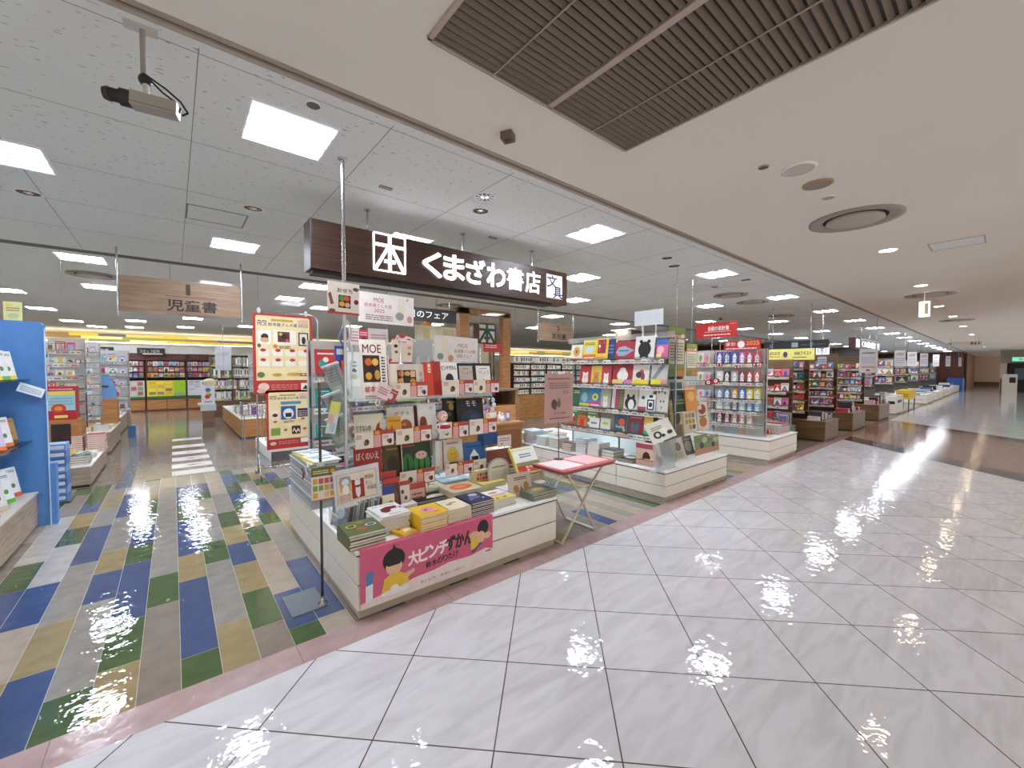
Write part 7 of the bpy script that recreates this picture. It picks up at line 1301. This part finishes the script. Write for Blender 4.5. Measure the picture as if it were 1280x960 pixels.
# oak gift table with its trinkets
q0 = atZ(626, 533, .62)
t = T('gift_table', 'oak table of small gifts and figurines behind the near island', 'table', (4.3, 5.3, 0))
b = MB(); b.box(3.6, 4.35, 4.95, 6.2, .70, .735, WD_OAK); sub(b, 'tabletop', t, bevel=.003)
b = MB(); b.box(3.63, 4.32, 4.98, 6.17, .0, .70, WD_OAK); b.box(3.66, 4.29, 4.97, 4.98, .1, .62, '#8a5a34'); sub(b, 'cabinet', t)
GT = .736
r = random.Random(61)
for i in range(26):
    x = r.uniform(3.7, 4.25); y = 5.05+.042*i; k = i % 4; z0 = GT+(.0 if i < 99 else .2)
    c, cn = [('#dfe6f4', 'pale blue'), ('#e6a06a', 'orange'), ('#8a90c8', 'violet-blue'), ('#c8ccd0', 'grey'), ('#e8c84a', 'yellow'), ('#efe6dc', 'cream')][i % 6]
    lab = f'{cn} {["round plush head", "small bottle", "standing packet", "egg-shaped figure"][k]} on the oak gift table, {NTH[i % 13]} from the front{"" if i < 13 else ", rear half"}'
    b = MB()
    if k == 0: b.ell((x, y, z0+.05), .045, .04, .05, c, 12, 8); b.ell((x-.015, y-.037, z0+.055), .005, .003, .006, INK, 6, 4); b.ell((x+.015, y-.037, z0+.055), .005, .003, .006, INK, 6, 4); b.ell((x-.03, y, z0+.1), .014, .01, .016, c, 8, 5); b.ell((x+.03, y, z0+.1), .014, .01, .016, c, 8, 5)
    elif k == 1: b.lathe([(0, 0), (.028, 0), (.028, .09), (.012, .11), (.012, .13), (0, .13)], (x, y, z0), c, 12); b.lathe([(.014, .128), (.014, .145), (0, .146)], (x, y, z0), '#f0f0f0', 10)
    elif k == 2: b.box(x-.04, x+.04, y-.008, y+.008, z0, z0+.16, c); b.box(x-.03, x+.03, y-.0095, y-.008, z0+.05, z0+.13, '#f2f0ec'); b.box(x-.04, x+.04, y-.0095, y-.008, z0+.14, z0+.155, '#b84a5a')
    else: b.ell((x, y, z0+.055), .03, .028, .055, c, 12, 8); b.ell((x, y-.012, z0+.06), .018, .02, .022, '#f4ece0', 8, 6)
    tag(b.build(['plush_head', 'small_bottle', 'gift_packet', 'egg_figure'][k], origin=(x, y, z0)), lab, ['toy', 'bottle', 'packet', 'figurine'][k])
# trinket tree: hanging packets on a carousel
t = T('charm_carousel', 'carousel of blue, white and orange hanging charms on the oak gift table', 'display rack', (4.05, 5.6, GT)); b = MB(); b.tube((4.1, 5.62, GT), (4.1, 5.62, GT+.72), .012, CHROME); b.lathe([(.12, 0), (.12, .01), (.02, .02)], (4.1, 5.62, GT), CHROME, 16); sub(b, 'pole', t)
for i in range(20):
    a_ = i*1.9; z_ = GT+.15+.028*i; c = ['#cfdcf0', '#e8a06a', '#7a86c8', '#efefef', '#3a4468', '#e6d86a', '#b8c8d8'][i % 7]; xx = 4.1+.11*math.cos(a_); yy = 5.62+.11*math.sin(a_)
    b = MB(); b.ell((xx, yy, z_), .034, .03, .04, c, 10, 6); b.tube((xx, yy, z_+.035), (4.1, 5.62, z_+.06), .003, CHROME, 5); sub(b, 'hanging_charm', t)
t = T('oak_shelf_frame', 'open oak shelf frame with drawers behind the gift table', 'shelving unit', (4.9, 5.9, 0)); b = MB()
for x in (4.62, 5.32): b.box(x-.025, x+.025, 6.3, 6.8, 0, 1.15, WD_PALE)
sub(b, 'side_panel', t); b = MB(); b.box(4.6, 5.35, 6.28, 6.8, 1.15, 1.19, WD_PALE); sub(b, 'top_panel', t); b = MB(); b.box(4.64, 5.3, 6.3, 6.8, .0, .86, WD_OAK); sub(b, 'cabinet', t)
b = MB(); b.box(4.66, 5.28, 6.75, 6.8, .86, 1.14, '#4a3626'); sub(b, 'back_panel', t)
# ================================================================== FAR ALONG THE MALL: WOODEN ISLANDS
r = random.Random(71)
def far_island(i, x0, x1, y1, h, where, wm, zs, zt, pal, n_x, n_y, kind, front=(2.5,)):
    wood_box_island('display_island', f'{where}', x0, x1, 2.55, y1, h, wm, wm if wm is not W_CREAM else W_WHITE)
FI = [(10.85, 11.9, .44, 'wood', 'first brown wood island past the account books'), (13.3, 14.7, .46, 'wood', 'second brown wood island past the account books'), (16.6, 18.3, .48, 'wood', 'third brown wood island past the account books')]
for i, (x0, x1, h, m, lab) in enumerate(FI):
    wood_box_island('display_island', lab, x0, x1, 2.5, 6.0, h, WD_MID)
    sh = lab.replace(' past the account books', '').replace(' wood island', ' island')
    scatter('on the '+sh, x0+.03, x1-.03, 2.52, 2.94, h, r, 5, 1, 10, 'hardback_book', ('#c8a8a0', '#b83850', '#d8cfc0', '#6a5a4a', '#8a8f98', '#3a2e2c', '#e0d8c8', '#222836'), (.16, .22), .028)
    X = x0+.32
    rack_frame('tall_book_rack', f'tall brown rack of faced-out books on the {sh}', 'x', X, 2.95, 5.9, (.62, .86, 1.10, 1.34, 1.60), 2.0 if i else 1.86, h, .22, (2.96, 3.9, 4.9, 5.88), WD_MID)
    for z_, row in ((.621, 'lowest shelf'), (.861, 'second shelf'), (1.101, 'third shelf'), (1.341, 'fourth shelf'), (1.601, 'top shelf')): fill_row('x', X, 3.0, 5.0, z_, .21, r, 'hardback_book', 'the '+sh, row, .12, .17)
# a lower rack of magazines right after the account books
rack_frame('magazine_rack', 'brown two-sided magazine rack between the third and the first brown island', 'x', 9.9, 2.9, 5.0, (.52, .80, 1.10, 1.42), 1.78, .2, .2, (2.92, 3.95, 4.98), WD_MID)
b = MB(); b.box(9.86, 10.25, 2.88, 5.02, .0, .21, WD_MID); tag(b.build('rack_base', origin=(10, 4, 0)), 'brown base block under the two-sided magazine rack', 'cabinet')
for z_, row, k in ((.521, 'lowest shelf', .2), (.801, 'second shelf', .2), (1.101, 'third shelf', .22), (1.421, 'top shelf', .26)): fill_row('x', 9.9, 2.93, 4.95, z_, k, r, 'textbook', 'the two-sided rack', row, .11, .16, pal=['#d86a94', '#efe6d2', '#8a5a3a', '#c8342c', '#a8c8dc', '#f0f0ee', '#6d4c9a'])
b = MB(); b.box(9.5, 9.78, 2.75, 3.1, .36, .44, '#1f7a4a'); b.box(9.5, 9.78, 2.75, 3.1, .0, .36, '#6a5846')
tag(b.build('green_crate', origin=(9.6, 2.9, 0)), 'green crate on a brown block beside the third island', 'crate')
for k in range(5): place_book(book_meshes(('gc', k % 3), .17, .24, .03, ['#7a8494', '#b8a898', '#4a5468'][k % 3], rand_art(random.Random(k), '#222836')), 'textbook', f'grey textbook standing in the green crate, {NTH[k]} from the aisle', 'book', None, (9.53+.05*k, 2.9, .441), -1.2, .2)
# hanging signs
def hangX(name, label, box, X, bg, ops, cat, lit=None, t_=.02, rods=2):
    y, z, w, h = boxX(*box, X); tt = T(name, label, cat, (X, y-w/2, z)); M = FX(X, y, z)
    b = MB(); b.box(0, w, 0, h, -t_, 0, lit or bg, M); sub(b, 'sign_face', tt)
    b = MB(); art(b, M, w, h, ops, .001, .001); sub(b, 'sign_print', tt)
    b = MB()
    for k in ([.5] if rods == 1 else [.08, .92]): q = M @ Vector((w*k, h, -t_/2)); b.tube(q, (q.x, q.y, HC), .007, CHROME, 6)
    sub(b, 'hanger_rod', tt); return M, w, h
hangX('hanging_sign', 'bright yellow hanging sign with black lettering over the textbook rack', (961, 436, 1018, 450), 10.6, '#e9e07a', [('t', .58, .42, .36, .34, 'NHKテキスト', INK, .03), ('b', .02, .5, .26, .8, 2, '#6a5a3a'), ('b', .02, .28, .26, .4, 1, '#b8483a'), ('d', .38, .5, .05, .26, '#4a3a8a'), ('r', .55, .2, .84, .26, INK)], 'sign')
M, w, h = hangX('light_box_sign', 'small square lit white box sign with a dark emblem', (1020, 431, 1035, 443), 12.9, '#f4f6f8', [('f', .14, .14, .86, .86, .06, '#3a4048'), ('t', .26, .24, .48, .5, '文', '#3a4048', .05)], 'sign', emis('box_glow', '#eef2f6', .7), .12, 1)
hangX('clear_sign', 'grey translucent sign plate hanging under the lit box sign', (1022, 446, 1033, 455), 12.85, '#aab2b8', [('b', .1, .3, .9, .8, 2, '#6a7278')], 'sign', None, .01, 1)
hangX('dark_screen', 'long dark hanging band with grey loops behind the yellow sign', (955, 426, 1036, 436), 11.6, '#2f3236', [('d', .12, .4, .03, .3, '#6a7078'), ('r', .45, .2, .55, .8, '#a8c4d4'), ('d', .75, .5, .03, .3, '#8a9098'), ('b', .6, .4, .95, .7, 1, '#5a6068')], 'sign')
hangX('hanging_notice', 'large white hanging notice with pale red lines before the far sign', (1074, 436, 1097, 466), 14.9, '#d9d6d8', [('b', .15, .8, .85, .9, 1, '#4a4448'), ('b', .1, .4, .9, .7, 4, '#b8b8c0'), ('b', .1, .2, .9, .3, 2, '#c87a84'), ('r', .4, .08, .6, .14, '#6a4a4a')], 'notice')
t = T('far_shop_sign', 'smaller distant dark sign with white glowing lettering of the same shop', 'sign', (19.5, 3.6, 2.3)); a = atY(1069, 434, 3.6); c = atY(1123, 431, 3.6); d = atY(1069, 443, 3.6)
b = MB(); b.box(a.x, 24.0, 3.6, 3.8, 2.36, 2.76, WD_DARK); sub(b, 'sign_box', t)
b = MB(); M = FY(a.x, 3.6, 2.36); W_ = 24.0-a.x; b.text('くまざわ書店', .22*W_, .09, .23, GLOW, M, .50*W_, .01, .03); b.prism([(.04*W_, .06), (.12*W_, .06), (.12*W_, .34), (.04*W_, .34)], .0, .01, GLOW, M); b.prism([(.80*W_, .06), (.9*W_, .06), (.9*W_, .34), (.80*W_, .34)], .0, .01, emis('dim_glow', '#b8b8c0', .8), M); sub(b, 'sign_lettering', t)
for k in range(4): b = MB(); x = a.x+W_*(.1+.26*k); b.tube((x, 3.7, 2.76), (x, 3.7, HC), .015, CHROME, 6); sub(b, 'hanger_rod', t)
# white bin machine, yellow stand, then the islands of the next shops
t = T('white_bin', 'white boxy bin with a dark slot at the end of the brown islands', 'bin', (19.9, 2.6, 0)); b = MB(); b.box(19.55, 20.9, 2.48, 2.75, .02, .64, C('#e2dcd0', .35)); sub(b, 'body', t, bevel=.02)
b = MB(); b.box(19.54, 19.55, 2.53, 2.7, .36, .46, '#1d1b1a'); b.box(19.7, 20.5, 2.47, 2.48, .40, .50, '#3a3634'); sub(b, 'slot', t)
b = MB(); b.box(19.6, 20.85, 2.5, 2.73, .64, .66, '#c9c2b6'); sub(b, 'lid', t)
t = T('yellow_sale_stand', 'bright yellow sale box on thin dark legs beyond the white bin', 'stand', (22.8, 2.7, 0)); b = MB(); b.box(22.2, 23.8, 2.45, 2.85, .42, .76, '#e0b81c'); M = FX(22.2, 2.85, .42); art(b, M, .4, .34, [('b', .1, .3, .9, .7, 2, '#6a4a1a')]); sub(b, 'yellow_box', t)
for x in (22.25, 23.75):
    for y in (2.48, 2.82): b = MB(); b.tube((x, y, 0), (x, y, .42), .02, '#3a3633', 6); sub(b, 'leg', t)
names = ['first', 'second', 'third', 'fourth', 'fifth', 'sixth']
for i, (x0, x1) in enumerate([(21.6, 25.0), (26.2, 29.0), (30.2, 33.5), (34.8, 38.5), (39.8, 43.5), (44.0, 45.3)]):
    lab = f'{names[i]} white display island of the clothing and goods shops down the mall'
    island('display_island', lab, x0, x1, 3.05 if i == 0 else 2.35, 5.2, .44, 2, 2, W_CREAM, W_WHITE)
    scatter(f'on the {names[i]} white mall island', x0+.05, x1-.05, 3.1 if i == 0 else 2.4, 3.3, .44, r, 5, 1, 4, 'folded_goods', ('#efe6d2', '#f0f0ee', '#b8c4cc', '#3a6ea8', '#8a8f98', '#222836'), (.35, .5), .06)
    rack_frame('goods_rack', f'tall goods rack on the {names[i]} white mall island', 'x', x0+.35, 3.5, 5.1, (.95, 1.35, 1.75), 2.15, .44, .3, (3.52, 5.08), C('#6a625c', .5))
    for z_, row in ((.951, 'lowest shelf'), (1.351, 'middle shelf'), (1.751, 'top shelf')): fill_row('x', x0+.35, 3.55, 5.05, z_, .32, r, 'goods_pack', f'the {names[i]} mall goods rack', row, .24, .34, pal=['#f0f0ee', '#a8c8dc', '#3a6ea8', '#222836', '#8a5a3a', '#efe6d2', '#b83850'])
    hangX('hanging_notice', f'white hanging sale notice over the {names[i]} white mall island', (1118+i*16, 438+i*1.8, 1132+i*14, 458), x0+.2, '#dedad8', [('b', .15, .7, .85, .9, 2, '#8a6a6a'), ('b', .1, .2, .9, .6, 3, '#b8b8bc')], 'notice')
b = MB(); b.box(45.4, 47.7, 2.2, 3.0, 0, .95, '#2f62b0'); tag(b.build('blue_cabinet', origin=(47, 2.6, 0)), 'bright blue cabinet at the last shop front down the mall', 'cabinet')
# deep shop fittings seen between the racks: wooden partition walls with shelves
bookcase('brown partition bookcase deep behind the yellow sign', 'x', 15.2, 6.3, 9.8, .5, 2.1, 4, r, WD_MID, 'partition bookcase behind the yellow sign', 'library_book', ('#b8606a', '#e0d8c8', '#c8ccd0', '#6a5a4a', '#d8c060'), bays=3, ws=(.07, .12), gl='upright book on the ')
bookcase('brown partition bookcase deep behind the far sign', 'x', 22.0, 6.3, 9.8, .5, 2.1, 3, r, WD_MID, 'partition bookcase behind the far sign', 'library_book', ('#b8606a', '#e0d8c8', '#c8ccd0', '#6a5a4a', '#d8c060'), bays=2, ws=(.09, .14), gl='upright book on the ')
for i, (x0, x1, y0, y1, z1, c) in enumerate([(24.5, 24.7, 5.6, 16, HC, WD_RED), (33, 33.2, 5.6, 16, HC, '#5a544e'), (47.8, 48.0, 2.3, 9, HC, WD_RED), (52, 63.9, 2.3, 2.5, HC, '#8a5f46')]):
    b = MB(); b.box(x0, x1, y0, y1, 0, z1, c); b.build(f'wall_partition', kind='structure')
B = MB(); B.box(24, 64, 12, 12.2, 0, HC, C('#8a8078', .6)); B.build('wall_shops_back', kind='structure')
# a beam line of brown fascia deep in the shop
for i, (x, y) in enumerate([(7.2, 10.6), (12.6, 8.6), (9.3, 13.2)]):
    t = T('brown_pillar', ['brown clad pillar deep in the shop behind the paperback bookcase', 'brown clad pillar behind the account book posters', 'brown clad pillar near the back wall'][i], 'pillar', (x, y, 0)); b = MB(); b.box(x, x+.7, y, y+.7, 0, HC-.002, WD_MID); sub(b, 'cladding', t); b = MB(); b.box(x+.12, x+.58, y-.004, y, 1.2, 2.5, '#cdbd95'); sub(b, 'light_panel', t)
# ---- mall side: white door block, dark entrance and exit light
B = MB(); B.box(46.0, 46.3, -5, .42, 2.05, HC, '#8d8378'); B.box(46.0, 46.3, .1, .42, 0, 2.05, '#b9afa2'); B.box(46.1, 46.4, -5, .1, 0, 2.05, '#0e0c0b'); B.build('wall_cross', kind='structure')
t = T('dark_doorway', 'dark glazed doorway at the far mall side wall', 'door', (46, -1, 0)); b = MB(); b.box(45.95, 46.0, -4.5, .0, 0, .05, '#1a1614'); b.box(45.94, 46.0, -.06, .04, 0, 2.05, '#191412'); b.box(45.94, 46.0, -4.5, .04, 1.98, 2.08, '#191412'); sub(b, 'door_frame', t)
b = MB(); b.box(45.97, 45.99, -1.9, -.25, .9, 1.7, '#4a5660'); sub(b, 'window_pane', t)
t = T('exit_light', 'small green emergency exit light over the dark doorway', 'exit sign', (45.9, -.45, 2.2)); b = MB(); b.box(45.85, 45.99, -.9, -.1, 2.18, 2.5, '#e8f4ee'); sub(b, 'housing', t); b = MB(); b.box(45.84, 45.85, -.86, -.14, 2.22, 2.46, emis('exit_green', '#5fd8a8', .9)); b.box(45.83, 45.84, -.6, -.42, 2.26, 2.42, '#f4fff8'); sub(b, 'lit_panel', t)
t = T('white_kiosk', 'white upright machine with a dark panel beside the far doorway', 'machine', (42, .1, 0)); b = MB(); b.box(41.6, 42.6, -.35, .28, 0, 1.3, '#d8d0c6'); sub(b, 'body', t); b = MB(); b.box(41.59, 41.6, -.28, -.02, .75, 1.1, '#1a1614'); sub(b, 'panel', t); b = MB(); b.box(41.5, 41.55, .3, .36, 0, 1.0, '#4a423c'); sub(b, 'side_rail', t)
# hanging white lamp sign and the direction sign
t = T('hanging_lamp_sign', 'small white lit box hanging on a thin cord from the mall ceiling', 'sign', (10.75, 1.04, 2.3)); a = atX(1155.5, 377, 10.75); c = atX(1155.5, 396, 10.75)
b = MB(); b.box(10.70, 10.80, a.y-.075, a.y+.065, c.z, a.z, emis('lamp_box', '#f6ead8', 1.5)); sub(b, 'lit_box', t); b = MB(); b.tube((10.75, a.y, a.z), (10.75, a.y, HC), .008, W_WHITE, 6); b.lathe([(.07, 0), (.07, -.01), (.02, -.02)], (10.75, a.y, HC), W_WHITE, 12); sub(b, 'cord', t)
b = MB(); b.box(10.69, 10.70, a.y-.06, a.y-.01, c.z+.04, a.z-.04, '#d8cdbc'); sub(b, 'pictogram', t)
hangX('direction_sign', 'long pale hanging direction sign with arrows across the mall', (1185, 427, 1227, 432), 27, '#d0c2b0', [('p', [(.04, .5), (.10, .8), (.10, .2)], INK), ('r', .68, .2, .76, .85, '#6a625a'), ('p', [(.96, .5), (.9, .8), (.9, .2)], INK), ('d', .82, .5, .03, .3, '#4a423c')], 'sign')
b = MB()
B = MB(); B.box(10.9, 24, 1.0, 1.004, HC-.002, HC-.0005, '#a89a8c'); B.build('trim_mall_ceiling_joint', kind='structure')
# ================================================================== CAMERA, WORLD
cam = bpy.data.cameras.new('camera'); cam.sensor_width = 36; cam.lens = FPX/1280*36; cam.clip_start = .02; cam.clip_end = 300
co = bpy.data.objects.new('camera', cam); COL.objects.link(co); co.location = (0, 0, CH)
co.rotation_euler = Euler((math.pi/2-PITCH, 0, -YAW)); SC.camera = co
w = bpy.data.worlds.new('world'); SC.world = w; w.use_nodes = True
w.node_tree.nodes['Background'].inputs[0].default_value = (1, .98, .94, 1); w.node_tree.nodes['Background'].inputs[1].default_value = 1.0
SC.view_settings.view_transform = 'Standard'; SC.view_settings.look = 'None'; SC.view_settings.exposure = 0.28; SC.view_settings.gamma = 1; SC.view_settings.use_curve_mapping = False
